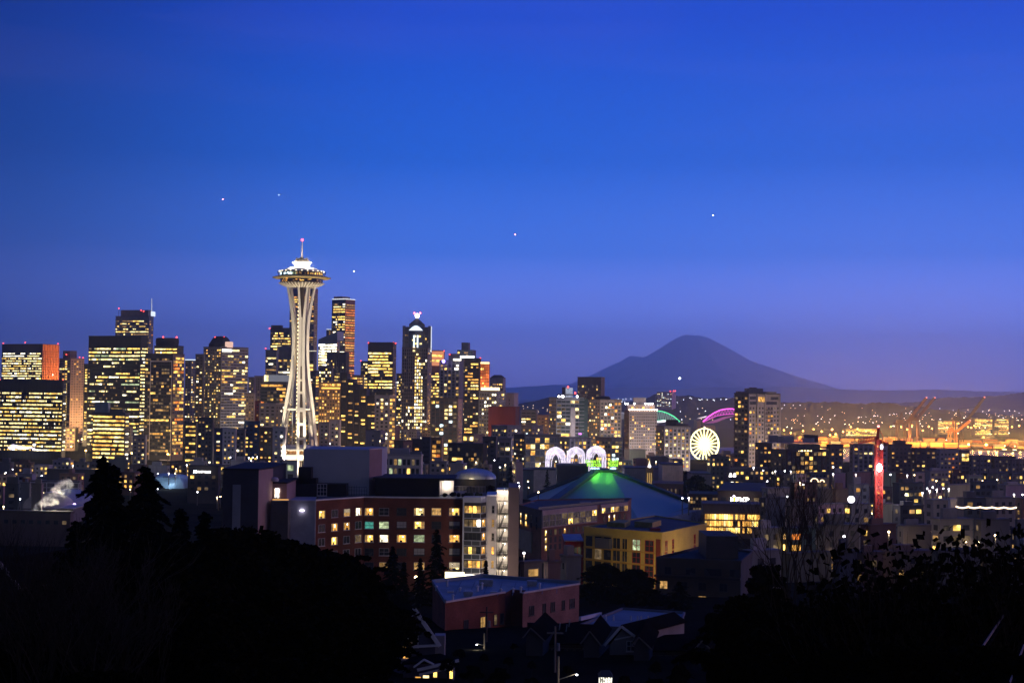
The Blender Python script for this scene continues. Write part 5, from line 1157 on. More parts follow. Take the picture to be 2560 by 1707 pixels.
arena_sign('green lit CLIMATE PLEDGE ARENA sign facing straight out, before a white arch', 1464, 1503, R(-4), 832, 0.0)
arena_sign('green lit CLIMATE PLEDGE ARENA sign turned aside and slanting on the far roof corner', 1522, 1549, R(6), 838, .25)
# ================================================================ container port
def port_lamp(proto, p):
 o = proto.copy(); COL.objects.link(o); o.location = p
 for ch in proto.children:
  c_ = ch.copy(); COL.objects.link(c_); c_.parent = o
 return o
def lamp_proto(name, label, group, h, r, col, s, pole=True):
 T = empty(name, (0, 0, -900), label, 'lamp', group)
 if pole: mb = MB(); mb.tube((0, 0, -h), (0, 0, -r * .6), .28, .2, 5); mb.build('pole', wall((.12, .11, .10)), T, world=False)
 mb = MB(); mb.sphere((0, 0, 0), r, 4); mb.build('lamp_head', emit(col, s, True), T, world=False)
 return T
def kill(T):
 for ch in list(T.children): bpy.data.objects.remove(ch)
 bpy.data.objects.remove(T)
orange_px = [(2081, 1073), (2108, 1079), (2127, 1067), (2144, 1072), (2165, 1077), (2076, 1096), (2089, 1085), (2227, 1066), (2253, 1067), (2268, 1073), (2322, 1066), (2330, 1071), (2307, 1076), (2367, 1068), (2420, 1067), (2428, 1069), (2436, 1064),
             (2530, 1067), (2008, 1077), (1977, 1082), (2054, 1078), (2080, 1074), (2075, 1087), (2090, 1086), (2034, 1073), (2459, 1093), (2548, 1064), (2280, 1063), (1960, 1075), (2396, 1058)]
white_px = [(2123, 1061), (2145, 1054), (2158, 1055), (2112, 1060), (2191, 1053), (2299, 1052), (2306, 1065), (2280, 1067), (1968, 1067), (1979, 1070), (2007, 1064), (2044, 1055), (2457, 1028), (2524, 1026), (2536, 1027), (2395, 1027), (2472, 1026), (2410, 1044), (2449, 1069), (2463, 1069), (2531, 1042), (2545, 1050), (2522, 1082), (2366, 1100), (2395, 1083), (2205, 1056), (2235, 1065), (2330, 1048), (2340, 1056), (2390, 1033), (2420, 1024), (2555, 1048)]
def port():
 # apron and yard
 po = lamp_proto('port_floodlight', 'orange sodium floodlight on a tall mast in the container port', 'orange port floodlights', 26, 1.9, (1, .42, .08), 14)
 pw = lamp_proto('port_floodlight', 'white floodlight among the port and industrial yards', 'white port floodlights', 22, .95, (1, .86, .62), 14)
 for (x, y) in orange_px: port_lamp(po, at(x, y, 3700 + (1100 - y) * 18))
 for (x, y) in white_px: port_lamp(pw, at(x, y, 3900 + max(0, 1090 - y) * 26))
 kill(po); kill(pw)
 rng = random.Random(21)
 cols = [(.40, .15, .06), (.30, .10, .06), (.35, .25, .12), (.20, .18, .15), (.10, .13, .2), (.42, .30, .16)]
 n = 0
 for row, Y in enumerate((3440, 3500, 3570, 3660, 3770, 3900)):
  x = 1985 + rng.uniform(0, 10)
  while x < 2570:
   w = rng.uniform(10, 34); a, b = at(x, 1100, Y), at(x + w, 1100, Y); h = rng.choice((3, 5.5, 8, 10.5))
   if rng.random() < .75:
    T = empty('container_stack', ((a.x + b.x)/2, Y, -37.5), 'stack of shipping containers under orange floodlights in the port', 'containers', 'container stacks in the port')
    nl = max(1, int(h / 2.6))
    for k in range(nl):
     mb = MB(); mb.box(a.x + rng.uniform(0, 1), b.x - rng.uniform(0, 2.5), Y, Y + 12, -37.5 + k * 2.65, -37.5 + k * 2.65 + 2.6); mb.build('container', wall(rng.choice(cols)), T)
   x += w + rng.uniform(2, 10)
 # sodium light on the yard
 T = empty('port_light_mast', (at(2250, 1075, 3550).x, 3550, -37.5), 'lattice light masts washing the container yard orange', 'lamp')
 mb = MB(); mb.tube((at(2250, 1075, 3550).x, 3550, -37.5), (at(2250, 1075, 3550).x, 3550, -6), .4, .25, 6); mb.build('pole', wall((.15, .12, .1)), T)
 for px in range(1960, 2600, 40):
  for Y in (3415, 3620, 3850):
   p = at(px + (Y % 37), 1080, Y); point(T, (p.x, p.y, -18), PORT, (1, .42, .07), 2.0).data.specular_factor = 0
PORT = 230000
port()
def warehouse(label, x0, x1, y0, y1, Y, seed):
 a, b = at(x0, y0, Y), at(x1, y1, Y)
 T = empty('warehouse', ((a.x + b.x)/2, Y, -37.5), label, 'warehouse')
 mb = MB(); mb.box(a.x, b.x, Y, Y + 40, -38, a.z); mb.build('wall', wall((.3, .25, .15)), T)
 mb = MB(); mb.box(a.x - .5, b.x + .5, Y - .6, Y + 40, a.z, a.z + 1.2); mb.build('roof', wall((.12, .10, .08)), T)
 acc = {'gl': MB(), 'fins': MB(), 'slabs': MB()}
 facade(T, Face((a.x, Y, 0), (1, 0), b.x - a.x, -37, a.z), random.Random(seed), floor=3.6, bay=5, wf=.9, hf=.7, lit=.75, run=3, pal='yypad', cap=40, top=.5, bot=1, acc=acc); finish(T, acc)
warehouse('yellow lit long waterfront warehouse left half of a pair', 2437, 2481, 1047, 1068, 4600, 1)
warehouse('yellow lit waterfront warehouse with dimmer right half of a pair', 2486, 2522, 1047, 1068, 4600, 2)
warehouse('dim lit shed behind the container cranes', 2345, 2395, 1052, 1066, 4700, 3)
warehouse('white lit terminal shed near the tan apartment tower', 2115, 2195, 1071, 1080, 4300, 5)
def port_crane(label, foot, elbow, tip, Y, col, legw=22, lights=True):
 """quay crane with its boom raised: foot centre, hinge and boom tip in photo pixels"""
 f, e, t = at(*foot, Y), at(*elbow, Y), at(*tip, Y)
 T = empty('container_crane', (f.x, Y, -37.5), label, 'crane')
 m = wall(col); w = legw * Y / F / 2
 for sx in (-1, 1):
  for dy in (0, 18):
   mb = MB(); mb.bar((f.x + sx * w, Y + dy, -37.5), (f.x + sx * w * .8, Y + dy, e.z + 2), 2.2, 2.2, (1, 0, 0)); mb.build('leg', m, T)
  mb = MB(); mb.bar((f.x + sx * w, Y, -20), (f.x + sx * w, Y + 18, -20), 1.8, 1.8, (0, 0, 1)); mb.build('portal_beam', m, T)
 for z in (-20, e.z): mb = MB(); mb.bar((f.x - w, Y, z), (f.x + w, Y, z), 2.0, 2.0, (0, 0, 1)); mb.build('portal_beam', m, T)
 for s in (-1, 1):
  mb = MB(); mb.bar(e + Vector((0, 2 + s * 2.5, 0)), t + Vector((0, 2 + s * 2.5, 0)), 5, 2, (1, 0, 0)); mb.build('boom', m, T)
 mb = MB()
 for k in range(9): p = e.lerp(t, k / 8); mb.box(p.x - .6, p.x + .6, p.y - .5, p.y + 4.5, p.z - .6, p.z + .6)
 mb.build('boom_brace', m, T)
 mb = MB(); mb.bar((f.x - w * 1.8, Y + 9, e.z), (e.x, Y + 4, e.z), 3, 3, (0, 0, 1)); mb.build('girder', m, T)
 mb = MB(); mb.box(f.x - w * 1.1, f.x + w * .3, Y + 4, Y + 13, e.z + 1.8, e.z + 7); mb.build('machinery_house', m, T)
 mb = MB(); ap = Vector((f.x, Y + 5, e.z + 24)); mb.tube((f.x - w*.6, Y + 5, e.z), ap, .9, n=5); mb.tube((f.x + w*.7, Y + 5, e.z), ap, .9, n=5); mb.tube(ap, e.lerp(t, .6), .35, n=4); mb.build('apex_frame', m, T)
 mb = MB(); mb.sphere(t + Vector((0, 0, 1)), 1.6, 5); mb.build('beacon_lamp', emit((1, .25, .2), 4), T)
 mb = MB(); p = e.lerp(t, .45); mb.sphere(p, 1.0, 4); mb.build('boom_lamp', emit((1, .75, .7), 9), T)
 return T
port_crane('dark red quay crane with raised boom, the one nearer the red tower crane', (2255, 1095), (2266, 1058), (2316, 995), 3560, (.06, .02, .02))
port_crane('dark red quay crane with raised boom, leaning just beyond its twin', (2287, 1095), (2290, 1050), (2337, 995), 3620, (.06, .02, .02))
port_crane('slender dark quay crane with white boom lamps by the open water', (2398, 1092), (2418, 1050), (2461, 994), 3520, (.04, .038, .05))
port_crane('low orange lit quay crane frame among the container stacks', (2384, 1100), (2392, 1078), (2425, 1052), 3500, (.35, .15, .05), 18)
# moored boats
def boat(label, px, py, Y, Lg):
 p = at(px, py, Y); T = empty('moored_boat', (p.x, Y, -40), label, 'boat')
 mb = MB(); n = 9; top = []
 for k in range(n):
  t = k / (n - 1); w = 2.6 * math.sin(math.pi * min(1, .25 + t * .85)) ** .6; top.append((t, w))
 vs = []
 for t, w in top:
  x = (t - .5) * Lg; vs += [(p.x + x, Y - w, -40 + 2.6), (p.x + x, Y + w, -40 + 2.6), (p.x + x * .94, Y, -40.6)]
 fs = []
 for k in range(n - 1): a = k * 3; b_ = a + 3; fs += [(a, a + 2, b_ + 2, b_), (a + 1, b_ + 1, b_ + 2, a + 2), (a, b_, b_ + 1, a + 1)]
 mb.add(vs, fs); mb.build('hull', wall((.25, .24, .24)), T)
 mb = MB(); mb.box(p.x - Lg * .22, p.x + Lg * .15, Y - 1.7, Y + 1.7, -37.4, -34.6); mb.build('cabin', wall((.6, .55, .45)), T)
 mb = MB(); mb.box(p.x - Lg * .2, p.x + Lg * .13, Y - 1.8, Y - 1.71, -36.7, -35.4); mb.build('window', emit((1, .8, .4), 5), T)
 mb = MB(); mb.tube((p.x, Y, -34.6), (p.x, Y, -29), .15, n=5); mb.build('mast', wall((.5, .5, .5)), T)
 mb = MB(); mb.sphere((p.x, Y, -28.8), 1.0, 5); mb.build('lamp', emit((1, .6, .2), 20, True), T)
boat('lit work boat moored at the quay, the one nearer the warehouses', 2512, 1104, 3330, 26)
boat('lit work boat moored at the quay, nearest the picture edge', 2537, 1104, 3310, 22)
for (px, lab) in ((2421, 'low'), (2465, 'tall')):
 p = at(px, 1098, 3405); T = empty('quay_lamp', (p.x, 3405, -37.5), f'{lab} orange quay lamp at the water edge with a bright reflection in the bay', 'lamp', None)
 mb = MB(); mb.tube((p.x, 3405, -38), (p.x, 3405, -30), .25, n=5); mb.build('pole', wall((.1, .1, .1)), T)
 mb = MB(); mb.sphere((p.x, 3403, -29), 2.2, 6); mb.build('lamp_head', emit((1, .5, .1), 30, True), T)
# ================================================================ red tower crane
def tower_crane():
 Y = 650; b, t = at(2196, 1250, Y), at(2192.5, 1112, Y); tip = at(2191, 1068, Y)
 T = empty('tower_crane', (b.x, Y, ground_z(b.x, Y)), 'red lattice tower crane with a glaring work lamp halfway up its mast', 'crane')
 red = wall((.42, .035, .03), .55); w = 1.25
 x = b.x
 mb = MB(); zb = b.z - 8; zt = t.z
 for sx in (-1, 1):
  for sy in (-1, 1): mb.box(x + sx * w - .22, x + sx * w + .22, Y + sy * w - .22, Y + sy * w + .22, zb, zt)
 n = int((zt - zb) / 2.6)
 for k in range(n):
  z0 = zb + k * 2.6; z1 = z0 + 2.6
  for sy in (-1, 1): mb.bar((x - w, Y + sy * w, z0), (x + w, Y + sy * w, z1), .28, .2, (0, 0, 1)); mb.bar((x + w, Y + sy * w, z0), (x - w, Y + sy * w, z1), .28, .2, (0, 0, 1)); mb.box(x - w, x + w, Y + sy * w - .12, Y + sy * w + .12, z1 - .14, z1 + .14)
  for sx in (-1, 1): mb.bar((x + sx * w, Y - w, z0), (x + sx * w, Y + w, z1), .28, .2, (0, 0, 1))
 mb.build('mast', red, T)
 mb = MB(); mb.box(x - 1.2, x + 1.2, Y - 1.2, Y + 1.2, zt, zt + 2.2); mb.build('slewing_ring', red, T)
 j0, j1 = at(2146, 1110, Y - 8), at(2218, 1108, Y + 5)
 mb = MB()
 for s in (-.9, .9): mb.bar((j0.x, j0.y + s, j0.z + .2), (x, Y + s, zt + 2.0), .3, .3, (0, 0, 1)); mb.bar((x, Y + s, zt + 2.0), (j1.x, j1.y + s, j1.z), .4, .3, (0, 0, 1))
 A = Vector((j0.x, j0.y, j0.z + 1.9)); B_ = Vector((x, Y, zt + 3.6)); mb.bar(A, B_, .3, .3, (0, 0, 1))
 for k in range(14):
  p = A.lerp(B_, k / 13); q = Vector((j0.x, j0.y, j0.z)).lerp(Vector((x, Y, zt + 2)), min(1, (k + .5) / 13))
  for s in (-.9, .9): mb.tube(p, q + Vector((0, s, 0)), .14, n=4)
 mb.build('jib', red, T)
 mb = MB(); mb.box(j1.x - 1.6, j1.x + .4, j1.y - .9, j1.y + .9, j1.z - 1.0, j1.z + .4); mb.build('counterweight', wall((.12, .06, .06)), T)
 mb = MB(); mb.bar((x - .6, Y, zt + 2.2), (x - .1, Y, tip.z), .9, .7, (1, 0, 0)); mb.tube((x - .1, Y, tip.z - .3), (j1.x, j1.y, j1.z), .1, n=4); mb.tube((x - .1, Y, tip.z - .3), (j0.x * .6 + x * .4, j0.y * .6 + Y * .4, j0.z + 1.6), .1, n=4); mb.build('apex', red, T)
 mb = MB(); mb.sphere((x - .1, Y, tip.z + .4), .45, 5); mb.build('beacon_lamp', emit((1, .2, .2), 8), T)
 mb = MB(); mb.box(x + .2, x + 1.5, Y - 2.4, Y - 1.2, zt - 1.8, zt + .6); mb.build('cab', wall((.25, .22, .22)), T)
 p = at(2204, 1117, Y - 4); mb = MB(); mb.sphere(p, .5, 6, sz=1.8); mb.build('jib_lamp', emit((.95, .88, 1), 10), T)
 p = at(2194.5, 1168, Y); mb = MB(); mb.sphere((x, Y - 1.6, p.z), 1.0, 6, sz=1.6); mb.build('work_lamp', emit((1, .85, .9), 18), T)
 point(T, (x - .4, Y - 4.0, p.z - 1), 5000, (1, .8, .8), .8)
 point(T, (x + 1, Y - 6, p.z - 8), 2600, (1, .75, .7), .8)
tower_crane()
# ================================================================ aircraft and star lights
def airplane(label, px, py, Y, col, s, r, span=34):
 p = at(px, py, Y); T = empty('airplane', p, label, 'airplane')
 body = wall((.5, .5, .55))
 mb = MB(); mb.lathe([(.05, -17), (1.2, -15), (1.9, -11), (1.9, 9), (1.0, 15), (.05, 18)], (0, 0, 0), 10); mb.v = [(v[2], v[1], v[0]) for v in mb.v]; mb.build('fuselage', body, T, world=False)
 mb = MB(); mb.add([(-2, 0, -.5), (3, 0, -.5), (-3, -span/2, .6), (-5, -span/2, .6), (-3, span/2, .6), (-5, span/2, .6)], [(0, 1, 2, 3), (1, 0, 5, 4)]); mb.add([(-2, 0, -.8), (3, 0, -.8), (-3, -span/2, .4), (-5, -span/2, .4), (-3, span/2, .4), (-5, span/2, .4)], [(3, 2, 1, 0), (4, 5, 0, 1)]); mb.build('wing', body, T, world=False)
 mb = MB(); mb.add([(15, -.2, 1), (18, -.2, 1), (19, -.2, 7), (17, -.2, 7), (15, .2, 1), (18, .2, 1), (19, .2, 7), (17, .2, 7)], [(0, 1, 2, 3), (7, 6, 5, 4), (0, 4, 5, 1), (1, 5, 6, 2), (2, 6, 7, 3), (3, 7, 4, 0)]); mb.build('tail_fin', body, T, world=False)
 mb = MB(); mb.sphere((-8, -4, -2), r, 5); mb.build('navigation_light', emit(col, s), T, world=False)
airplane('distant aircraft showing one bright white landing light below the snowy mountain', 1703, 945, 9000, (.93, .9, 1), 34, 5.0)
airplane('distant aircraft as a small white light high above the snowy mountain', 1785, 538, 12000, (.8, .9, 1), 24, 3.6)
airplane('distant aircraft with a red light high over the centre of the skyline', 1290.5, 586, 12000, (1, .3, .35), 24, 3.4)
airplane('distant aircraft as a white light right of the observation tower saucer', 888, 678, 11000, (.85, .9, 1), 18, 3.2)
airplane('distant aircraft with a red light high over the dark office towers', 560, 498, 12000, (1, .25, .3), 24, 3.4)
airplane('distant aircraft as a faint white dot above the observation tower spire', 700, 487, 12000, (.8, .85, 1), 14, 2.8)
# ================================================================ near buildings
FR_PALE = wall((.55, .5, .5)); FR_DARK = wall((.06, .06, .065)); FR_YEL = wall((.5, .33, .06)); FR_RED = wall((.4, .03, .02))
def nwin(T, f, a, z, w, h, ch=None, frame=FR_PALE, bars=(1, 0), t=.07, sill=True, blind=0.0, name='window'):
 """one framed window on facade f centred at (a, z): frame, pane (lit or dark) and sill"""
 mb = MB()
 f.box(mb, a - w/2 - t, a + w/2 + t, z - h/2 - t, z - h/2, .0, .09); f.box(mb, a - w/2 - t, a + w/2 + t, z + h/2, z + h/2 + t, .0, .09)
 f.box(mb, a - w/2 - t, a - w/2, z - h/2, z + h/2, .0, .09); f.box(mb, a + w/2, a + w/2 + t, z - h/2, z + h/2, .0, .09)
 for k in range(bars[0]): x = a - w/2 + w * (k + 1) / (bars[0] + 1); f.box(mb, x - t*.4, x + t*.4, z - h/2, z + h/2, .0, .075)
 for k in range(bars[1]): y = z - h/2 + h * (k + 1) / (bars[1] + 1); f.box(mb, a - w/2, a + w/2, y - t*.4, y + t*.4, .0, .074)
 fr = mb.build(name, frame, T)
 m = DARKG if ch is None else em(ch, True)
 mb = MB(); mb.quad(f.p(a - w/2, z - h/2, .02), f.p(a + w/2, z - h/2, .02), f.p(a + w/2, z + h/2, .02), f.p(a - w/2, z + h/2, .02)); mb.build('pane', m, fr)
 if ch in ('y', 'p', 'w', 'a', 'x') and h > 1.2 and w > .8:
  q = random.Random(int(a * 97 + z * 31)); c_ = q.choice((.12, .2, .3)); sd = q.choice((0, 1))
  for k in (0, 1):
   cw = w * (c_ if k == sd else .1); x0 = a - w/2 if k == 0 else a + w/2 - cw; mb = MB(); f.box(mb, x0, x0 + cw, z - h/2, z + h/2, .03, .045); mb.build('curtain', emit((1, .55, .2), .35, False, .5, 3), fr)
  mb = MB(); x0 = a + w * q.uniform(-.2, .2); f.box(mb, x0 - .14, x0 + .14, z + h * q.uniform(-.05, .3), z + h * .38, .03, .05); mb.build('room_lamp', emit((1, .92, .72), 5), fr)
  mb = MB(); x0 = a + w * q.uniform(-.3, .15); f.box(mb, x0, x0 + w * q.uniform(.15, .4), z - h/2, z - h * q.uniform(.12, .3), .03, .04); mb.build('furniture', FR_DARK, fr)
 if blind: mb = MB(); f.box(mb, a - w/2, a + w/2, z + h/2 - h * blind, z + h/2, .025, .05); mb.build('blind', wall((.42, .38, .36)) if ch is None else emit((1, .78, .5), .42, False, .3, 1.2), fr)
 if sill: mb = MB(); f.box(mb, a - w/2 - .15, a + w/2 + .15, z - h/2 - t - .1, z - h/2 - t, .0, .16); mb.build('sill', frame, fr)
 return fr
BRK = brick((.20, .055, .036), (.15, .042, .03), (.11, .07, .06))
BRK2 = brick((.26, .09, .065), (.2, .065, .05), (.16, .11, .10))
PINK_LIT = wall((.32, .21, .22), .9, .12)  # pink afterglow put into the wall colour
BLACKW = wall((.020, .019, .024), .9)
def brick_apartments():
 Y0 = 345.0
 def X(px, y=1300, Y=Y0): return at(px, y, Y).x
 zt = at(1000, 1244, Y0).z; zg = 20.0
 T = empty('apartment_building', (X(1000), Y0, 24), 'large dark brick apartment block with rows of lit windows and a glaring white stair tower', 'apartment block')
 # footprint of the brick wings
 p1 = at(789, 1253, 333); p2 = at(910, 1243, 345); p3 = at(1158, 1244, 345)
 mb = MB(); mb.prism([(p1.x, 333), (p2.x, 345), (p3.x, 345), (p3.x, 372), (p1.x - 4, 372)], zg, zt); mb.build('wall', BRK, T)
 p0 = at(717, 1251, 334)
 mb = MB(); mb.prism([(p0.x, 333.5), (p1.x - .02, 332.9), (p1.x - .02, 365), (p0.x, 365)], zg, zt - .05); mb.build('grey_wall', wall((.36, .36, .42)), T)
 # white roof edge
 mb = MB()
 mb.bar((p1.x, 332.9, zt + .1), (p2.x, 344.9, zt + .1), .28, .3, (0, 0, 1)); mb.bar((p2.x, 344.9, zt + .1), (p3.x, 344.9, zt + .1), .28, .3, (0, 0, 1)); mb.bar((p0.x, 333.3, zt), (p1.x, 332.8, zt), .18, .3, (0, 0, 1))
 mb.bar((p1.x, 332.8, zg), (p1.x, 332.8, zt), .2, .2, (1, 0, 0))
 mb.build('roof_edge_trim', wall((.6, .56, .6)), T)
 mb = MB(); mb.prism([(p1.x + .2, 333.6), (p2.x, 345.4), (p3.x - .2, 345.4), (p3.x - .2, 371), (p1.x - 3, 371)], zt + .005, zt + .05); mb.build('roof', wall((.09, .10, .13)), T)
 f1 = Face((p1.x, 333, 0), (p2.x - p1.x, 12), math.hypot(p2.x - p1.x, 12), zg, zt); f2 = Face((p2.x, 345, 0), (1, 0), p3.x - p2.x, zg, zt)
 rows = [1278.5, 1312, 1345.5, 1379, 1414]; colx = [923, 960, 1004, 1048, 1091, 1136]
 L2 = [['a', None, None, 'p', 'd', 'y'], ['t', 'g', None, 'y', None, None], ['y', 'w', 'a', 'g', None, 'a'], [None, None, None, None, None, None], [None, 'd', None, 'd', None, 'p']]
 B2 = {(0, 3): .0, (1, 2): .9, (3, 3): .9, (3, 5): .9, (4, 5): .75, (2, 2): 0, (1, 5): .6}
 for r, yy in enumerate(rows):
  for c, xx in enumerate(colx):
   p = at(xx, yy, Y0); ww = (1.75, 1.95, 1.95, 2.15, 1.9, 2.15)[c]
   nwin(T, f2, p.x - p2.x, p.z, ww, 1.42, L2[r][c], FR_DARK if L2[r][c] is None and c != 1 else FR_PALE, (2 if c > 1 else 1, 1), .06, blind=B2.get((r, c), 0))
 L1 = [['y', None, 'd', 'w'], [None, 'a', 'a', None], [None, 'y', None, 'k'], [None, None, None, None]]
 zr = [at(1000, yy, Y0).z for yy in rows]
 for r in range(4):
  for c, xx in enumerate((804, 836, 866.5, 895.5)):
   k = kx(xx, 1300); # intersect with facade f1
   den = f1.u.x - k * f1.u.y; a = (k * 333 - p1.x) / den
   nwin(T, f1, a, zr[r], 1.85, 1.45, L1[r][c], FR_PALE, (1, 0), .06, blind=.5 if (r, c) == (0, 2) else 0)
 # grey wall window with porch lamp
 f0 = Face((p0.x, 333.5, 0), (1, 0), p1.x - p0.x, zg, zt); p = at(755, 1286, 333)
 nwin(T, f0, p.x - p0.x, p.z, 1.0, 1.3, 'a', FR_DARK, (1, 1), .05); mb = MB(); mb.box(p.x - .4, p.x + .4, 332.7, 333.2, p.z + .75, p.z + .95); mb.build('wall_lamp', emit((.9, .8, 1), 8), T)
 # glazed balcony bay
 b0, b1, b2 = X(1161), X(1203), X(1215)
 zb_t = at(1180, 1256, 342).z
 mb = MB(); mb.prism([(b0, 343), (b1, 342.2), (b2, 345), (b2, 362), (b0, 362)], zg, zt + .3); mb.build('bay_wall', wall((.08, .07, .075)), T)
 mb = MB(); mb.prism([(b0 - .1, 342.6), (b1, 341.8), (b2 + .1, 344.8), (b2 + .1, 346), (b0 - .1, 346)], zb_t, zt + .5); mb.build('bay_parapet', wall((.55, .53, .6)), T)
 mb = MB(); mb.box(X(1157.5), X(1161), 342.4, 345, zg, zt + .45); mb.build('white_post', wall((.55, .53, .58)), T)
 fb = Face((b0, 342.95, 0), (b1 - b0, -.8), math.hypot(b1 - b0, .8), zg, zt); fs = Face((b1, 342.15, 0), (b2 - b1, 2.8), math.hypot(b2 - b1, 2.8), zg, zt)
 cells = [['d', 'a', 'y', 'd'], ['k', 'k', 'd', 'x'], [None, None, None, None], ['k', 'y', 'k', None], ['k', 'a', 'd', 'a']]
 side = ['k', 'a', 'a', 'a', 'd']
 for r in range(5):
  yc = 1273 + r * 34.2; z = at(1180, yc, 342.5).z
  for c in range(4):
   nwin(T, fb, fb.w * (c + .5) / 4, z, fb.w / 4 - .12, 1.42, cells[r][c], FR_DARK, (0, 0), .05, sill=False)
  nwin(T, fs, fs.w * .5, z, fs.w * .7, 1.42, side[r], FR_PALE, (0, 0), .06, sill=False)
  zr_ = at(1180, yc + 14, 342.5).z
  mb = MB(); fb.box(mb, 0.02, fb.w - .02, zr_ - .55, zr_ + .35, .06, .5); mb.build('balcony_panel', glass((.06, .065, .08), .3), T)
  mb = MB(); fb.box(mb, 0, fb.w, zr_ + .36, zr_ + .46, .05, .56); fb.box(mb, 0, fb.w, zr_ - .7, zr_ - .57, .05, .58); fs.box(mb, 0, fs.w, zr_ - .7, zr_ - .57, .02, .3); fs.box(mb, 0, fs.w, zr_ + .3, zr_ + .42, .02, .3)
  for k in range(3): fb.box(mb, fb.w * k / 2 - .05 + (.05 if k == 0 else 0), fb.w * k / 2 + .05, zr_ - .56, zr_ + .35, .51, .58)
  mb.build('balcony_rail', wall((.45, .44, .5)), T)
 mb = MB(); p = at(1184, 1440, 341); fb.box(mb, 0.1, fb.w - .1, p.z - .7, p.z + .2, .1, .4); mb.build('canopy_light', emit((1, .93, .75), 5), T)
 point(T, (p.x + 3, 336, p.z - .4), 1500, (1, .85, .66), .3); p = at(1232, 1300, 336); point(T, (p.x, 334, p.z), 500, (1, .84, .74), .5)  # second point is an added fill brightening the white wall
 # white wall with slim windows
 w0, w1 = X(1215), X(1241)
 zw = at(1228, 1239.5, 344).z
 mb = MB(); mb.prism([(w0 + .02, 345), (w1, 343.6), (w1, 360), (w0 + .02, 360)], zg, zw); mb.build('white_wall', wall((.74, .68, .68)), T)
 fw = Face((w0, 345, 0), (w1 - w0, -1.4), math.hypot(w1 - w0, 1.4), zg, zw)
 for r, ch in enumerate((None, 'd', None, 'a', 'd', 'g')):
  z = at(1234, 1273 + r * 34.2, 344).z; nwin(T, fw, fw.w * .70, z, .62, 1.5, ch, FR_PALE, (0, 1), .06)
 # open stair tower
 s0, s1 = X(1241), X(1270); zs = at(1255, 1222, 344).z; yb = 348.5
 mb = MB(); mb.box(s0 + .01, s1, yb, yb + .5, zg, zs); mb.box(s0 + .01, s1, 344.2, yb, zs - .25, zs); mb.box(s0, s0 + .25, 346.8, yb, zg, zs - .25); mb.build('stair_wall', wall((.82, .76, .70)), T)
 for r in range(7):
  z = at(1255, 1252 + r * 34.2, 344).z
  st = MB(); st.box(s0 + .3, s1 - .02, 344.3, yb - .02, z - .14, z); st.build('landing', wall((.35, .31, .27)), T)
  if r:
   st = MB(); z2 = at(1255, 1252 + (r - 1) * 34.2, 344).z
   for k in range(12):
    t_ = k / 11; xx = s0 + .7 + (s1 - s0 - 1.4) * t_; zz = z + (z2 - z) * t_
    st.box(xx - .17, xx + .17, 345.2, 346.4, zz - .12, zz + .06)
   st.build('stair_flight', wall((.22, .2, .18)), T)
   rl = MB()
   for dz in (.5, 1.0): rl.bar((s0 + .6, 345.1, z + dz), (s1 - .6, 345.1, z2 + dz), .05, .05, (0, 0, 1))
   for dz in (.35, .7, 1.05): rl.box(s0 + .3, s1 - .03, 344.3, 344.36, z + dz - .03, z + dz + .03)
   for k in range(6): x_ = s0 + .35 + (s1 - s0 - .4) * k / 5; rl.box(x_ - .03, x_ + .03, 344.3, 344.36, z, z + 1.05)
   rl.build('stair_rail', FR_DARK, T)
  lz = z + 2.3
  if lz < zs + .4:
   mb = MB(); mb.sphere((s1 - .8, 346.9, lz), .22, 5); mb.build('stair_lamp', emit((1, .9, .75), 22), T)
   point(T, (s1 - .95, 346.2, lz - .15), STAIR, (1, .85, .66), .25)
 for x_ in (s0 + .1, s0 + .55): mb = MB(); mb.box(x_, x_ + .12, 344.1, 344.22, zg, zs - 3); mb.build('stair_post', FR_DARK, T)
 # brown side slab right of the stairs
 r0, r1 = X(1270.3), X(1297); zr_ = at(1284, 1218, 343).z
 mb = MB(); mb.box(r0 + .02, r1, 342.6, 360, zg, zr_); mb.build('side_wall', wall((.22, .15, .145), .9, .12), T)
 # rooftop: big grey lift house, dark penthouse, small glass pavilion
 g0, g1 = at(759, 1122, 352), at(924, 1122, 352); g2 = at(958, 1119, 360)
 mb = MB(); mb.prism([(g0.x, 352), (g1.x, 352), (g2.x, 357), (g2.x, 372), (g0.x, 372)], zt - 1, g0.z); mb.m[3] = 1; mb.build('lift_house', [wall((.40, .40, .44), .9, .10, .12), PINK_LIT], T)
 mb = MB(); mb.prism([(g1.x - .05, 351.8), (g2.x + .1, 356.9), (g2.x + .1, 358), (g1.x - .05, 353)], g0.z + .01, g0.z + .25); mb.build('lift_house_coping', wall((.62, .5, .52)), T)
 d0, d1 = at(937, 1198, 348), at(1098, 1198, 348)
 mb = MB(); mb.box(d0.x, d1.x, 350, 366, zt + .06, d0.z); mb.build('penthouse', BLACKW, T)
 d2 = at(1136, 1198, 348); mb = MB(); mb.box(d0.x - .4, d2.x, 348.6, 366, d0.z + .01, d0.z + .35); mb.build('penthouse_roof', BLACKW, T)
 q0, q1 = at(1099, 1203, 349), at(1134, 1203, 349); zq0 = at(1110, 1238, 349).z
 mb = MB(); mb.box(q0.x, q1.x, 351.5, 352, zq0, q0.z); mb.build('pavilion_wall', wall((.75, .68, .62)), T)
 mb = MB()
 for k in range(8): x_ = q0.x + (q1.x - q0.x) * k / 7; mb.box(x_ - .09, x_ + .09, 349.6, 349.8, zq0, q0.z)
 mb.build('pavilion_post', wall((.7, .64, .6)), T)
 point(T, ((q0.x + q1.x)/2, 350.6, zq0 + 2.0), 330, (1, .86, .70), .2)
 e0, e1 = at(1134, 1216, 351), at(1214, 1216, 351); mb = MB(); n = 22
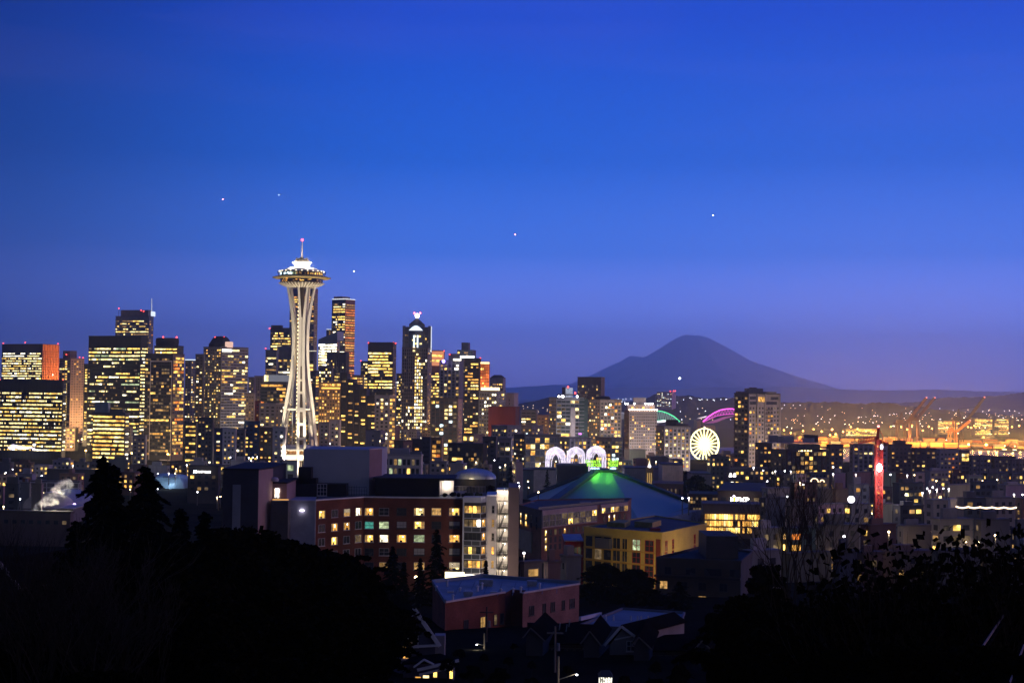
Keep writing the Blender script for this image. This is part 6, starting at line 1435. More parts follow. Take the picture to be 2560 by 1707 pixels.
 for k in range(n + 1): x_ = e0.x + (e1.x - e0.x) * k / n; mb.box(x_ - .04, x_ + .04, 352, 352.08, zt, e0.z)
 mb.box(e0.x, e1.x, 352, 352.1, e0.z, e0.z + .08); mb.build('roof_fence', wall((.3, .27, .26)), T)
 rng = random.Random(3); mb = MB()
 for k in range(30):
  x_ = rng.uniform(X(1105), X(1205)); mb.sphere((x_, 347.6 + rng.random(), zt + .35 + rng.random() * .5), rng.uniform(.25, .5), 4)
 o = mb.build('roof_shrubbery', wall((.015, .02, .012)), T); o['kind'] = 'stuff'
 # dark rooftop machinery in front of the grey lift house
 mb = MB(); m0, m1 = at(722, 1210, 344), at(863, 1207, 344); mb.box(m0.x, m1.x, 346, 351, zt, m0.z); mb.build('roof_block', BLACKW, T)
 mb = MB(); m0, m1 = at(746, 1168, 347), at(778, 1168, 347); mb.box(m0.x, m1.x, 347, 350.5, zt, m0.z); mb.build('chimney_block', BLACKW, T)
 mb = MB(); m0, m1 = at(722, 1196, 346), at(789, 1196, 346); mb.box(m0.x, m1.x, 347, 350.8, zt, m0.z); mb.build('roof_block', BLACKW, T)
 ff = Face((X(722, 1220, 346), 346, 0), (1, 0), 12, zt, zt + 3); p = at(805, 1224, 346); nwin(T, ff, p.x - X(722, 1220, 346), p.z, 1.9, 2.3, None, FR_PALE, (2, 2), .09, sill=True)
 p0_, p1_ = at(864, 1214, 347), at(915, 1234, 347); mb = MB(); rng = random.Random(4)
 for k in range(9): x_ = p0_.x + (p1_.x - p0_.x) * k / 8; mb.box(x_ - .04, x_ + .04, 349, 349.1, zt, p0_.z - rng.random() * .6)
 for k in range(3): z_ = zt + (p0_.z - zt) * (k + .5) / 3; mb.box(p0_.x, p1_.x, 349.02, 349.1, z_, z_ + .07)
 mb.build('roof_rack', wall((.06, .09, .12)), T)
 # left annexes
 a0, a1, a2 = at(558, 1174, 322), at(647, 1174, 322), at(681, 1175, 330)
 mb = MB(); mb.prism([(a0.x, 322), (a1.x, 322), (a2.x, 331), (a2.x, 350), (a0.x, 350)], zg, a0.z); mb.m[3] = 1; mb.build('annex_tower', [wall((.045, .043, .06)), PINK_LIT], T)
 mb = MB(); mb.prism([(a0.x - .2, 321.7), (a1.x + .1, 321.7), (a2.x + .2, 331), (a2.x + .2, 350), (a0.x - .2, 350)], a0.z + .01, a0.z + .3); mb.build('annex_roof', BLACKW, T)
 q0, q1 = at(582, 1211, 321.9), at(600, 1330, 321.9); mb = MB(); mb.box(q0.x, q1.x, 321.8, 322, q1.z, q0.z); mb.build('metal_panel', wall((.24, .24, .27), .6), T)
 a3 = at(722, 1209, 334); zl = at(700, 1208, 331).z
 mb = MB(); mb.prism([(a2.x + .02, 331), (a3.x, 331.2), (a3.x, 345), (a2.x + .02, 345)], zg, zl); mb.build('annex_wing', PINK_LIT, T)
 mb = MB(); mb.box(a2.x, a3.x + .2, 330.8, 345, zl + .01, zl + .25); mb.build('annex_roof', BLACKW, T)
 fa = Face((a2.x, 331, 0), (1, 0), a3.x - a2.x, zg, zl); p = at(692, 1232, 331); nwin(T, fa, p.x - a2.x, p.z, 1.15, 1.85, 'x', FR_PALE, (1, 0), .08)
 l0, l1 = at(679, 1251, 328), at(722, 1251, 328); mb = MB(); mb.prism([(l0.x, 327), (l1.x, 327), (l1.x, 331), (l0.x, 331)], zg, l0.z); mb.build('low_wing', wall((.075, .07, .08)), T)
 p = at(700, 1251, 329); mb = MB(); mb.box(p.x - 1.6, p.x + 1.6, 329.5, 330.2, l0.z + .02, l0.z + .2); mb.build('roof_light', emit((1, .5, .15), .9), T)
 mb = MB(); p = at(687, 1199, 330.5); mb.lathe([(.01, .55), (.6, .45), (.85, 0), (.7, -.3)], p, 16); mb.build('satellite_dish', wall((.45, .42, .5)), T, True)
 return T
STAIR = 620
brick_apartments()
def gen_building(name, label, cat, poly, z0, z1, mat, roofc=(.06, .06, .07), par=.5):
 T = empty(name, (poly[0][0], poly[0][1], z0), label, cat)
 mb = MB(); mb.prism(poly, z0 - 2, z1); mb.build('wall', mat, T)
 c = Vector((sum(p[0] for p in poly) / len(poly), sum(p[1] for p in poly) / len(poly)))
 pin = [((p[0] - c.x) * .985 + c.x, (p[1] - c.y) * .985 + c.y) for p in poly]
 mb = MB(); mb.prism(pin, z1 + .006, z1 + .06); mb.build('roof', wall(roofc), T)
 mb = MB()
 for i in range(len(poly)):
  a, b = poly[i], poly[(i + 1) % len(poly)]; mb.bar((a[0], a[1], z1 + par/2), (b[0], b[1], z1 + par/2), par, .3, (0, 0, 1))
 mb.build('parapet', mat, T)
 return T
def condo():
 # brick and glass apartment block in front of the arena
 A, B, C, D = at(1299, 1278, 540), at(1354, 1279, 515), at(1489, 1263, 545), at(1568, 1255, 560)
 z1 = B.z; zg = ground_z(B.x, 515) - 1
 T = gen_building('apartment_building', 'brick and glass apartment block with pale framed loft windows just before the arena roof', 'apartment block', [(A.x, A.y), (B.x, B.y), (D.x, D.y), (D.x + 3, D.y + 22), (A.x + 6, A.y + 28)], zg, z1, brick((.26, .11, .075), (.2, .085, .06), (.17, .11, .09)))
 def face(a, b): return Face((a.x, a.y, 0), (b.x - a.x, b.y - a.y), math.hypot(b.x - a.x, b.y - a.y), zg, z1)
 fA, fB = face(A, B), face(B, D)
 z2 = at(1354, 1320, 515).z
 for f, a0, a1, m_, nm in ((fB, 0, fB.w * .62, wall((.44, .33, .31)), 'loft_facing'), (fB, fB.w * .665, fB.w, wall((.46, .35, .33)), 'loft_facing'), (fA, 0, fA.w, wall((.09, .08, .085)), 'dark_facing')):
  mb = MB(); zz = z2 if a1 < fB.w * .7 or f is fA else at(1520, 1280, 550).z; f.box(mb, a0, a1, zz, z1 + .5, .0, .35); mb.build(nm, m_, T)
 rng = random.Random(12)
 def shift(f, d): return Face(f.o + f.n * d, f.u, f.w, f.z0, f.z1)
 f3 = shift(fB, .37)
 for r, (yy, hh) in enumerate(((1294, 1.8), (1308, 1.7))):
  z = at(1354, yy + (1 if r else 0), 515).z - .1
  for c in range(9):
   a = fB.w * .62 * (c + .5) / 9; nwin(T, f3, a, z, fB.w * .62 / 9 - .45, hh, 'y' if (r, c) in ((0, 8), (1, 4)) else ('k' if rng.random() < .3 else None), FR_PALE, (1, 0), .1, sill=False)
 for c in range(6): nwin(T, f3, fB.w * (.665 + .335 * (c + .5) / 6), at(1354, 1291, 515).z, fB.w * .335 / 6 - .5, 1.7, 'yd'[c % 2] if c in (0, 2, 5, 3) else None, FR_PALE, (1, 0), .1, sill=False)
 for c in range(5): nwin(T, fB, fB.w * (.68 + .32 * (c + .5) / 5), at(1354, 1313, 515).z, .9, 2.1, 'y' if c in (1, 2) else None, FR_DARK, (0, 0), .08, sill=False)
 for r in range(3):
  z = at(1354, 1333 + r * 19, 515).z
  for c in range(12 if r < 2 else 9):
   nwin(T, fB, fB.w * (.03 + .62 * c / 12) + 1, z, 1.25, 1.7, rng.choice([None, None, None, 'k', 'd', 'a', None, 'y']) if not (r == 0 and c == 0) else 'y', FR_DARK, (1, 0), .07, sill=False)
 f4 = shift(fA, .37)
 for r, yy in enumerate((1292, 1309)):
  z = at(1320, yy, 530).z
  for c, ch in enumerate(('y', 'y', None, None)): nwin(T, f4, fA.w * (.12 + .24 * c), z, (1.0, 2.2, 1.6, 1.2)[c], 1.8 - .3 * r, ch, FR_DARK, (0 if c == 0 else 1, 0), .1, sill=False)
 mb = MB(); a, b = at(1299, 1321, 538), at(1333, 1372, 538); f4.box(mb, -.2, fA.w * .62, b.z, a.z, -.2, .1); mb.build('beige_panel', wall((.30, .26, .21)), T)
 # roof boxes and vents
 for (x0, x1, yt, dy) in ((1306, 1319, 1263, 12), (1326, 1336, 1255, 16), (1395, 1402, 1268, 14), (1450, 1478, 1254, 18)):
  p, q = at(x0, yt, 540 + dy), at(x1, yt, 540 + dy); mb = MB(); mb.box(p.x, q.x, p.y, p.y + 2, z1, p.z); mb.build('roof_vent', wall((.42, .38, .42)), T)
 mb = MB(); fB.box(mb, 0, fB.w, z1 + .5, z1 + 1.4, -1.2, -1.15)
 mb.build('roof_rail', glass((.05, .06, .07), .3), T)
condo()
def yellow_building():
 A, B, C = at(1460, 1334, 424), at(1655, 1334, 408), at(1766, 1324, 440)
 z1 = B.z; zg = ground_z(B.x, 410) - 2
 ylw = wall((.46, .33, .085), .85, .16)
 T = gen_building('apartment_building', 'mustard yellow apartment block with red trim and two yellow rooftop boxes', 'apartment block', [(A.x, A.y), (B.x, B.y), (C.x, C.y), (A.x + 22, A.y + 42)], zg, z1, ylw, (.045, .05, .065), .35)
 def face(a, b): return Face((a.x, a.y, 0), (b.x - a.x, b.y - a.y), math.hypot(b.x - a.x, b.y - a.y), zg, z1)
 f, g = face(A, B), face(B, C)
 dk = glass((.012, .012, .015), .15)
 # tall window columns between yellow piers
 colpos = [(.025, .115), (.145, .235), (.265, .36), (.385, .475), (.505, .565), (.635, .73), (.795, .895)]
 for r in range(4):
  yt, yb = 1346 + r * 31, 1366 + r * 31 - 1
  za, zb = at(1560, yt, 415).z, at(1560, yb + 8, 415).z
  for k, (u0, u1) in enumerate(colpos):
   ch = {(0, 5): 'g', (0, 6): None, (1, 1): 'k', (0, 4): None}.get((r, k))
   nwin(T, f, f.w * (u0 + u1) / 2, (za + zb) / 2, f.w * (u1 - u0), (za - zb) * .96, ch, FR_YEL if k < 5 else FR_RED, (1 if k > 2 else 0, 1 if k > 4 else 0), .12, sill=False)
 for r in range(3):
  z = at(1560, 1346 + r * 31 + 28.5, 415).z; mb = MB(); f.box(mb, 0, f.w * .92, z - .35, z, .05, .22); mb.build('floor_band', wall((.42, .25, .05)), T)
 mb = MB(); f.box(mb, f.w * .925, f.w * .985, zg + 2, at(1640, 1346, 410).z, .0, .06); mb.build('red_slat_panel', wall((.16, .03, .02)), T)
 mb = MB(); a, b = at(1497, 1346, 418), at(1530, 1371, 418); f.box(mb, f.w * .19, f.w * .375, b.z, a.z, .0, 1.4); mb.build('glazed_balcony', glass((.10, .10, .12), .3), T)
 for r in range(3):
  for k, (u, ch) in enumerate(((.09, 'k'), (.235, None), (.72, None), (.94, 'k'))):
   nwin(T, g, g.w * u, at(1700, 1356 + r * 27, 420).z, 1.15 if k else 1.5, 2.3, ch, FR_RED, (1, 1), .12, sill=False)
 for (x0, x1, x2, yt, yb, Y) in ((1517, 1562, 1576, 1304, 1330, 428), (1586, 1631, 1653, 1303, 1330, 428)):
  p, q, s = at(x0, yt, Y), at(x1, yt, Y - 3), at(x2, yt, Y + 6)
  mb = MB(); mb.prism([(p.x, Y), (q.x, Y - 3), (s.x, Y + 6), (p.x + 4, Y + 9)], z1, p.z); mb.m[3] = 1; mb.build('roof_box', [wall((.26, .235, .09), .9, .35, .9), wall((.50, .36, .12), .9, .2, .9)], T)  # right side is a brighter copy of the yellow, side light put in
  h = MB(); w_ = at(x0 + 39 * (x1 - x0) / 45, 1324, Y); h.box(w_.x - .35, w_.x + .35, Y - 3.3, Y - 2.6, w_.z - .35, w_.z + .35); h.build('roof_hatch', FR_DARK, T)
 p, q = at(1629, 1322, 414), at(1653, 1332, 414); mb = MB(); mb.box(p.x, q.x, 416, 420, z1, p.z); mb.build('roof_box', wall((.34, .04, .03)), T)
 # red wing
 a, b = at(1413, 1351, 432), at(1459.5, 1356, 430); zz = a.z
 mb = MB(); mb.box(a.x, b.x - .05, 430, 450, zg - 2, zz); mb.build('red_wing', wall((.34, .018, .012)), T)
 mb = MB(); mb.box(a.x - .3, b.x - .06, 429.7, 450, zz + .01, zz + .3); mb.build('red_wing_roof', wall((.4, .35, .4)), T)
 fr = Face((a.x, 430, 0), (1, 0), b.x - a.x, zg, zz)
 for r in range(3):
  for k in range(3): nwin(T, fr, fr.w * (.14, .47, .78)[k], at(1440, 1376 + r * 24, 430).z, (1.0, 1.5, .9)[k], 1.9, None, FR_RED, (0, 0), .1, sill=False)
 # added unseen points standing in for street light on the yellow walls
 for px in (1490, 1560, 1630): p = at(px, 1432, 402); point(T, (p.x, 398, p.z), 900, (1, .74, .36), .3)
 p = at(1745, 1400, 418); point(T, (p.x + 3, 412, p.z), 2600, (1, .72, .35), .3)
 p = at(1690, 1420, 400); point(T, (p.x, 396, p.z), 1500, (1, .72, .35), .3)
yellow_building()
def grey_block():
 A, B, C = at(1641, 1398, 335), at(1852, 1394, 330), at(1880, 1390, 350)
 z1 = A.z; zg = ground_z(A.x, 330) - 6
 T = gen_building('apartment_building', 'unlit dark grey apartment block with an overhanging upper storey', 'apartment block', [(A.x, A.y), (B.x, B.y), (C.x, C.y), (A.x + 14, A.y + 30)], zg, z1, wall((.075, .062, .055)), (.012, .012, .014))
 f = Face((A.x, A.y, 0), (B.x - A.x, B.y - A.y), math.hypot(B.x - A.x, B.y - A.y), zg, z1)
 zo = at(1700, 1448, 330).z
 mb = MB(); f.box(mb, -.3, f.w, zo, zo + .45, .05, .9); mb.build('overhang', wall((.05, .045, .048)), T)
 for k, u in enumerate((.14, .41, .63, .72, .93)): nwin(T, f, f.w * u, at(1700, 1431, 330).z, 1.3 if k == 0 else 1.9, 1.35, None, FR_DARK, (1, 0), .06, sill=True)
 for r in range(2):
  for k, u in enumerate((.09, .33, .55, .8)): nwin(T, f, f.w * u, at(1700, 1468 + 34 * r, 330).z, 1.5, 1.5, {(0, 0): 'd', (1, 2): 'd'}.get((r, k)), FR_DARK, (1, 0), .06)
 p, q = at(1766, 1339, 338), at(1846, 1339, 338); mb = MB(); mb.box(p.x, q.x, 338, 352, z1, p.z); mb.build('penthouse', wall((.07, .062, .06)), T)
 p = at(1673, 1530, 326); mb = MB(); mb.sphere((p.x, 327, p.z), .22, 5); mb.build('wall_lamp', emit((1, .75, .45), 10), T); point(T, (p.x, 326, p.z), 60, (1, .6, .25), .2)
grey_block()
def flat_brick():
 A = at(1112, 1508, 236); B = at(1262, 1482, 250); C = at(1307, 1484, 249); D = at(1448, 1461, 266); E = at(1146, 1441, 292); Fp = at(1082, 1457, 280)
 z1 = A.z
 z1 = (A.z + B.z + D.z) / 3
 def on(px, py):   # point of the roof plane seen at a pixel
  d = at(px, py, 1.0) - Vector((0, 0, CAMZ)); t = (z1 - CAMZ) / d.z; return Vector((0, 0, CAMZ)) + d * t
 A, B, C, D, E, Fp = [on(*p) for p in ((1113, 1507), (1262, 1482), (1307, 1484), (1448, 1461), (1146, 1442), (1082, 1457))]
 zg = ground_z(A.x, A.y) - 7
 Ri = B + (Vector((E.x, E.y, z1)) - A).normalized() * 3
 bm_ = brick((.24, .065, .045), (.18, .05, .036), (.13, .08, .07))
 poly = [(A.x, A.y), (B.x, B.y), (B.x + 1.0, B.y + 4.5), (C.x + .6, C.y + 4.5), (C.x, C.y), (D.x, D.y), (E.x + 4, E.y), (Fp.x, Fp.y)]
 T = empty('brick_building', (A.x, A.y, ground_z(A.x, A.y)), 'low red brick building with a flat blue roof dotted with white vents', 'building')
 mb = MB(); mb.prism(poly, zg, z1); mb.m[2 + 4] = 1; mb.build('wall', [bm_, brick((.34, .16, .14), (.27, .12, .11), (.2, .14, .13))], T)  # right front face is a paler brick copy, side light put in
 c = Vector((sum(p[0] for p in poly)/8, sum(p[1] for p in poly)/8))
 mb = MB(); mb.prism([((p[0]-c.x)*.99 + c.x, (p[1]-c.y)*.99 + c.y) for p in poly], z1 + .006, z1 + .05); mb.build('roof', wall((.20, .24, .28), .7, .3, .2), T)
 mb = MB()
 for a, b in ((poly[0], poly[1]), (poly[4], poly[5])): mb.bar((*a, z1 + .16), (*b, z1 + .16), .26, .35, (0, 0, 1))
 mb.build('coping', wall((.62, .52, .5)), T)
 mb = MB();
 for a, b in ((poly[5], poly[6]), (poly[6], poly[7]), (poly[7], poly[0])): mb.bar((*a, z1 + .3), (*b, z1 + .3), .5, .3, (0, 0, 1))
 mb.build('parapet', wall((.22, .26, .34)), T)
 for (px, py, h) in ((1118, 1466, .9), (1091, 1476, .6), (1150, 1478, .5), (1194, 1478, .7), (1205, 1473, .9), (1132, 1503, .9), (1302, 1481, .8), (1349, 1472, .8), (1252, 1481, .5), (1283, 1480, .5)):
  p = on(px, py); mb = MB(); mb.tube((p.x, p.y, z1), (p.x, p.y, z1 + h), .16, n=8); mb.lathe([(.05, h + .25), (.26, h + .1), (.26, h)], (p.x, p.y, z1), 10); mb.build('roof_vent', wall((.6, .6, .66)), T)
 for (px, py, w_) in ((1170, 1480, 1.0), (1234, 1483, 1.1), (1126, 1482, 1.0)): p = on(px, py); mb = MB(); mb.box(p.x - w_/2, p.x + w_/2, p.y, p.y + .8, z1 + .05, z1 + .3); mb.build('skylight', wall((.55, .5, .5)), T)
 mb = MB()
 for k in range(1, 9): p, q = on(1120 + k * 34, 1452 + k * .8), on(1096 + k * 37, 1496 - k * 1.5); mb.bar((p.x, p.y, z1 + .07), (q.x, q.y, z1 + .07), .06, .08, (0, 0, 1))
 mb.build('roof_seam', wall((.12, .15, .2)), T)
 for (px, py, w_, h_) in ((1215, 1466, 2.2, .8), (1330, 1466, 1.6, .6), (1170, 1492, 1.4, .5)): p = on(px, py); mb = MB(); mb.box(p.x - w_/2, p.x + w_/2, p.y, p.y + 1.2, z1 + .3, z1 + .3 + h_); mb.box(p.x - w_/2 + .1, p.x + w_/2 - .1, p.y + .1, p.y + 1.1, z1 + .05, z1 + .3); mb.build('air_unit', wall((.3, .31, .34), .6, .3, 1.5), T)
 f = Face((A.x, A.y, 0), (B.x - A.x, B.y - A.y), math.hypot(B.x - A.x, B.y - A.y), zg, z1); g = Face((C.x, C.y, 0), (D.x - C.x, D.y - C.y), math.hypot(D.x - C.x, D.y - C.y), zg, z1)
 for u, w_, ch in ((.34, 1.05, None), (.62, 1.25, 'd'), (.84, .75, 'k'), (.95, .9, None)): nwin(T, f, f.w * u, z1 - 3.75, w_, 1.5, ch, FR_DARK, (1 if w_ > 1 else 0, 0), .06)
 for u, w_ in ((.15, 1.2), (.37, .75), (.52, 1.0), (.71, .7), (.87, 1.35)): nwin(T, g, g.w * u, z1 - 2.75, w_, 1.35, None, FR_DARK, (1 if w_ > .9 else 0, 0), .06)
 h = Face((B.x + 1.0, B.y + 4.5, 0), (1, 0), C.x - B.x, zg, z1); nwin(T, h, h.w * .35, z1 - 3.6, .9, .5, 'a', FR_DARK, (0, 0), .05)
 p = on(1144, 1444); mb = MB(); q = at(1136, 1443, 288); mb.box(q.x - 1.8, q.x + 1.6, 292, 292.4, q.z - .6, q.z + .5); mb.build('bright_skylight', emit((1, .85, .5), 3.5), T)
flat_brick()
def gable_house(name, label, apex, eaveR, eaveL, Y, depth, wallc, roofc, trim, base, over=.5, yaw=0.0, litwin=(), trimw=.28):
 """house with its gable end facing the camera; apex and eaves in photo pixels"""
 a, r, l = at(*apex, Y), at(*eaveR, Y), at(*eaveL, Y)
 zb = base
 T = empty(name, (a.x, Y, zb), label, 'house')
 n = Vector((math.sin(yaw), math.cos(yaw), 0))       # direction the ridge runs away from the camera
 mb = MB(); inx = .35
 L0 = Vector((l.x + inx, Y, l.z)); R0 = Vector((r.x - inx, Y, r.z)); A0 = Vector((a.x, Y, a.z - .25))
 P = [Vector((L0.x, Y, zb - 3)), Vector((R0.x, Y, zb - 3)), R0, A0, L0]; Q = [p + n * depth for p in P]
 mb.add(P + Q, [(0, 1, 2, 3, 4), (9, 8, 7, 6, 5), (0, 5, 6, 1), (1, 6, 7, 2), (2, 7, 8, 3), (3, 8, 9, 4), (4, 9, 5, 0)]); mb.build('wall', wallc, T)
 rf = MB(); f0 = -n * over
 for e, s in ((r, 1), (l, -1)):
  e_ = Vector((e.x, Y, e.z)); A_ = Vector((a.x, Y, a.z)); up = Vector((0, 0, .18))
  rf.add([A_ + f0, e_ + f0, e_ + n * depth, A_ + n * depth] + [p + up for p in (A_ + f0, e_ + f0, e_ + n * depth, A_ + n * depth)], [(0, 1, 2, 3), (7, 6, 5, 4), (0, 4, 5, 1), (1, 5, 6, 2), (2, 6, 7, 3), (3, 7, 4, 0)])
 rf.build('roof', roofc, T)
 bb = MB()
 for e in (r, l): bb.bar(Vector((a.x, Y, a.z - .02)) + f0 * 1.05, Vector((e.x, Y, e.z - .02)) + f0 * 1.05, trimw, .12, (0, 0, 1))
 bb.build('bargeboard', trim, T)
 f = Face((l.x, Y, 0), (1, 0), r.x - l.x, zb, a.z)
 for (px, py, w, h, ch) in litwin:
  p = at(px, py, Y); nwin(T, f, p.x - l.x, p.z, w, h, ch, trim, (1, 1), .08)
 return T, f
TRIMW = wall((.62, .58, .6)); TRIMD = wall((.16, .14, .14)); ROOFD = wall((.008, .008, .010), 1, .3, .5, 0, 0); SIDING = wall((.085, .08, .12), .9, .1)
def gabled_grey_house():
 Y = 175
 T, f = gable_house('house', 'tall grey gabled house with a round attic window and glowing porch', (1033, 1520), (1096, 1612), (994, 1585), Y, 10, SIDING, ROOFD, TRIMW, ground_z(-10, Y), .7, -.25, trimw=.42)
 p = at(1025, 1560, Y - .05)
 mb = MB();
 for k in range(20): a0, a1 = 6.283*k/20, 6.283*(k+1)/20; mb.bar((p.x + .5*math.cos(a0)*.7, Y - .06, p.z + .5*math.sin(a0)), (p.x + .5*math.cos(a1)*.7, Y - .06, p.z + .5*math.sin(a1)), .1, .1, (0, 1, 0))
 fr = mb.build('round_window', TRIMW, T)
 mb = MB(); mb.add([(p.x + .46*math.cos(6.283*k/20)*.7, Y - .03, p.z + .46*math.sin(6.283*k/20)) for k in range(20)], [tuple(range(20))]); mb.build('pane', em('a', True), fr)
 for (px, py, w, h, ch) in ((1018, 1612, .9, 1.3, 'd'), (1036, 1600, .7, 1.2, None), (1014, 1634, .6, .9, 'a')): q = at(px, py, Y); nwin(T, f, q.x - f.o.x, q.z, w, h, ch, TRIMW, (1, 0), .08)
 q0, q1 = at(1018, 1616, Y - .6), at(1100, 1612, Y - .6); mb = MB(); mb.bar(q0, q1, .22, .5, (0, 0, 1)); mb.build('cornice', TRIMW, T)
 # dark lower roof with a dormer and the lit porch
 r0, r1, r2, r3 = at(1005, 1655, 166), at(1148, 1648, 166), at(1100, 1632, 174), at(1030, 1640, 174)
 mb = MB(); mb.add([r0, r1, r2, r3] + [p - Vector((0, 0, .25)) for p in (r0, r1, r2, r3)], [(0, 1, 2, 3), (7, 6, 5, 4), (0, 4, 5, 1), (1, 5, 6, 2), (2, 6, 7, 3), (3, 7, 4, 0)]); mb.build('porch_roof', ROOFD, T)
 mb = MB(); e0, e1 = at(1043, 1674, 165.6), at(1147, 1650, 165.6); mb.bar(e0, e1, .28, .2, (0, 0, 1)); e2, e3 = at(1048, 1686, 165.8), at(1134, 1666, 165.8); mb.bar(e2, e3, .22, .2, (0, 0, 1)); mb.build('porch_fascia', TRIMW, T)
 mb = MB(); d0, d1, d2 = at(1034, 1667, 165.5), at(1060, 1648, 165.5), at(1085, 1660, 165.5); mb.bar(d0, d1, .16, .2, (0, 0, 1)); mb.bar(d1, d2, .16, .2, (0, 0, 1)); mb.build('dormer_trim', TRIMW, T)
 pw0, pw1 = at(1008, 1676, 168), at(1134, 1676, 168); mb = MB(); mb.box(pw0.x, pw1.x, 168, 173, ground_z(-8, 168) - 3, at(1070, 1668, 168).z); mb.build('porch_wall', SIDING, T)
 fp = Face((pw0.x, 168, 0), (1, 0), pw1.x - pw0.x, 0, 0)
 for (px, py, w, h, ch) in ((1088, 1685, .35, .55, 'y'), (1128, 1688, .32, 1.9, 'y'), (1065, 1692, .6, .4, 'p'), (1045, 1694, .55, .3, 'a'), (1112, 1702, 1.3, .14, 'y')): q = at(px, py, 168); nwin(T, fp, q.x - pw0.x, q.z, w, h, ch, TRIMW, (0, 0), .06, sill=False)
 mb = MB(); c0, c1 = at(1133.5, 1664, 166), at(1133.5, 1720, 166); mb.bar(c1, c0, .14, .14, (1, 0, 0)); mb.build('porch_post', TRIMW, T)
 mb = MB(); c0, c1 = at(1086, 1588, 182), at(1112, 1588, 182); mb.box(c0.x, c1.x, 182, 184, c0.z - 5, c0.z); mb.build('chimney', wall((.25, .22, .24)), T)
 return T
gabled_grey_house()
def row_houses():
 g = wall((.05, .046, .052));
 gz = ground_z(20, 205)
 T, f = gable_house('house', 'shadowed row house with a pale weathered gable, the brightest of the dark row', (1559, 1563), (1593, 1588), (1517, 1611), 200, 14, wall((.25, .22, .22), .9, .2), ROOFD, TRIMW, gz, .6, .55, [(1577, 1614, .9, 1.1, None), (1558, 1652, .45, .6, None)], .3)
 p, q = at(1536, 1598, 199.9), at(1586, 1588, 199.9); mb = MB(); mb.bar(p, q, .16, .1, (0, 0, 1)); mb.build('gable_band', TRIMW, T)
 for apx, er, el, Y, lab, dz in (((1328, 1567), (1364, 1600), (1308, 1592), 198, 'dark row house whose small gable stands nearest the flat brick building', 0), ((1475, 1575), (1505, 1612), (1452, 1607), 196, 'dark row house with a brown edged gable left of the pale weathered gable', 0),
                           ((1598, 1590), (1631, 1621), (1577, 1616), 192, 'dark row house with a grey edged gable right of the pale weathered gable', 0), ((1755, 1599), (1790, 1632), (1733, 1624), 188, 'dark row house with the last faint gable towards the black trees', 0)):
  gable_house('house', lab, apx, er, el, Y, 13, g, ROOFD, TRIMD, gz - 2, .4, .15, [], .16)
 # long dark roofs behind the gables
 for lab, pts, Y, dY, wy in (('long dark roofed terrace with roof lights behind the small gables', (1318, 1500, 1560, 1555), 204, 9, 1607), ('long black roofed terrace continuing towards the trees', (1590, 1800, 1578, 1590), 198, 9, 1625)):
  a, b, c, d = at(pts[0], wy, Y), at(pts[1], wy, Y), at(pts[1], pts[2], Y + dY), at(pts[0], pts[3], Y + dY)
  T = empty('row_house', (a.x, Y, gz - 2), lab, 'house')
  mb = MB(); mb.add([a, b, c, d] + [p - Vector((0, 0, .2)) for p in (a, b, c, d)], [(0, 1, 2, 3), (7, 6, 5, 4), (0, 4, 5, 1), (1, 5, 6, 2), (2, 6, 7, 3), (3, 7, 4, 0)]); mb.build('roof', ROOFD, T)
  mb = MB(); mb.box(a.x + .2, b.x - .2, Y + .4, Y + dY, gz - 6, a.z - .1); mb.build('wall', wall((.075, .062, .062), .9, .3, 1.5), T)
  f = Face((a.x + .2, Y + .4, 0), (1, 0), b.x - a.x - .4, gz - 6, a.z)
  for k in range(9):
   nwin(T, f, f.w * (k + .6) / 9.3, a.z - 1.4, .7, 1.5, None, TRIMD, (0, 0), .06)
  if pts[0] > 1500:
   for px, w in ((1595, .9), (1611, .8), (1628, .8)): q = at(px, 1688, Y); nwin(T, f, q.x - a.x - .2, q.z, w, 1.5 if px > 1600 else 1.7, 'o', TRIMD, (1, 0), .05)
  else:
   for px, py in ((1357, 1572), (1398, 1574), (1415, 1578), (1422, 1566)): q = at(px, py, Y + 3); mb = MB(); mb.bar(q, q + Vector((.12, -.1, .9)), .12, .12, (1, 0, 0)); mb.build('roof_vent', wall((.45, .48, .52)), T)
 # lit greenhouse and the blue flat roof behind the pale gable
 p, q = at(1500, 1692, 150), at(1531, 1692, 150); T = empty('greenhouse', (p.x, 150, ground_z(8, 150)), 'small greenhouse lit white inside at the bottom of the slope', 'greenhouse')
 mb = MB(); mb.box(p.x, q.x, 150, 152, p.z - 2.5, p.z); mb.build('glass_wall', emit((1, .95, .78), 1.5, False, .9, 5), T)
 mb = MB(); mb.add([(p.x - .1, 149.9, p.z), (q.x + .1, 149.9, p.z), (q.x + .1, 152.1, p.z), (p.x - .1, 152.1, p.z), (p.x + .2, 151, p.z + .5), (q.x - .2, 151, p.z + .5)], [(0, 1, 5, 4), (1, 2, 5), (2, 3, 4, 5), (3, 0, 4), (3, 2, 1, 0)]); mb.build('roof', wall((.06, .06, .05)), T)
 mb = MB()
 for k in range(6): x = p.x + (q.x - p.x) * k / 5; mb.box(x - .03, x + .03, 149.93, 149.99, p.z - 2.5, p.z)
 mb.build('glazing_frame', FR_DARK, T)
 A, B = at(1449, 1544, 222), at(1690, 1548, 218)
 T = gen_building('flat_roofed_building', 'low building with a dim blue flat roof and white vents behind the pale gable', 'building', [(A.x, 222), (B.x, 218), (B.x + 3, 236), (A.x + 7, 240)], ground_z(20, 222) - 4, A.z - 1.2, wall((.14, .14, .17)), (.20, .24, .29), .35)
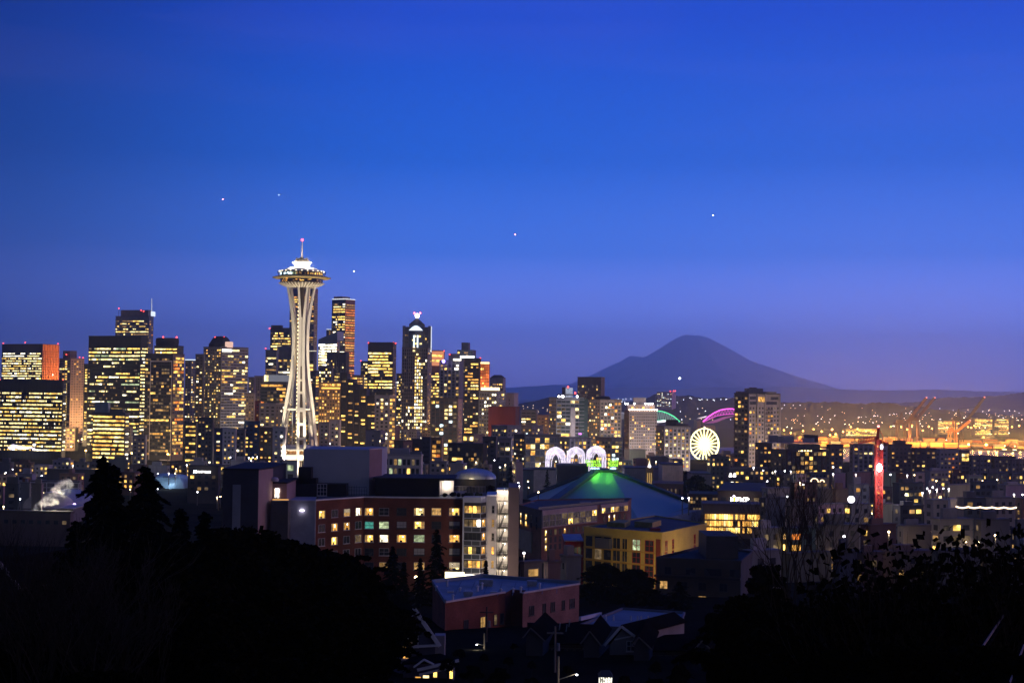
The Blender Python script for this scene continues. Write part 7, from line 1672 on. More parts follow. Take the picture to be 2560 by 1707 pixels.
 for (px, py) in ((1515, 1556), (1534, 1551), (1577, 1562), (1594, 1562), (1603, 1565), (1620, 1554)): q = at(px, py, 228); mb = MB(); mb.tube((q.x, 228, A.z - 1.2), (q.x, 228, A.z - .4), .12, n=6); mb.build('roof_vent', wall((.55, .55, .6)), T)
 mb = MB(); a, b = at(1450, 1546, 221.6), at(1502, 1534, 236); mb.bar(a, b, .5, .3, (0, 0, 1)); mb.build('pale_parapet', wall((.5, .48, .55)), T)
row_houses()
# house at the left edge with a pale gable board, and one lit window below it
T, f = gable_house('house', 'dark house at the picture edge showing one sloping pale gable board', (5, 1402), (58, 1468), (-50, 1470), 150, 12, wall((.03, .028, .03)), ROOFD, wall((.45, .36, .38)), ground_z(-45, 150) - 6, .5, .3, [(35, 1604, .62, .72, 'y'), (36, 1621, .5, .55, 'y')], .32)
def small_dark_house(label, px, py, Y, w, lit=None, seed=1):
 p = at(px, py, Y); zb = ground_z(p.x, Y) - 3; T = empty('house', (p.x, Y, zb), label, 'house')
 mb = MB(); mb.box(p.x - w/2, p.x + w/2, Y, Y + 8, zb, p.z); mb.build('wall', wall((.12, .10, .11)), T)
 mb = MB(); mb.add([(p.x - w/2 - .3, Y - .4, p.z), (p.x + w/2 + .3, Y - .4, p.z), (p.x + w/2 + .3, Y + 8.4, p.z), (p.x - w/2 - .3, Y + 8.4, p.z), (p.x - w/2, Y + 4, p.z + 2), (p.x + w/2, Y + 4, p.z + 2)], [(0, 1, 5, 4), (1, 2, 5), (2, 3, 4, 5), (3, 0, 4), (3, 2, 1, 0)]); mb.build('roof', wall((.12, .14, .2)), T)
 f = Face((p.x - w/2, Y, 0), (1, 0), w, zb, p.z)
 for k in range(3): nwin(T, f, w * (k + .5) / 3, p.z - 1.3, .8, 1.2, (lit or [None]*3)[k], wall((.5, .42, .45)), (0, 1), .09)
small_dark_house('dim house with white window frames glimpsed through the bare thicket', 400, 1565, 170, 9)
small_dark_house('dim house with a bluish roof low in the dark thicket', 330, 1600, 165, 8, [None, 'k', None])
# utility poles and street lamps on the slope
def pole(label, x, y0, y1, Y, lamp=None, arm=None, cat='utility pole', col=(.22, .19, .17)):
 a, b = at(x, y1, Y), at(x, y0, Y); T = empty('utility_pole' if lamp is None else 'street_lamp', (a.x, Y, a.z), label, cat if lamp is None else 'street lamp')
 mb = MB(); mb.tube((a.x, Y, a.z - 3), (b.x, Y, b.z), .15, .10, 8); mb.build('pole', wall(col), T)
 if lamp is None:
  mb = MB(); mb.box(b.x - .9, b.x + .9, Y - .06, Y + .06, b.z - .8, b.z - .65); mb.build('crossarm', wall(col), T)
  mb = MB(); mb.tube((b.x + .35, Y - .2, b.z - 2.6), (b.x + .35, Y - .2, b.z - 1.8), .18, n=8); mb.build('transformer', wall((.2, .22, .25)), T)
 else:
  l = at(*lamp, Y - 1); s = at(x, arm, Y); mb = MB(); mb.tube(s, (l.x, l.y, l.z + .15), .05, n=6); mb.build('lamp_arm', wall((.25, .24, .24)), T)
  mb = MB(); mb.sphere(l, .11, 5, sz=.6); mb.build('lamp_head', emit((.9, .95, 1), 14), T)
  point(T, (l.x, l.y - .1, l.z - .3), 80, (1, .86, .55), .15)
 return T
pole('bare wooden utility pole with a transformer among the dark row houses', 1388, 1565, 1730, 180)
pole('street lamp on an arm from a pale post at the very bottom of the view', 1396, 1640, 1720, 160, (1442, 1686), 1698)
pole('street lamp with curved arm by the dark roofs below the flat brick building', 1211, 1582, 1640, 205, (1192, 1611), 1612)
pole('tall dark utility pole before the flat brick building', 1217, 1516, 1640, 215, col=(.08, .06, .055))
# ================================================================ low city, left
def mopop():
 Y = 1080; zb = 0
 # blue metal shell: swollen body with a softly folded outline
 x0, x1 = at(378, 1240, Y).x, at(470, 1240, Y).x; zt = at(420, 1184, Y).z
 T = empty('museum_hall', ((x0 + x1)/2, Y, zb), 'swollen pale blue metal museum shell beside the dark conifers', 'museum')
 mb = MB(); prof = [(386, 1188), (395, 1184.5), (410, 1184), (430, 1186), (448, 1187), (458, 1190), (466, 1199), (470, 1215), (467, 1232), (464, 1246)]
 n = 12; vs = [];
 for k in range(n):
  t = k / (n - 1);
  for (px, py) in prof:
   p = at(px, py, Y); c = at(425, 1225, Y); q = c + (p - c) * (1 - .25 * (2*t - 1) ** 2)
   vs.append((q.x, Y + (t - .0) * 26 - 6 * math.sin(math.pi * min(1, max(0, (p.x - x0)/(x1 - x0)))), q.z))
 m_ = len(prof); fs = [(k*m_+i, k*m_+i+1, (k+1)*m_+i+1, (k+1)*m_+i) for k in range(n-1) for i in range(m_-1)]
 # front skin bulging to the viewer
 c = at(425, 1225, Y); b0 = len(vs)
 rings = 8
 for r in range(rings):
  s = 1 - (r + 1) / (rings + 1)
  for (px, py) in prof:
   p = at(px, py, Y); q = c + (p - c) * s; vs.append((q.x, Y - 7 * math.sqrt(1 - s * s), min(q.z, zt) - 0))
 base = [i for i in range(m_)]
 prev = [k for k in range(m_)]
 for r in range(rings):
  cur = [b0 + r*m_ + i for i in range(m_)]
  for i in range(m_ - 1): fs.append((prev[i], cur[i], cur[i+1], prev[i+1]))
  prev = cur
 fs.append(tuple(prev))
 mb.add(vs, fs)
 mb.add([at(378, 1190, Y + 1), at(470, 1190, Y + 1), at(470, 1250, Y + 1), at(378, 1250, Y + 1)], [(0, 3, 2, 1)]) if False else None
 mb.build('metal_shell', wall((.22, .34, .46), .42, .12, .05, .4), T, True)
 mb = MB(); a, b = at(384, 1192, Y + 8), at(462, 1192, Y + 8); mb.box(a.x, b.x, Y + 8, Y + 22, zb, a.z); mb.build('shell_core', wall((.16, .24, .33)), T)
 p = at(425, 1245, Y - 14); point(T, (p.x, Y - 26, 12), 15000, (.75, .88, 1), 1.5)  # added point brightening the metal shell, no lamp modelled
 T = empty('museum_hall', (at(320, 1230, Y).x, Y, zb), 'dark red curved museum roof glimpsed between the two tallest conifers', 'museum')
 prof = [(190, 1216), (215, 1205), (260, 1196), (310, 1195), (350, 1192), (376, 1198)]
 mb = MB(); P = [at(px, py, Y + 5) for px, py in prof]
 vs = [(p.x, p.y, p.z) for p in P] + [(p.x, p.y + 26, p.z - 3) for p in P] + [(p.x, p.y, 0) for p in P]
 m_ = len(P); mb.add(vs, [(i, i+1, m_+i+1, m_+i) for i in range(m_-1)] + [(2*m_+i, 2*m_+i+1, i+1, i) for i in range(m_-1)]); mb.build('red_shell', wall((.20, .03, .04), .4, .2, .1, .3), T, True)
 for (px, py) in ((322, 1200), (328, 1198), (335, 1196), (345, 1194), (352, 1193), (340, 1197)): p = at(px, py, Y - 1); mb = MB(); mb.sphere(p, .55, 4); mb.build('red_lamp', emit((1, .08, .1), 3), T)
 # floodlit open forecourt
 for (px, py, w, lab) in ((193, 1251, 26, 'glaring white floodlight bank beside the low curved hall'), (308, 1251, 20, 'glaring white floodlight bank between the two tallest conifers'), (398, 1254, 14, 'small white floodlight bank beneath the blue museum shell')):
  p = at(px, py, 960); W_ = w * 960 / F / 2; T = empty('floodlight_bank', (p.x, 960, ground_z(p.x, 960)), lab, 'floodlights')
  mb = MB(); mb.box(p.x - W_, p.x + W_, 960, 961, p.z - 1.1, p.z + 1.1); mb.build('lamp_panel', emit((1, .95, 1), 14), T)
  for s in (-.8, .8): mb = MB(); mb.box(p.x + s * W_ - .2, p.x + s * W_ + .2, 960.2, 960.6, ground_z(p.x, 960) - 1, p.z - 1.1); mb.build('post', wall((.12, .12, .13)), T)
  point(T, (p.x, 956, p.z), 4200, (1, .93, .85), 1.0)
mopop()
def vault_hall():
 Y = 760; a, b = at(57, 1270, Y), at(190, 1270, Y); zt = at(110, 1231, Y).z; zb = ground_z(a.x, Y)
 T = empty('vaulted_hall', ((a.x + b.x)/2, Y, zb), 'low hall with a pale curved vault roof behind the rising steam', 'hall')
 cx = (a.x + b.x)/2; w = (b.x - a.x)/2; h = zt - at(57, 1270, Y).z; z0 = at(57, 1270, Y).z
 mb = MB(); n = 20; V = []
 for k in range(n + 1):
  an = math.pi * k / n; V.append((cx - w * math.cos(an), z0 + h * math.sin(an) ** .85))
 mb.add([(x, Y, z) for x, z in V] + [(x, Y + 34, z) for x, z in V], [(i, i+1, n+2+i, n+1+i) for i in range(n)] + [tuple(range(n + 1))[::-1]]); mb.build('vault_roof', wall((.30, .29, .32), .6), T, False)
 mb = MB(); mb.box(a.x, b.x, Y + .2, Y + 33, zb - 3, z0); mb.build('wall', wall((.12, .10, .12)), T)
 p = at(186, 1262, Y - 4); mb = MB(); mb.sphere(p, .8, 5); mb.build('violet_lamp', emit((.6, .4, 1), 8), T); point(T, p + Vector((0, -2, 0)), 700, (.55, .35, 1), .5)
 T = empty('pitched_hall', (at(120, 1290, 700).x, 700, 5), 'low hall with pale roof edge and one red lit window under the steam', 'hall')
 l, m_, r = at(96, 1287, 700), at(146, 1271, 700), at(183, 1272, 700); zb = ground_z(l.x, 700) - 3
 mb = MB(); mb.add([(l.x, 700, zb), (r.x, 700, zb), (r.x, 700, r.z), (m_.x, 700, m_.z), (l.x, 700, l.z)] + [(l.x, 722, zb), (r.x, 722, zb), (r.x, 722, r.z), (m_.x, 722, m_.z), (l.x, 722, l.z)], [(0, 1, 2, 3, 4), (9, 8, 7, 6, 5), (1, 6, 7, 2), (4, 9, 5, 0)]); mb.build('wall', wall((.17, .13, .14)), T)
 mb = MB();
 for p, q in ((l, m_), (m_, r)): mb.add([(p.x, 699.4, p.z), (q.x, 699.4, q.z), (q.x, 722, q.z), (p.x, 722, p.z), (p.x, 699.4, p.z + .35), (q.x, 699.4, q.z + .35), (q.x, 722, q.z + .35), (p.x, 722, p.z + .35)], [(3, 2, 1, 0), (4, 5, 6, 7), (0, 1, 5, 4), (2, 3, 7, 6), (1, 2, 6, 5), (3, 0, 4, 7)])
 mb.build('roof', wall((.5, .45, .44)), T)
 f = Face((l.x, 700, 0), (1, 0), r.x - l.x, zb, 20); p = at(127, 1287, 700); nwin(T, f, p.x - l.x, p.z, 2.6, 1.4, 'o', FR_DARK, (3, 1), .1)
vault_hall()
# steam from the rooftop chimney
def steam(name, label, path, Y, dens, seed, bright):
 m = bpy.data.materials.new('steam'); m.use_nodes = True; t = m.node_tree; t.nodes.clear()
 o = t.nodes.new('ShaderNodeOutputMaterial'); v = t.nodes.new('ShaderNodeVolumePrincipled'); v.inputs['Color'].default_value = (1, .97, .92, 1); v.inputs['Anisotropy'].default_value = .2
 g = t.nodes.new('ShaderNodeNewGeometry'); n1 = t.nodes.new('ShaderNodeTexNoise'); n1.inputs['Scale'].default_value = .34; n1.inputs['Detail'].default_value = 6; n1.inputs['Roughness'].default_value = .7
 mr = t.nodes.new('ShaderNodeMapRange'); mr.inputs['From Min'].default_value = .50; mr.inputs['From Max'].default_value = .66; mr.inputs['To Max'].default_value = dens
 t.links.new(g.outputs['Position'], n1.inputs['Vector']); t.links.new(n1.outputs[0], mr.inputs[0]); t.links.new(mr.outputs[0], v.inputs['Density']); t.links.new(v.outputs[0], o.inputs['Volume'])
 try: m.cycles.homogeneous_volume = False
 except Exception: pass
 bm = bmesh.new(); rng = random.Random(seed)
 for (px, py, r) in path:
  p = at(px, py, Y); ret = bmesh.ops.create_icosphere(bm, subdivisions=2, radius=r)
  for vv in ret['verts']:
   vv.co = vv.co * (1 + .18 * math.sin(vv.co.x * 2.1 + vv.co.z * 1.7 + px)) + p
 me = bpy.data.meshes.new(name); bm.to_mesh(me); bm.free(); me.materials.append(m)
 ob = bpy.data.objects.new(name, me); COL.objects.link(ob)
 md = ob.modifiers.new('join', 'REMESH'); md.mode = 'VOXEL'; md.voxel_size = .5
 tag(ob, label, 'steam', None, 'stuff')
 return ob
steam('steam', 'cloud of white steam drifting up from a rooftop chimney, lit from below', [(90, 1272, 1.0), (95, 1264, 1.3), (103, 1258, 1.6), (112, 1253, 1.9), (123, 1249, 2.2), (134, 1242, 2.5), (143, 1233, 2.9), (152, 1226, 3.2), (161, 1218, 3.2), (168, 1212, 2.7), (156, 1211, 2.3), (148, 1218, 2.0), (140, 1250, 1.8), (170, 1225, 2.2), (128, 1256, 1.4)], 566, 1.1, 1, 1)
bld('brown_block', 'wide brown flat roofed block carrying the steaming chimney', -40, 176, 184, 1284, 555, (.13, .085, .08), 6, 'building', sl=O(res, lit=.06, cap=6), roof=(.03, .03, .04))
T = empty('rooftop_chimney', (at(92, 1280, 562).x, 562, at(92, 1284, 562).z), 'short pale chimney pipe where the white steam starts', 'chimney')
p = at(91, 1275, 562); mb = MB(); mb.tube((p.x, 562, at(92, 1286, 562).z - .5), p, .5, .45, 10); mb.build('pipe', wall((.5, .47, .45)), T)
z_ = at(92, 1284, 555).z + .9
for px, pw in ((106, 4000), (138, 7000), (166, 7000)): p = at(px, 1280, 561); point(T, (p.x, 561, z_), pw, (1, .88, .66), .5)  # unseen points added on the roof to light the steam
steam('steam', 'thin wisp of white vapour drifting off the observation tower roof', [(760, 646, .9), (765, 645, 1.0), (769, 647, .8), (775, 648, .8), (780, 646.5, .6)], 1243, .35, 2, 1)
# hotel sign
T, fL, fR, z = bld('hotel', 'dark hotel block carrying a glowing white rooftop name sign', 470, 546, 552, 1167, 900, (.06, .05, .055), 6, 'hotel', sl=O(floor=3.2, bay=3.2, wf=.5, hf=.5, lit=.2, pal='yada', cap=14, top=4))
T = empty('hotel_sign', at(506, 1186, 896), 'white glowing hotel name sign with a block letter mark, on the dark hotel block', 'sign')
put_text(T, 'H', at(487.5, 1178.5, 897), 1.5, 1.55, emit((.8, .9, 1), 7)); put_text(T, 'HYATT HOUSE', at(509.5, 1179.2, 897), 7.4, 1.15, emit((1, .97, .9), 5), spacing=1.0)
mb = MB(); a, b = at(484, 1183, 897.5), at(527, 1183, 897.5); mb.box(a.x, b.x, 897.4, 897.7, a.z - .15, a.z + .1); mb.build('sign_rail', wall((.1, .1, .1)), T)
# radio station sign
T, fL, fR, z = bld('studio_building', 'long dark low building with a glaring white letter sign and a yellow end wall light', 1795, 1905, 1925, 1232, 720, (.08, .055, .05), 10, 'building', sl=O(floor=4, bay=3.4, wf=.6, hf=.4, lit=.05, pal='a', cap=4, top=1))
T = empty('station_sign', at(1850, 1256, 716), 'glaring white KEXP letter sign mounted on the long dark low building', 'sign')
put_text(T, 'KEXP', at(1849.5, 1249, 716), 46 * 716 / F, 11.5 * 716 / F, emit((1, .92, .85), 9), spacing=1.05)
mb = MB(); a, b = at(1827, 1255.5, 717), at(1873, 1255.5, 717); mb.box(a.x, b.x, 716.4, 717, a.z - .2, a.z); mb.build('sign_rail', wall((.2, .1, .08)), T)
T = empty('wall_lantern', at(1835, 1254, 714), 'tall yellow glowing lantern with a violet lamp on top, left of the white letter sign', 'lantern')
p0, p1 = at(1835, 1256, 714), at(1835, 1240, 714); mb = MB(); mb.tube(p0, p1, .42, n=8); mb.build('tube', emit((1, .80, .05), 3), T); mb = MB(); mb.sphere(p1, .5, 5); mb.build('top_lamp', emit((.8, .65, 1), 8), T)
# long lit pavilion behind the buttress
T, fL, fR, z = bld('pavilion', 'long low pavilion with a continuous yellow glowing glass wall', 1758, 1955, 1960, 1266, 640, (.20, .15, .14), 4, 'pavilion', sl=O(floor=2.6, bay=.9, wf=.8, hf=.75, lit=.88, pal='yyaayp', cap=60, top=3.0, bot=.2, mask=lambda a, b, p: .93 if a < .36 or .6 < a < .97 else .5), roof=(.05, .05, .06))
# brown hall between the ribbed halls and the arena roof
bld('brick_hall', 'reddish brown hall with a sloped dark roof behind the arena edge beam', 1630, 1708, 1714, 1213, 830, (.28, .13, .085), 6, 'hall', sl=O(floor=9, bay=2, wf=.3, hf=.8, lit=.2, pal='k', cap=6, top=1), colr=(.32, .2, .18))
T = bld('gridded_hall', 'low hall with a glowing gridded facade and flat dark roof near the letter sign', 1722, 1826, 1832, 1240, 760, (.12, .075, .06), 8, 'hall', sl=O(floor=1.6, bay=1.2, wf=.75, hf=.7, lit=.5, pal='dkd', cap=40, top=.6, bot=.5, mask=lambda a, b, p: .85 if a > .55 else .1))
# ================================================================ rows of low blocks
COLS = [((.10, .10, .12), 'charcoal'), ((.20, .19, .21), 'grey'), ((.30, .28, .30), 'pale grey'), ((.16, .10, .09), 'brown'), ((.12, .06, .055), 'dull red'), ((.25, .2, .17), 'tan'), ((.07, .08, .10), 'slate'), ((.35, .31, .31), 'off white')]
ORD = ['first', 'second', 'third', 'fourth', 'fifth', 'sixth', 'seventh', 'eighth', 'ninth', 'tenth', 'eleventh', 'twelfth', 'thirteenth', 'fourteenth', 'fifteenth', 'sixteenth', 'seventeenth', 'eighteenth']
def row(where, group, x0, x1, ylo, yhi, Y, wlo, whi, seed, lit=.25, gap=4, pal='yyyapdk', cap=14, jy=60, fl=3.0, dens=1.0):
 rng = random.Random(seed); x = x0; i = 0
 while x < x1:
  w = rng.uniform(wlo, whi); yt = rng.uniform(ylo, yhi); c, cn = rng.choice(COLS)
  if rng.random() < dens:
   l_ = lit * rng.choice((.3, .8, 1.2, 1.6)); yy = Y + rng.uniform(-jy, jy)
   desc = 'few lit windows' if l_ < lit else 'many warm windows'
   right = x + w > 1280
   a = rng.uniform(50, 72) if right else rng.uniform(8, 28)
   xc = x + w * (rng.uniform(.12, .3) if right else rng.uniform(.75, .92))
   pent = ((rng.uniform(0, .4), rng.uniform(.5, .9), .15, .6, rng.uniform(1.2, 3), tuple(v * 1.2 for v in c)),) if rng.random() < .6 else ()
   bld('low_block', f'{cn} flat roofed block, {desc}, {ORD[min(i, 17)]} in the {where}', x, xc, x + w, yt, yy, c, a, 'building', group=group, pent=pent, seed=seed * 100 + i, parapet=.5,
    sl=O(floor=fl, bay=2.8, wf=rng.choice((.4, .5, .7)), hf=.5, lit=l_, pal=pal, cap=cap, top=.6, bot=1) if rng.random() < .7 else None, sr=None if rng.random() < .3 else O(floor=fl, bay=2.8, wf=rng.choice((.4, .5, .7)), hf=.5, lit=l_, pal=pal, cap=cap, top=.6, bot=1), colr=tuple(v * rng.uniform(.8, 1.25) for v in c))
   i += 1
  x += w + rng.uniform(0, gap)
row('row behind the tan tower', 'mid rises behind the tower crane', 1795, 1890, 1120, 1135, 1430, 30, 50, 2, .2)
# shoreline apartments
bl = lambda lab, a, b, c, yt, Y, col, ang, **k: bld('apartment_building', lab, a, b, c, yt, Y, col, ang, **k)
bl('black apartment block with amber windows at the foot of the tan apartment tower', 1888, 1897, 1930, 1109, 1130, (.03, .03, .035), 66, sr=O(res, bay=2.8, lit=.38, cap=30, pal='yyaadp'), sl=O(res, lit=.1, cap=6))
T, fL, fR, z = bl('wide dark framed apartment block with a glazed penthouse terrace and boxy roof sheds', 1928, 1966, 2067, 1127, 1080, (.05, .04, .045), 66, sr=O(floor=3, bay=3.4, wf=.72, hf=.72, lit=.33, pal='yyapady', cap=40, top=.5, fins=(wall((.06, .03, .035)), .5, .5)), sl=O(res, lit=.25, cap=20))
a, b = at(1972, 1110, 1095), at(2052, 1123, 1095); mb = MB(); mb.box(a.x, b.x, 1098, 1112, z + .5, a.z); mb.build('glazed_penthouse', glass((.10, .11, .12), .25), T)
a, b = at(1922, 1106, 1090), at(2058, 1106, 1090); mb = MB(); mb.box(a.x, b.x, 1092, 1116, a.z - .3, a.z); mb.build('roof_slab', wall((.32, .28, .30)), T)
for (x0, x1, yt, c) in ((1924, 1945, 1088, (.2, .19, .22)), (1946, 1986, 1090, (.34, .31, .31)), (2011, 2037, 1095, (.32, .31, .34)), (2016, 2049, 1087, (.06, .06, .08))):
 p, q = at(x0, yt, 1104), at(x1, yt, 1104); mb = MB(); yy = 1105 if c[0] > .1 else 1109; mb.box(p.x, q.x, yy, yy + 6, a.z + .01, p.z); mb.build('roof_shed', wall(c), T)
for k in range(11): p = at(1975 + k * 5.2 + (k % 3), 1126.5, 1084); mb = MB(); mb.sphere(p, .42, 4); mb.build('terrace_lamp', emit((1, .75, .35) if k else (.3, .7, 1), 5), T)
bl('dark narrow apartment block with amber windows right of the wide framed block', 2066, 2075, 2108, 1113, 1110, (.06, .055, .06), 66, sr=O(res, lit=.3, cap=24, pal='aayd'), sl=O(res, lit=.05, cap=4))
bl('light grey banded apartment block directly left of the red tower crane', 2124, 2132, 2184, 1112, 1160, (.12, .12, .13), 66, sr=O(res, bay=3.6, lit=.25, cap=28, pal='yypda', wf=.6, fins=(wall((.33, .31, .33)), 1.4, .4)), sl=O(res, lit=.1, cap=4))
bl('light grey banded apartment block directly right of the red tower crane', 2196, 2203, 2219, 1116, 1150, (.26, .25, .28), 66, sr=O(res, bay=3.4, lit=.15, cap=14, pal='yad'), sl=O(res, lit=.1, cap=4))
bl('dark brown apartment block with a few amber windows', 2218, 2226, 2280, 1112, 1200, (.055, .045, .05), 66, sr=O(res, lit=.16, cap=24, pal='yaad', bay=3.3), sl=O(res, lit=.1, cap=4), pent=((0, .6, .2, .7, 2.5, (.06, .05, .06)),))
bl('near black apartment block with two bright amber windows', 2279, 2288, 2341, 1122, 1170, (.045, .04, .048), 66, sr=O(res, lit=.13, cap=20, pal='yyad', bay=3.6), sl=O(res, lit=.05, cap=4))
bl('grey apartment block with clustered orange windows left of the glass cornered one', 2341, 2349, 2398, 1125, 1140, (.2, .19, .21), 66, sr=O(res, lit=.3, cap=30, pal='aoayd', bay=2.8, mask=lambda a, b, p: .5 if a > .45 else .03), sl=O(res, lit=.05, cap=4))
bl('glass cornered apartment block with a bright yellow upper corner', 2397, 2403, 2424, 1127, 1160, (.09, .09, .10), 66, sr=O(floor=3, bay=2.4, wf=.9, hf=.7, lit=.35, cap=20, pal='yyp', mask=lambda a, b, p: .9 if b < .25 else .15), sl=O(res, lit=.05, cap=4))
bl('long grey apartment block with few lights facing the bay', 2422, 2430, 2478, 1141, 1120, (.15, .145, .16), 66, sr=O(res, lit=.1, cap=24, pal='pwyd', fins=(wall((.22, .2, .22)), .5, .4)), sl=O(res, lit=.02, cap=4))
bl('dark apartment block with several amber windows facing the bay', 2474, 2486, 2540, 1143, 1160, (.07, .06, .065), 66, sr=O(res, lit=.22, cap=30, pal='aayd'), sl=O(res, lit=.02, cap=4))
bl('greyish apartment block with white ground floor lights at the picture edge', 2519, 2528, 2590, 1150, 1090, (.16, .14, .15), 66, sr=O(res, lit=.14, cap=24, pal='pwda', fins=(wall((.24, .21, .22)), .5, .4)), sl=O(res, lit=.02, cap=4))
# blocks before the shoreline row
bld('apartment_building', 'slate apartment house with two tall white gable windows and yellow panes', 1810, 1822, 1925, 1172, 960, (.16, .15, .15), 70, sl=O(res, lit=.15, cap=6), sr=O(floor=2.9, bay=3.0, wf=.5, hf=.55, lit=.36, pal='yyyaw', cap=40, top=1), colr=(.075, .08, .10))
for px in (1824, 1834): p = at(px, 1186, 955); T = [o for o in bpy.data.objects if o.get('label', '').startswith('slate apartment house')][0]; mb = MB(); mb.add([(p.x - 1, 951, p.z - 1.1), (p.x + .9, 951, p.z - 1.1), (p.x + .7, 951, p.z + .6), (p.x, 951, p.z + 1.3), (p.x - .7, 951, p.z + .5)], [(0, 1, 2, 3, 4)]); mb.build('window', emit((1, .9, .85), 4), T)
bld('arcade_building', 'low stone building with two glowing arched windows', 2010, 2024, 2072, 1198, 900, (.2, .17, .16), 72, 'building', sr=O(res, lit=.05, cap=3), sl=O(res, lit=.05, cap=2))
T = [o for o in bpy.data.objects if o.name.startswith('arcade_building')][0]
for px, w in ((2035, 9), (2054, 5)):
 p = at(px, 1204, 895); r = w * 895 / F; mb = MB();
 for k in range(12): a0, a1 = math.pi*k/12, math.pi*(k+1)/12; mb.bar((p.x - r*math.cos(a0), 893.5, p.z + r*math.sin(a0)), (p.x - r*math.cos(a1), 893.5, p.z + r*math.sin(a1)), .55, .4, (0, 1, 0))
 mb.build('lit_arch', emit((1, .72, .38), 4), T)
row('row under the shoreline apartments', 'low blocks under the shoreline apartments', 1930, 2570, 1176, 1192, 930, 28, 62, 5, .16, cap=12)
row('row two streets inland', 'low roofs two streets before the shoreline', 1905, 2570, 1204, 1226, 760, 34, 80, 6, .11, cap=10)
row('row beside the globe lamp', 'low roofs beside the globe lamp', 1900, 2570, 1244, 1268, 620, 46, 100, 7, .1, cap=8)
row('row behind the leafy bushes', 'low roofs behind the leafy bush', 1880, 2570, 1300, 1325, 500, 60, 120, 8, .16, cap=8, pal='aadyko')
row('dim row below the bushes', 'dim roofs below the leafy bush', 1860, 2570, 1370, 1400, 390, 60, 130, 9, .08, cap=5, pal='adk')
row('row under the office towers', 'low blocks at the foot of the office towers', -10, 640, 1150, 1166, 1150, 26, 60, 10, .3, cap=12)
row('row around the museum shell', 'roofs around the museum shell', -10, 345, 1178, 1196, 940, 30, 75, 11, .25, cap=10, dens=.8)
row('front row at the far left', 'front roofs on the far left', -20, 80, 1205, 1222, 800, 26, 40, 12, .25, cap=8)
row('row beside the dome', 'roofs around the dome', 1040, 1300, 1150, 1168, 960, 24, 50, 13, .3, cap=10)
row('row beyond the white arches', 'roofs beyond the white arches', 1280, 1830, 1140, 1152, 1150, 30, 60, 14, .3, cap=10, dens=.9)
row('row at the hotel tower foot', 'roofs at the foot of the hotel tower', 1560, 1700, 1124, 1140, 1500, 26, 55, 15, .25, cap=10, pal='yaagd')
row('line behind the row houses', 'roofs behind the row houses', 1300, 1470, 1392, 1412, 400, 40, 70, 17, .2, cap=6, dens=.7)
row('far quarter under the skyline', 'far quarter under the skyline', 160, 1240, 1050, 1080, 1700, 30, 60, 18, .3, cap=6, dens=.5)
# white framed garage behind the steam, brown tower
T, fL, fR, z = bld('parking_garage', 'white framed open parking garage behind the steam', 76, 198, 204, 1206, 850, (.20, .18, .18), 4, 'garage', sl=O(floor=2.6, bay=40, wf=.1, hf=.1, lit=0, cap=1, slabs=(wall((.6, .56, .55)), .35, .5), top=.2, bot=1), seed=3)
for k in (.0, .12, .33, .5, .75, .98): mb = MB(); fL.box(mb, fL.w * k, fL.w * k + .4, fL.z0, fL.z1, 0, .55); mb.build('column', wall((.6, .56, .55)), T)
bld('brown_stair_tower', 'narrow rust brown stair tower beside the parking garage', 56, 68, 76, 1199, 830, (.30, .13, .06), 40, 'tower', colr=(.13, .07, .05))
bld('pale_stair_tower', 'narrow pale stair tower with one small window left of the rust brown one', 46, 56, 57, 1207, 836, (.48, .42, .38), 8, 'tower', sl=O(floor=3, bay=2, wf=.3, hf=.4, lit=0, cap=1))
bld('concert_hall', 'wide dark auditorium block with a plain roof behind the tallest conifer', 118, 240, 250, 1177, 960, (.085, .08, .10), 8, 'hall', sl=O(floor=12, bay=30, wf=.1, lit=0, cap=1))
# metal dome
def dome():
 Y = 800; a, b = at(1131, 1199, Y), at(1240, 1199, Y); w = (b.x - a.x)/2; cx = (a.x + b.x)/2; zt = at(1186, 1172.5, Y).z; z0 = at(1186, 1198, Y).z; zb = ground_z(cx, Y)
 T = empty('dome_building', (cx, Y, zb), 'shallow silvery metal dome catching golden light', 'dome')
 mb = MB(); mb.lathe([(w * math.cos(t), (zt - z0) * math.sin(t)) for t in np.linspace(0, math.pi/2 - .01, 12)], (cx, Y + w, z0), 48); mb.build('dome_roof', wall((.42, .43, .46), .38, .08, .3, .5), T, True)
 mb = MB(); mb.lathe([(w * .98, zb - 1 - z0), (w * .98, 0)], (cx, Y + w, z0), 48); mb.build('wall', wall((.03, .026, .025)), T)
 for k in range(24):
  an = 2*math.pi*k/24; mb = MB(); prev = None
  for t in np.linspace(0, 1.5, 7):
   p = Vector((cx + w * math.cos(t) * 1.003 * math.cos(an), Y + w + w * math.cos(t) * 1.003 * math.sin(an), z0 + (zt - z0) * math.sin(t) + .05))
   if prev is not None: mb.tube(prev, p, .07, n=4, cap=False)
   prev = p
  mb.build('dome_rib', wall((.3, .3, .33)), T)
 point(T, (cx - 3, Y - 6, z0 + 1.2), 1700, (1, .8, .45), .5)
dome()
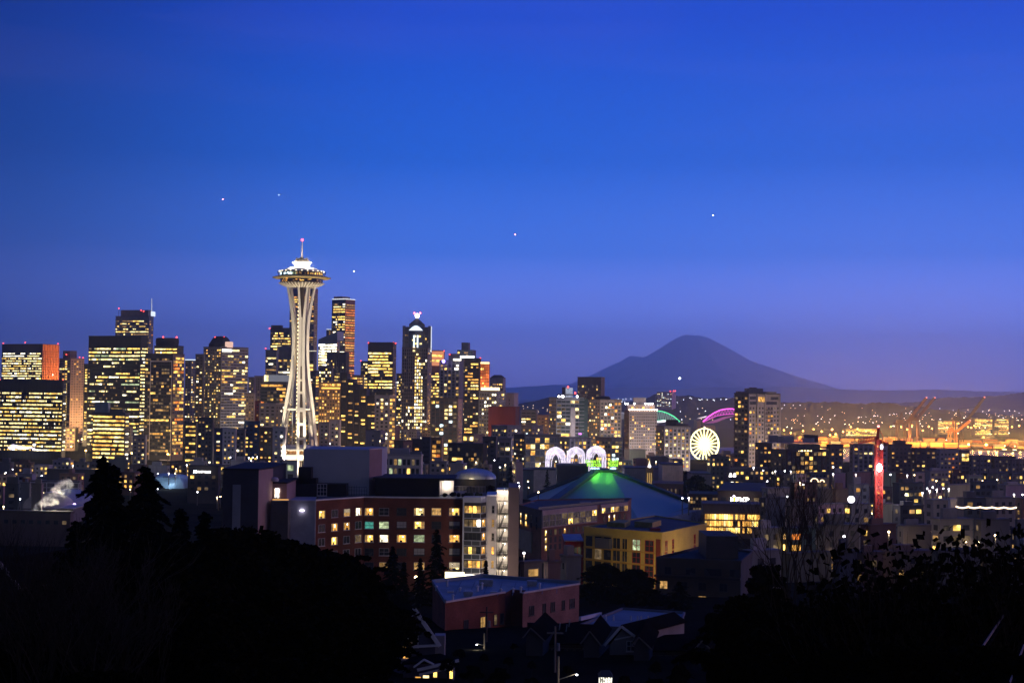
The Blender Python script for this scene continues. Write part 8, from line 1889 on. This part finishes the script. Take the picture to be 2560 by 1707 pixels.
# globe lamp, string lights and street lamps
T = empty('globe_lamp', at(2128, 1262, 510), 'big round white glowing globe lamp on a roof corner', 'lamp')
p = at(2128, 1248, 510); mb = MB(); mb.sphere(p, 1.12, 10); mb.build('globe', emit((.97, .95, 1), 3.5, True), T, True); mb = MB(); q = at(2128, 1290, 510); mb.tube(q, p - Vector((0, 0, 1.0)), .12, n=6); mb.build('post', wall((.15, .15, .15)), T)
def string_lights():
 T = empty('string_lights', at(2465, 1275, 540), 'long string of white bulbs along a roof terrace', 'string lights')
 a, b = at(2391, 1266, 540), at(2540, 1268, 536)
 bulb = MB(); bulb.sphere((0, 0, 0), .27, 4); me = bpy.data.meshes.new('bulb'); me.from_pydata(bulb.v, [], bulb.f); me.materials.append(emit((1, .74, .45), 4))
 mb = MB(); prev = None
 for k in range(45):
  t = k / 44; p = a.lerp(b, t) + Vector((0, 0, -.35 * abs(math.sin(t * math.pi * 5))))
  o = bpy.data.objects.new('bulb', me); COL.objects.link(o); o.parent = T; o.location = p - Vector(T.location)
  if prev is not None: mb.tube(prev, p, .03, n=3)
  prev = p
 mb.build('cable', wall((.05, .05, .05)), T)
 for px in (2391, 2420, 2450, 2480, 2510, 2540): p = at(px, 1267, 540); mb = MB(); mb.tube(p, p - Vector((0, 0, 4)), .07, n=5); mb.build('post', wall((.1, .09, .08)), T)
 point(T, at(2545, 1267, 534), 420, (1, .5, .2), .3); point(T, at(2440, 1270, 530), 300, (1, .6, .3), .3)
string_lights()
bld('white_chimney_wall', 'bright lit white party wall beside the string of bulbs', 2377, 2390, 2392, 1253, 545, (.7, .62, .58), 6, 'wall', depth=4); T = [o for o in bpy.data.objects if o.name == 'white_chimney_wall'][0]; p = at(2384, 1262, 536); point(T, (p.x - 1, 536, p.z + 1), 160, (1, .85, .7), .3)
def street_lamps():
 warm = lamp_proto('street_lamp', 'warm white street lamp glowing over the low streets', 'warm lamps of the low streets', 7, .32, (1, .70, .33), 16)
 white = lamp_proto('street_lamp', 'cool white street lamp glowing over the low streets', 'white lamps of the low streets', 7, .32, (.93, .93, 1), 16)
 rng = random.Random(31)
 def glow(o, p, pw, col):
  point(o, Vector(p) + Vector((0, -.3, -.8)), pw, col, .4)
 pts = [(2009, 1101, 1150, 1), (2193, 1068, 0, 0)]
 named = [(1884, 1169, 900, 1), (1908, 1176, 900, 1), (1938, 1178, 900, 1), (1962, 1177, 900, 1), (1977, 1178, 900, 1), (2083, 1167, 900, 1), (2083, 1185, 850, 1), (2008, 1211, 760, 1), (2000, 1207, 800, 0), (1918, 1203, 780, 1), (1917, 1223, 740, 1),
             (1706, 1245, 700, 1), (1722, 1245, 690, 1), (1968, 1241, 640, 1), (2140, 1186, 860, 1), (2226, 1186, 830, 1), (2268, 1188, 830, 1), (2286, 1187, 840, 0), (2265, 1199, 790, 1), (2318, 1221, 700, 1), (2324, 1227, 690, 1), (2332, 1218, 700, 1), (2342, 1224, 690, 1), (2358, 1221, 700, 1), (2372, 1222, 700, 1), (2265, 1236, 660, 1), (2306, 1232, 670, 1),
             (2341, 1202, 780, 0), (2456, 1202, 780, 0), (2493, 1199, 790, 0), (2535, 1236, 660, 1), (2556, 1236, 650, 1), (2222, 1329, 470, 0), (2368, 1316, 480, 1), (2387, 1318, 480, 0), (2438, 1317, 480, 0), (2488, 1338, 450, 0), (2414, 1353, 440, 0), (2440, 1353, 440, 0), (2446, 1356, 440, 0), (2100, 1351, 430, 1), (2110, 1340, 440, 1),
             (34, 1242, 760, 0), (50, 1247, 750, 1), (9, 1266, 700, 0), (14, 1181, 1000, 1), (104, 1189, 980, 1), (163, 1187, 980, 1), (182, 1164, 1080, 1), (440, 1172, 1060, 0), (422, 1183, 1000, 1), (438, 1183, 990, 0), (467, 1162, 1080, 1), (576, 1143, 1120, 1), (622, 1144, 1120, 1), (632, 1143, 1120, 1), (643, 1142, 1100, 1), (628, 1151, 1080, 1), (543, 1243, 840, 0), (551, 1241, 850, 0),
             (1263, 1162, 930, 0), (1250, 1168, 900, 1), (1296, 1207, 820, 1), (1320, 1203, 840, 0), (1298, 1215, 800, 1), (1346, 1230, 700, 0), (1310, 1382, 470, 1), (1322, 1430, 380, 1), (1337, 1431, 380, 1), (1440, 1168, 1010, 0), (1350, 1158, 1020, 0), (1390, 1153, 1000, 0), (1640, 1154, 1050, 0),
             (825, 1109, 1200, 1), (950, 1102, 1080, 0), (1236, 1150, 1000, 1), (1190, 1155, 1010, 0), (862, 1412, 310, 0), (930, 1438, 300, 0), (1040, 1443, 300, 0), (900, 1420, 305, 0)]
 for k, (px, py, Y, w) in enumerate(named):
  p = at(px, py, Y); o = port_lamp(white if w else warm, p)
  if k % 2 == 0: glow(o, p, 420 if Y > 600 else 160, (1, .78, .5) if not w else (1, .9, .8))
 for k in range(46):
  x = rng.uniform(0, 2560);
  if 520 < x < 1280: x = rng.choice((rng.uniform(0, 500), rng.uniform(1290, 2560)))
  py = rng.uniform(1165, 1235); zz = rng.uniform(5, 9); Y = 0
  for Yt in range(500, 1500, 10):
   if at(x, py, Yt).z < ground_z(0, Yt) + zz: Y = Yt; break
  if Y: o = port_lamp(warm if rng.random() < .6 else white, at(x, py, Y))
 for Y, x0, x1, st_ in ((890, 1930, 2560, 62), (722, 1905, 2560, 70), (585, 1900, 2560, 84), (462, 1880, 2560, 92), (1110, 0, 540, 70), (905, 0, 350, 80), (930, 1050, 1290, 70), (1115, 1290, 1560, 66), (930, 1640, 1800, 60)):  # rows of extra lamps added to warm the dark low streets
  for px in range(x0, x1, st_):
   px += rng.uniform(-14, 14); k_ = kx(px, 1200); yy = Y + rng.uniform(-12, 4); p = Vector((k_ * yy, yy, ground_z(k_ * yy, yy) + 7)); o = port_lamp(warm, p); point(o, p + Vector((0, 0, -.8)), rng.uniform(500, 1900), (1, .70, .42), .4)
 kill(warm); kill(white)
 # glowing street canyons below the towers
 st = lamp_proto('street_lamp', 'sodium street lamp glowing between the feet of the towers', 'sodium lamps between the towers', 8, .8, (1, .55, .15), 14)
 for k, (px, Y) in enumerate(((178, 1600), (195, 1780), (205, 1840), (150, 1700), (480, 1560), (640, 1350), (760, 1500), (800, 1560), (850, 1500), (900, 1380), (990, 1400), (1030, 1850), (1060, 1250), (1120, 1250), (1180, 1230), (1230, 1500), (1320, 1500), (1480, 1500), (1545, 1400), (1600, 1620), (1650, 1500), (1760, 1600), (1800, 1500), (215, 1500), (330, 1450), (420, 1440), (1090, 1500))):
  k_ = kx(px, 1100); p = Vector((k_ * Y, Y, 8.5)); o = port_lamp(st, p); point(o, p + Vector((0, -1, 3)), CANYON, (1, .60, .28), 1.5)
 kill(st)
 # lamps scattered over the far hillside
 hl = lamp_proto('house_lamp', 'tiny far light on the dark wooded hill', 'tiny lights on the wooded hill', 4, .75, (1, .70, .36), 6, False)
 hw = lamp_proto('house_lamp', 'tiny cool white far light on the dark wooded hill', 'tiny white lights on the wooded hill', 4, .85, (.85, .9, 1), 9, False)
 cl_ = [(1546, 996), (1557, 998), (1565, 997), (1577, 996), (1587, 995), (1747, 998), (1755, 998), (1768, 999), (1783, 999), (1802, 998), (1814, 998), (1817, 997), (1709, 999), (1725, 994), (1729, 996), (1693, 1006), (1673, 1008), (1961, 1012), (1983, 1013), (2000, 1013), (2234, 1034), (1555, 1004), (1562, 1004), (1750, 1000), (1786, 1001)]
 for (x, y) in cl_: port_lamp(hw, at(x, y, 5300))
 for k in range(70):
  x = rng.uniform(1700, 2250); y = rng.triangular(1008, 1066, 1055)
  port_lamp(hl if rng.random() < .7 else hw, at(x, y, 5300 - (y - 1000) * 14))
 for k in range(70):
  x = rng.uniform(2230, 2570); y = rng.triangular(1018, 1062, 1040)
  port_lamp(hl if rng.random() < .8 else hw, at(x, y, 5600 - (y - 1000) * 16))
 for k in range(14): x = rng.uniform(2145, 2290); port_lamp(hw, at(x, 1043 - (x - 2145) * .085, 5200))
 for k in range(12): port_lamp(hl, at(rng.uniform(1300, 1372), rng.uniform(1010, 1030), 5000))
 kill(hl); kill(hw)
CANYON = 38000
street_lamps()
# ================================================================ trees
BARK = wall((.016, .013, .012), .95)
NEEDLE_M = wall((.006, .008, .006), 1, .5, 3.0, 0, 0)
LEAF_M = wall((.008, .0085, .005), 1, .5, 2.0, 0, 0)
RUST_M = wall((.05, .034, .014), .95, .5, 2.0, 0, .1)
TWIG_M = wall((.035, .027, .022), .95)
def quads_obj(name, C, U, V, mat, parent):
 """many small leaf faces: centres C, half axes U and V (n,3 arrays)"""
 n = len(C); P = np.stack([C - U - V, C + U - V, C + U + V, C - U + V], 1).reshape(-1, 3)
 me = bpy.data.meshes.new(name); me.vertices.add(4 * n); me.vertices.foreach_set('co', P.ravel()); me.loops.add(4 * n); me.loops.foreach_set('vertex_index', np.arange(4 * n)); me.polygons.add(n); me.polygons.foreach_set('loop_start', np.arange(n) * 4)
 me.polygons.foreach_set('loop_total', np.full(n, 4)); me.update(calc_edges=True); me.validate(); me.materials.append(mat)
 o = bpy.data.objects.new(name, me); COL.objects.link(o); o.parent = parent
 return o
def conifer(label, p, h, rad, seed, top=2, droop=.35, dens=1.0, group=None, lean=0.0, cat='conifer tree'):
 rng = np.random.RandomState(seed); T = empty('conifer_tree', p, label, cat, group)
 mb = MB(); mb.tube((0, 0, -2), (lean * h, 0, h * .98), h * .018 + .08, .03, 7); mb.build('trunk', BARK, T, world=False)
 C, U, V = [], [], []; br = MB()
 z = h * .04;
 while z < h * .985:
  t = z / h; L = rad * (1 - t) ** .8 * rng.uniform(.75, 1.18) + .1
  for k in range(rng.randint(4, 7)):
   a = rng.uniform(0, 6.283); l = L * rng.uniform(.45, 1.05)
   if rng.rand() < .13: l *= rng.uniform(1.2, 1.6)
   d = np.array([math.cos(a), math.sin(a), 0.0]); base = np.array([lean * z, 0, z]); rise = rng.uniform(.0, .25)
   tip = base + d * l + np.array([0, 0, l * (rise - droop)])
   if l > rad * .25: br.tube(base, tip, .03 + .012 * l, .01, 4, cap=False)
   m = max(4, int(l * 17 * dens)); s = rng.uniform(.12, 1.0, m) ** .75
   pts = base[None] + (tip - base)[None] * s[:, None]; pts[:, 2] += l * .16 * np.sin(s * 3.1)
   side = np.array([-d[1], d[0], 0]); off = rng.uniform(-1, 1, m) * (.34 * l * (1.06 - s)) + rng.uniform(-.08, .08, m)
   pts += side[None] * off[:, None]; pts[:, 2] -= np.abs(off) * .35 + rng.uniform(0, .16, m)
   ln = rng.uniform(.13, .34, m) * (.55 + .045 * h ** .8);
   ax = d[None] * rng.uniform(.35, 1, (m, 1)) + side[None] * np.sign(off)[:, None] * rng.uniform(.3, 1, (m, 1)); ax[:, 2] -= rng.uniform(.05, .6, m); ax /= np.linalg.norm(ax, axis=1)[:, None]
   w = np.cross(ax, rng.normal(size=(m, 3))); w /= np.linalg.norm(w, axis=1)[:, None] + 1e-6
   C.append(pts); U.append(ax * ln[:, None]); V.append(w * ln[:, None] * .33)
  z += h * .012 + .09 * (1 - t)
 br.build('limb', BARK, T, world=False)['kind'] = 'stuff'
 quads_obj('foliage', np.concatenate(C), np.concatenate(U), np.concatenate(V), NEEDLE_M, T)
 return T
def bare_tree(name, label, p, h, spread, seed, depth=6, mat=TWIG_M, leaves=0, leafm=LEAF_M, r0=None, up=.55, nstem=1, group=None, cat='bare tree', tw=1.0):
 rng = random.Random(seed); T = empty(name, p, label, cat, group); tr = MB(); tips = []; tw_ = MB()
 def grow(a, d, L, r, k):
  b = a + d * L; m = 2 if k < depth - 2 else 1
  mid = a.lerp(b, .5) + Vector((rng.uniform(-1, 1), rng.uniform(-1, 1), rng.uniform(-.5, .5))) * L * .06
  q = tr if k <= 1 else tw_
  q.tube(a, mid, r, r * .85, 5 if k < 2 else 3, cap=False); q.tube(mid, b, r * .85, r * .68, 5 if k < 2 else 3, cap=False)
  if k >= depth: tips.append((b, d)); return
  n = rng.choice((2, 2, 3)) if k else 3
  for i in range(n):
   an = rng.uniform(0, 6.283); sp = spread * rng.uniform(.4, 1.1)
   v = d.orthogonal().normalized(); v.rotate(Matrix.Rotation(an, 3, d))
   nd = (d + v * sp + Vector((0, 0, up * .35))).normalized()
   grow(a.lerp(b, rng.uniform(.72, 1.0)) if k else b, nd, L * rng.uniform(.62, .86), r * .62 + .0015, k + 1)
  if k >= depth - 2: tips.append((b, d))
 r0 = r0 or h * .014
 for s in range(nstem):
  d0 = Vector((rng.uniform(-1, 1) * .28 * (nstem > 1), rng.uniform(-1, 1) * .2 * (nstem > 1), 1)).normalized()
  grow(Vector((rng.uniform(-.4, .4) * nstem * .5 * (nstem > 1), rng.uniform(-.3, .3) * (nstem > 1), -1)), d0, h * .30, r0, 0)
 tr.build('trunk', BARK if mat is TWIG_M else mat, T, world=False)
 o = tw_.build('branch', mat, T, world=False); o['kind'] = 'stuff'
 if leaves:
  r = np.random.RandomState(seed); B = np.array([t[0] for t in tips]); n = len(B) * leaves
  keep = np.repeat(B, leaves, 0) + r.normal(size=(n, 3)) * (h * .028); s = r.uniform(.07, .19, n) * (h / 9) ** .5
  a = r.normal(size=(n, 3)); a /= np.linalg.norm(a, axis=1)[:, None]; w = np.cross(a, r.normal(size=(n, 3))); w /= np.linalg.norm(w, axis=1)[:, None]
  quads_obj('foliage', keep, a * s[:, None], w * s[:, None] * .6, leafm, T)
 return T
def broad_tree(label, p, h, rad, seed, n=9000, group=None, squash=.8, mat=LEAF_M, size=1.0):
 """dense evergreen crown: leaf faces gathered in clumps carried by limbs"""
 r = np.random.RandomState(seed); T = empty('broad_tree', p, label, 'tree', group)
 mb = MB(); mb.tube((0, 0, -3), (0, 0, h * .5), rad * .07, rad * .045, 7)
 nc = 34; cen = []
 for k in range(nc):
  v = r.normal(size=3); v /= np.linalg.norm(v); v[2] = abs(v[2]) * 1.1 - .35
  q = np.array([v[0] * rad, v[1] * rad, h * .58 + v[2] * h * .42 * squash]) * 1.0; q[:2] *= r.uniform(.35, 1.05); cen.append(q)
  mb.tube((0, 0, h * r.uniform(.25, .5)), tuple(q * np.array([.95, .95, .97])), rad * .018 + .03, .02, 4, cap=False)
 mb.build('trunk', BARK, T, world=False)
 cen = np.array(cen); idx = r.randint(0, nc, n); cr = r.uniform(.13, .34, nc) * rad
 d = r.normal(size=(n, 3)); d /= np.linalg.norm(d, axis=1)[:, None]; C = cen[idx] + d * (cr[idx] * r.uniform(.35, 1.05, n) ** .6)[:, None] * np.array([1, 1, .72])
 s = r.uniform(.10, .26, n) * size; a = r.normal(size=(n, 3)); a[:, 2] *= .5; a /= np.linalg.norm(a, axis=1)[:, None]; w = np.cross(a, r.normal(size=(n, 3))); w /= np.linalg.norm(w, axis=1)[:, None]
 # sprays reaching out of the crown break its outline
 for k in range(70):
  q = cen[r.randint(nc)]; v = q - np.array([0, 0, h * .5]); v /= np.linalg.norm(v) + 1e-6; v += r.normal(size=3) * .35; v[2] = abs(v[2]) * .55 + .1; l = rad * r.uniform(.22, .55); m = 46; tt = r.uniform(.2, 1, m)[:, None]
  P = q[None] + v[None] * l * tt + r.normal(size=(m, 3)) * rad * .028 * (1.1 - tt); P[:, 2] -= (tt[:, 0] ** 2) * l * .62; x = v[None] + r.normal(size=(m, 3)) * .5; x /= np.linalg.norm(x, axis=1)[:, None]; y = np.cross(x, r.normal(size=(m, 3))); y /= np.linalg.norm(y, axis=1)[:, None]
  ss = r.uniform(.12, .26, m) * size; C = np.concatenate([C, P]); a = np.concatenate([a, x]); w = np.concatenate([w, y]); s = np.concatenate([s, ss])
 quads_obj('crown', C, a * s[:, None], w * s[:, None] * .5, mat, T)
 return T
def copy_tree(o, loc, sc=1.0, rz=0.0, label=None, group=None):
 c = o.copy(); COL.objects.link(c); c.location = loc; c.scale = (sc, sc, sc); c.rotation_euler = (0, 0, rz)
 if label: c['label'] = label
 if group: c['group'] = group
 for ch in o.children:
  k = ch.copy(); COL.objects.link(k); k.parent = c
 return c
def base(px, py, Y):
 p = at(px, py, Y); return Vector((p.x, p.y, ground_z(p.x, p.y)))
def con_at(label, px, ytip, Y, radpx, seed, **k):
 b = base(px, ytip, Y); h = at(px, ytip, Y).z - b.z
 return conifer(label, b, h, radpx * Y / F, seed, **k)
# two tall conifers, left
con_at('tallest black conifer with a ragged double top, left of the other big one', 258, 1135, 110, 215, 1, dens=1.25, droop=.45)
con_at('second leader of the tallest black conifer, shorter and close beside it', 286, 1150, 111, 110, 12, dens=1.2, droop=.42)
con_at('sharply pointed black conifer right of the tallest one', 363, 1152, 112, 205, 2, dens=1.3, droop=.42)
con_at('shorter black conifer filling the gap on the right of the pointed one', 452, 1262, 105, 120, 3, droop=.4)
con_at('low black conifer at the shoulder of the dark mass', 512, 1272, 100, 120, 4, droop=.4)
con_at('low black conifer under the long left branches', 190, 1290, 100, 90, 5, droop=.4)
# columnar conifers before the brick apartments
con_at('dark columnar conifer before the brick apartments, tallest of four', 1093, 1318, 300, 40, 6, dens=.8, droop=.2)
con_at('dark conifer before the brick apartments under its left windows', 982, 1362, 295, 44, 7, dens=.8, droop=.25)
con_at('small dark conifer between the two taller ones before the brick apartments', 1051, 1392, 290, 26, 8, dens=.8, droop=.25)
con_at('slender dark conifer in front of the white stair wall', 1215, 1398, 300, 13, 9, dens=.9, droop=.15)
con_at('small conifer low beside the brick apartments corner', 1010, 1402, 290, 22, 10, dens=.8)
con_at('dark conifer standing before the unlit grey apartment block', 1698, 1452, 290, 46, 11, dens=.8, droop=.2)
con_at('dark spire like conifer beside the silvery dome', 1277, 1155, 790, 22, 13, dens=.35, droop=.2)
con_at('dark conifer right of the small bluish hall', 1368, 1172, 900, 20, 14, dens=.35)
# broad black trees
b1 = base(700, 1300, 95)
bt = broad_tree('broad black tree crown below the grey lift house wall', base(690, 1290, 118), 1, 1, 1, n=10) if False else None
def broad_at(label, px, ytip, Y, radpx, seed, **k):
 b = base(px, ytip, Y); h = at(px, ytip, Y).z - b.z; return broad_tree(label, b, h, radpx * Y / F, seed, **k)
broad_at('large black evergreen crown, its top touching the grey wall window lamp', 735, 1275, 120, 100, 21, n=13000)
broad_at('black evergreen crown sloping down under the brick wing windows', 800, 1340, 112, 75, 22, n=11000)
broad_at('black evergreen crown below the dark annex tower', 620, 1292, 115, 110, 23, n=13000)
broad_at('black evergreen crown between the conifers and the annex tower', 520, 1318, 100, 120, 24, n=13000)
broad_at('black round tree covering the foot of the mustard yellow block', 1510, 1405, 330, 62, 25, n=9000, size=1.2)
broad_at('black round tree right of the one at the mustard yellow block', 1588, 1418, 325, 46, 26, n=7000, size=1.2)
broad_at('black tree filling the gap behind the flat brick building', 1490, 1462, 300, 60, 27, n=8000, size=1.2)
broad_at('black tree behind the row houses right of the brick building', 1575, 1462, 285, 70, 28, n=8000, size=1.2)
broad_at('large black tree mass between the grey block and the bare tree', 1905, 1352, 150, 75, 29, n=12000)
broad_at('dark evergreen at the corner of the far hall behind the arena', 1740, 1178, 860, 36, 30, n=5000, size=2.2)
broad_at('dark evergreen near the far ribbed halls', 1712, 1168, 1000, 26, 31, n=4000, size=2.2)
for k, (px, yt, rp, lb) in enumerate(((1138, 1194, 22, 'under the rim of the silvery dome, its left end'), (1176, 1200, 26, 'under the middle of the silvery dome'), (1226, 1193, 24, 'under the rim of the silvery dome, its right end'))): broad_at('dark leafy tree ' + lb, px, yt, 720, rp, 50 + k, n=5000, size=1.6)
# dark hillside crowns: individuals of one look
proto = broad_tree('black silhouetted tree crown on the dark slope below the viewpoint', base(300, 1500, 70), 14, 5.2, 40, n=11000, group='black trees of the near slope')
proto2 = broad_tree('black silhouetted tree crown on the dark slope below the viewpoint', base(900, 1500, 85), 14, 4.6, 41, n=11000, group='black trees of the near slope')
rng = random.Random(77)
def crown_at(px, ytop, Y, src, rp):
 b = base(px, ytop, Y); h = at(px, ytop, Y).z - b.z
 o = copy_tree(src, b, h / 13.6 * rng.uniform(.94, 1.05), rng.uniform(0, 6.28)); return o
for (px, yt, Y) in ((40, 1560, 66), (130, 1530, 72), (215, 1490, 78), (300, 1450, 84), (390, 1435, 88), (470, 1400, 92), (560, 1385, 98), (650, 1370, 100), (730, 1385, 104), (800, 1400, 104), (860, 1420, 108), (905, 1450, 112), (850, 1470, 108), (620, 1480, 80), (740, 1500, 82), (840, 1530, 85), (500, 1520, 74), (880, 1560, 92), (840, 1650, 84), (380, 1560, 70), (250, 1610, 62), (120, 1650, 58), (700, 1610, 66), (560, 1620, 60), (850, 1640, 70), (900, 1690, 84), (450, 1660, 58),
     (1870, 1465, 92), (1960, 1445, 90), (2050, 1462, 84), (2140, 1466, 80), (2230, 1472, 78), (2320, 1476, 76), (2420, 1484, 74), (2520, 1500, 72), (1890, 1560, 80), (2000, 1550, 76), (2120, 1560, 70), (2240, 1560, 66), (2360, 1570, 62), (2470, 1580, 60), (2560, 1590, 58), (1850, 1640, 100), (1960, 1640, 72), (2080, 1650, 64), (2200, 1650, 60), (2330, 1660, 56), (2460, 1660, 54), (1800, 1690, 120), (1640, 1690, 130), (1700, 1660, 140), (1240, 1670, 140), (1180, 1655, 150), (1330, 1690, 140), (1450, 1700, 128), (1150, 1618, 185), (1210, 1632, 182), (1270, 1640, 178), (1330, 1648, 172), (1120, 1640, 160), (1285, 1605, 200), (1420, 1660, 165), (1250, 1665, 150), (1560, 1680, 150), (1700, 1650, 160), (1640, 1650, 165), (1780, 1640, 160)):  # crowns before the row houses added to blacken open ground
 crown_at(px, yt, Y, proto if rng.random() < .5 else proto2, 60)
for o in (proto, proto2): o.location = base(60 if o is proto else 880, 1700, 66); o.location.z = at(60 if o is proto else 880, 1640, 66).z - 14
for (px, yt, Y) in ((185, 1330, 98), (240, 1322, 100), (310, 1318, 102), (380, 1312, 104), (450, 1310, 106), (500, 1308, 104), (565, 1300, 108), (610, 1296, 110), (670, 1290, 112), (780, 1318, 118), (700, 1330, 108), (835, 1362, 112), (600, 1340, 100), (470, 1350, 96), (350, 1360, 94), (240, 1380, 90)):
 crown_at(px, yt, Y, proto if rng.random() < .5 else proto2, 60)
# bare trees
bare_tree('bare_tree', 'large bare branched tree before the long glowing pavilion', base(1995, 1500, 120), at(1985, 1245, 120).z - base(1995, 1500, 120).z + 1.5, .55, 5, depth=7, nstem=2, r0=.16, up=.75)
bare_tree('bare_tree', 'bare branched tree overlapping the right end of the mustard yellow block', base(1735, 1400, 395), 9.5, .55, 6, depth=6, nstem=2, r0=.11, up=.5)
bare_tree('bare_tree', 'bare branched tree on the open ground by the arena buttress', base(1742, 1290, 620), 13, .5, 7, depth=6, r0=.2, up=.5)
for (px, yt, Y, seed, lab) in ((60, 1260, 70, 8, 'bare thicket stem cluster at the picture edge under the pitched hall'), (150, 1275, 72, 9, 'bare thicket stem cluster with fine twigs left of the black conifers'), (250, 1320, 70, 10, 'bare thicket stem cluster right below the tallest conifer'), (120, 1330, 64, 11, 'low bare thicket over the lit window at the picture edge'), (330, 1400, 68, 18, 'pale bare stems low under the pointed conifer')):
 b = base(px, yt, Y); bare_tree('bare_tree', lab, b, at(px, yt, Y).z - b.z, .5, seed, depth=6, nstem=4, r0=.07, up=.8, cat='thicket')
for (px, yt, Y, seed, lab) in ((2150, 1365, 74, 12, 'bush with curled dry leaves nearest the black tree mass'), (2255, 1315, 72, 13, 'leafy twiggy bush left of the tallest leafy one'), (2340, 1300, 70, 14, 'leafy twiggy bush in the middle of the leafy group'), (2430, 1292, 72, 15, 'tallest leafy twiggy bush before the string of bulbs'), (2510, 1268, 70, 16, 'leafy twiggy bush with one stem reaching up at the picture edge'), (2570, 1310, 68, 17, 'leafy twiggy bush cut by the picture edge')):
 b = base(px, yt, Y); bare_tree('leafy_bush', lab, b, at(px, yt, Y).z - b.z, .5, seed, depth=5, nstem=4, r0=.07, up=.7, leaves=1, leafm=LEAF_M, cat='bush')
bare_tree('bare_tree', 'rust tinted bare tree lit by lamps beside the hotel block', base(548, 1180, 820), 22, .4, 20, depth=6, r0=.3, up=.9, mat=wall((.16, .10, .05)))
for (px, yt, Y, seed, lab) in ((1010, 1160, 700, 21, 'brown bare street tree under the white gridded office'), (1130, 1175, 720, 22, 'brown bare tree before the silvery dome, on its left'), (1200, 1180, 715, 23, 'brown bare tree before the silvery dome, on its right'), (830, 1372, 300, 24, 'lamp lit bare tree by the brick wing foot'), (905, 1385, 300, 25, 'lamp lit bare tree under the brick wing corner')):
 b = base(px, yt, Y); bare_tree('bare_tree', lab, b, max(6, at(px, yt, Y).z - b.z), .5, seed, depth=5, r0=.16 * Y / 700 + .04, up=.6, mat=wall((.10, .06, .035)))
# garden shed roof edges at the lower right
for (x0, y0, x1, y1, Y, lab) in ((2424, 1664, 2510, 1536, 60, 'pale sloping eave board leading up through the dark foliage'), (2524, 1707, 2560, 1612, 56, 'fainter sloping eave board at the picture edge')):
 p, q = at(x0, y0, Y), at(x1, y1, Y + 8); T = empty('eave_board', p, lab, 'eave board'); mb = MB(); mb.bar(p, q, .09, .04, (0, 0, 1)); mb.build('board', wall((.30, .24, .26), .9, .7, 6), T); mb = MB(); mb.bar(p - Vector((0, 0, .1)), q - Vector((0, 0, .1)), .10, .3, (0, 0, 1)); mb.build('gutter', ROOFD, T)
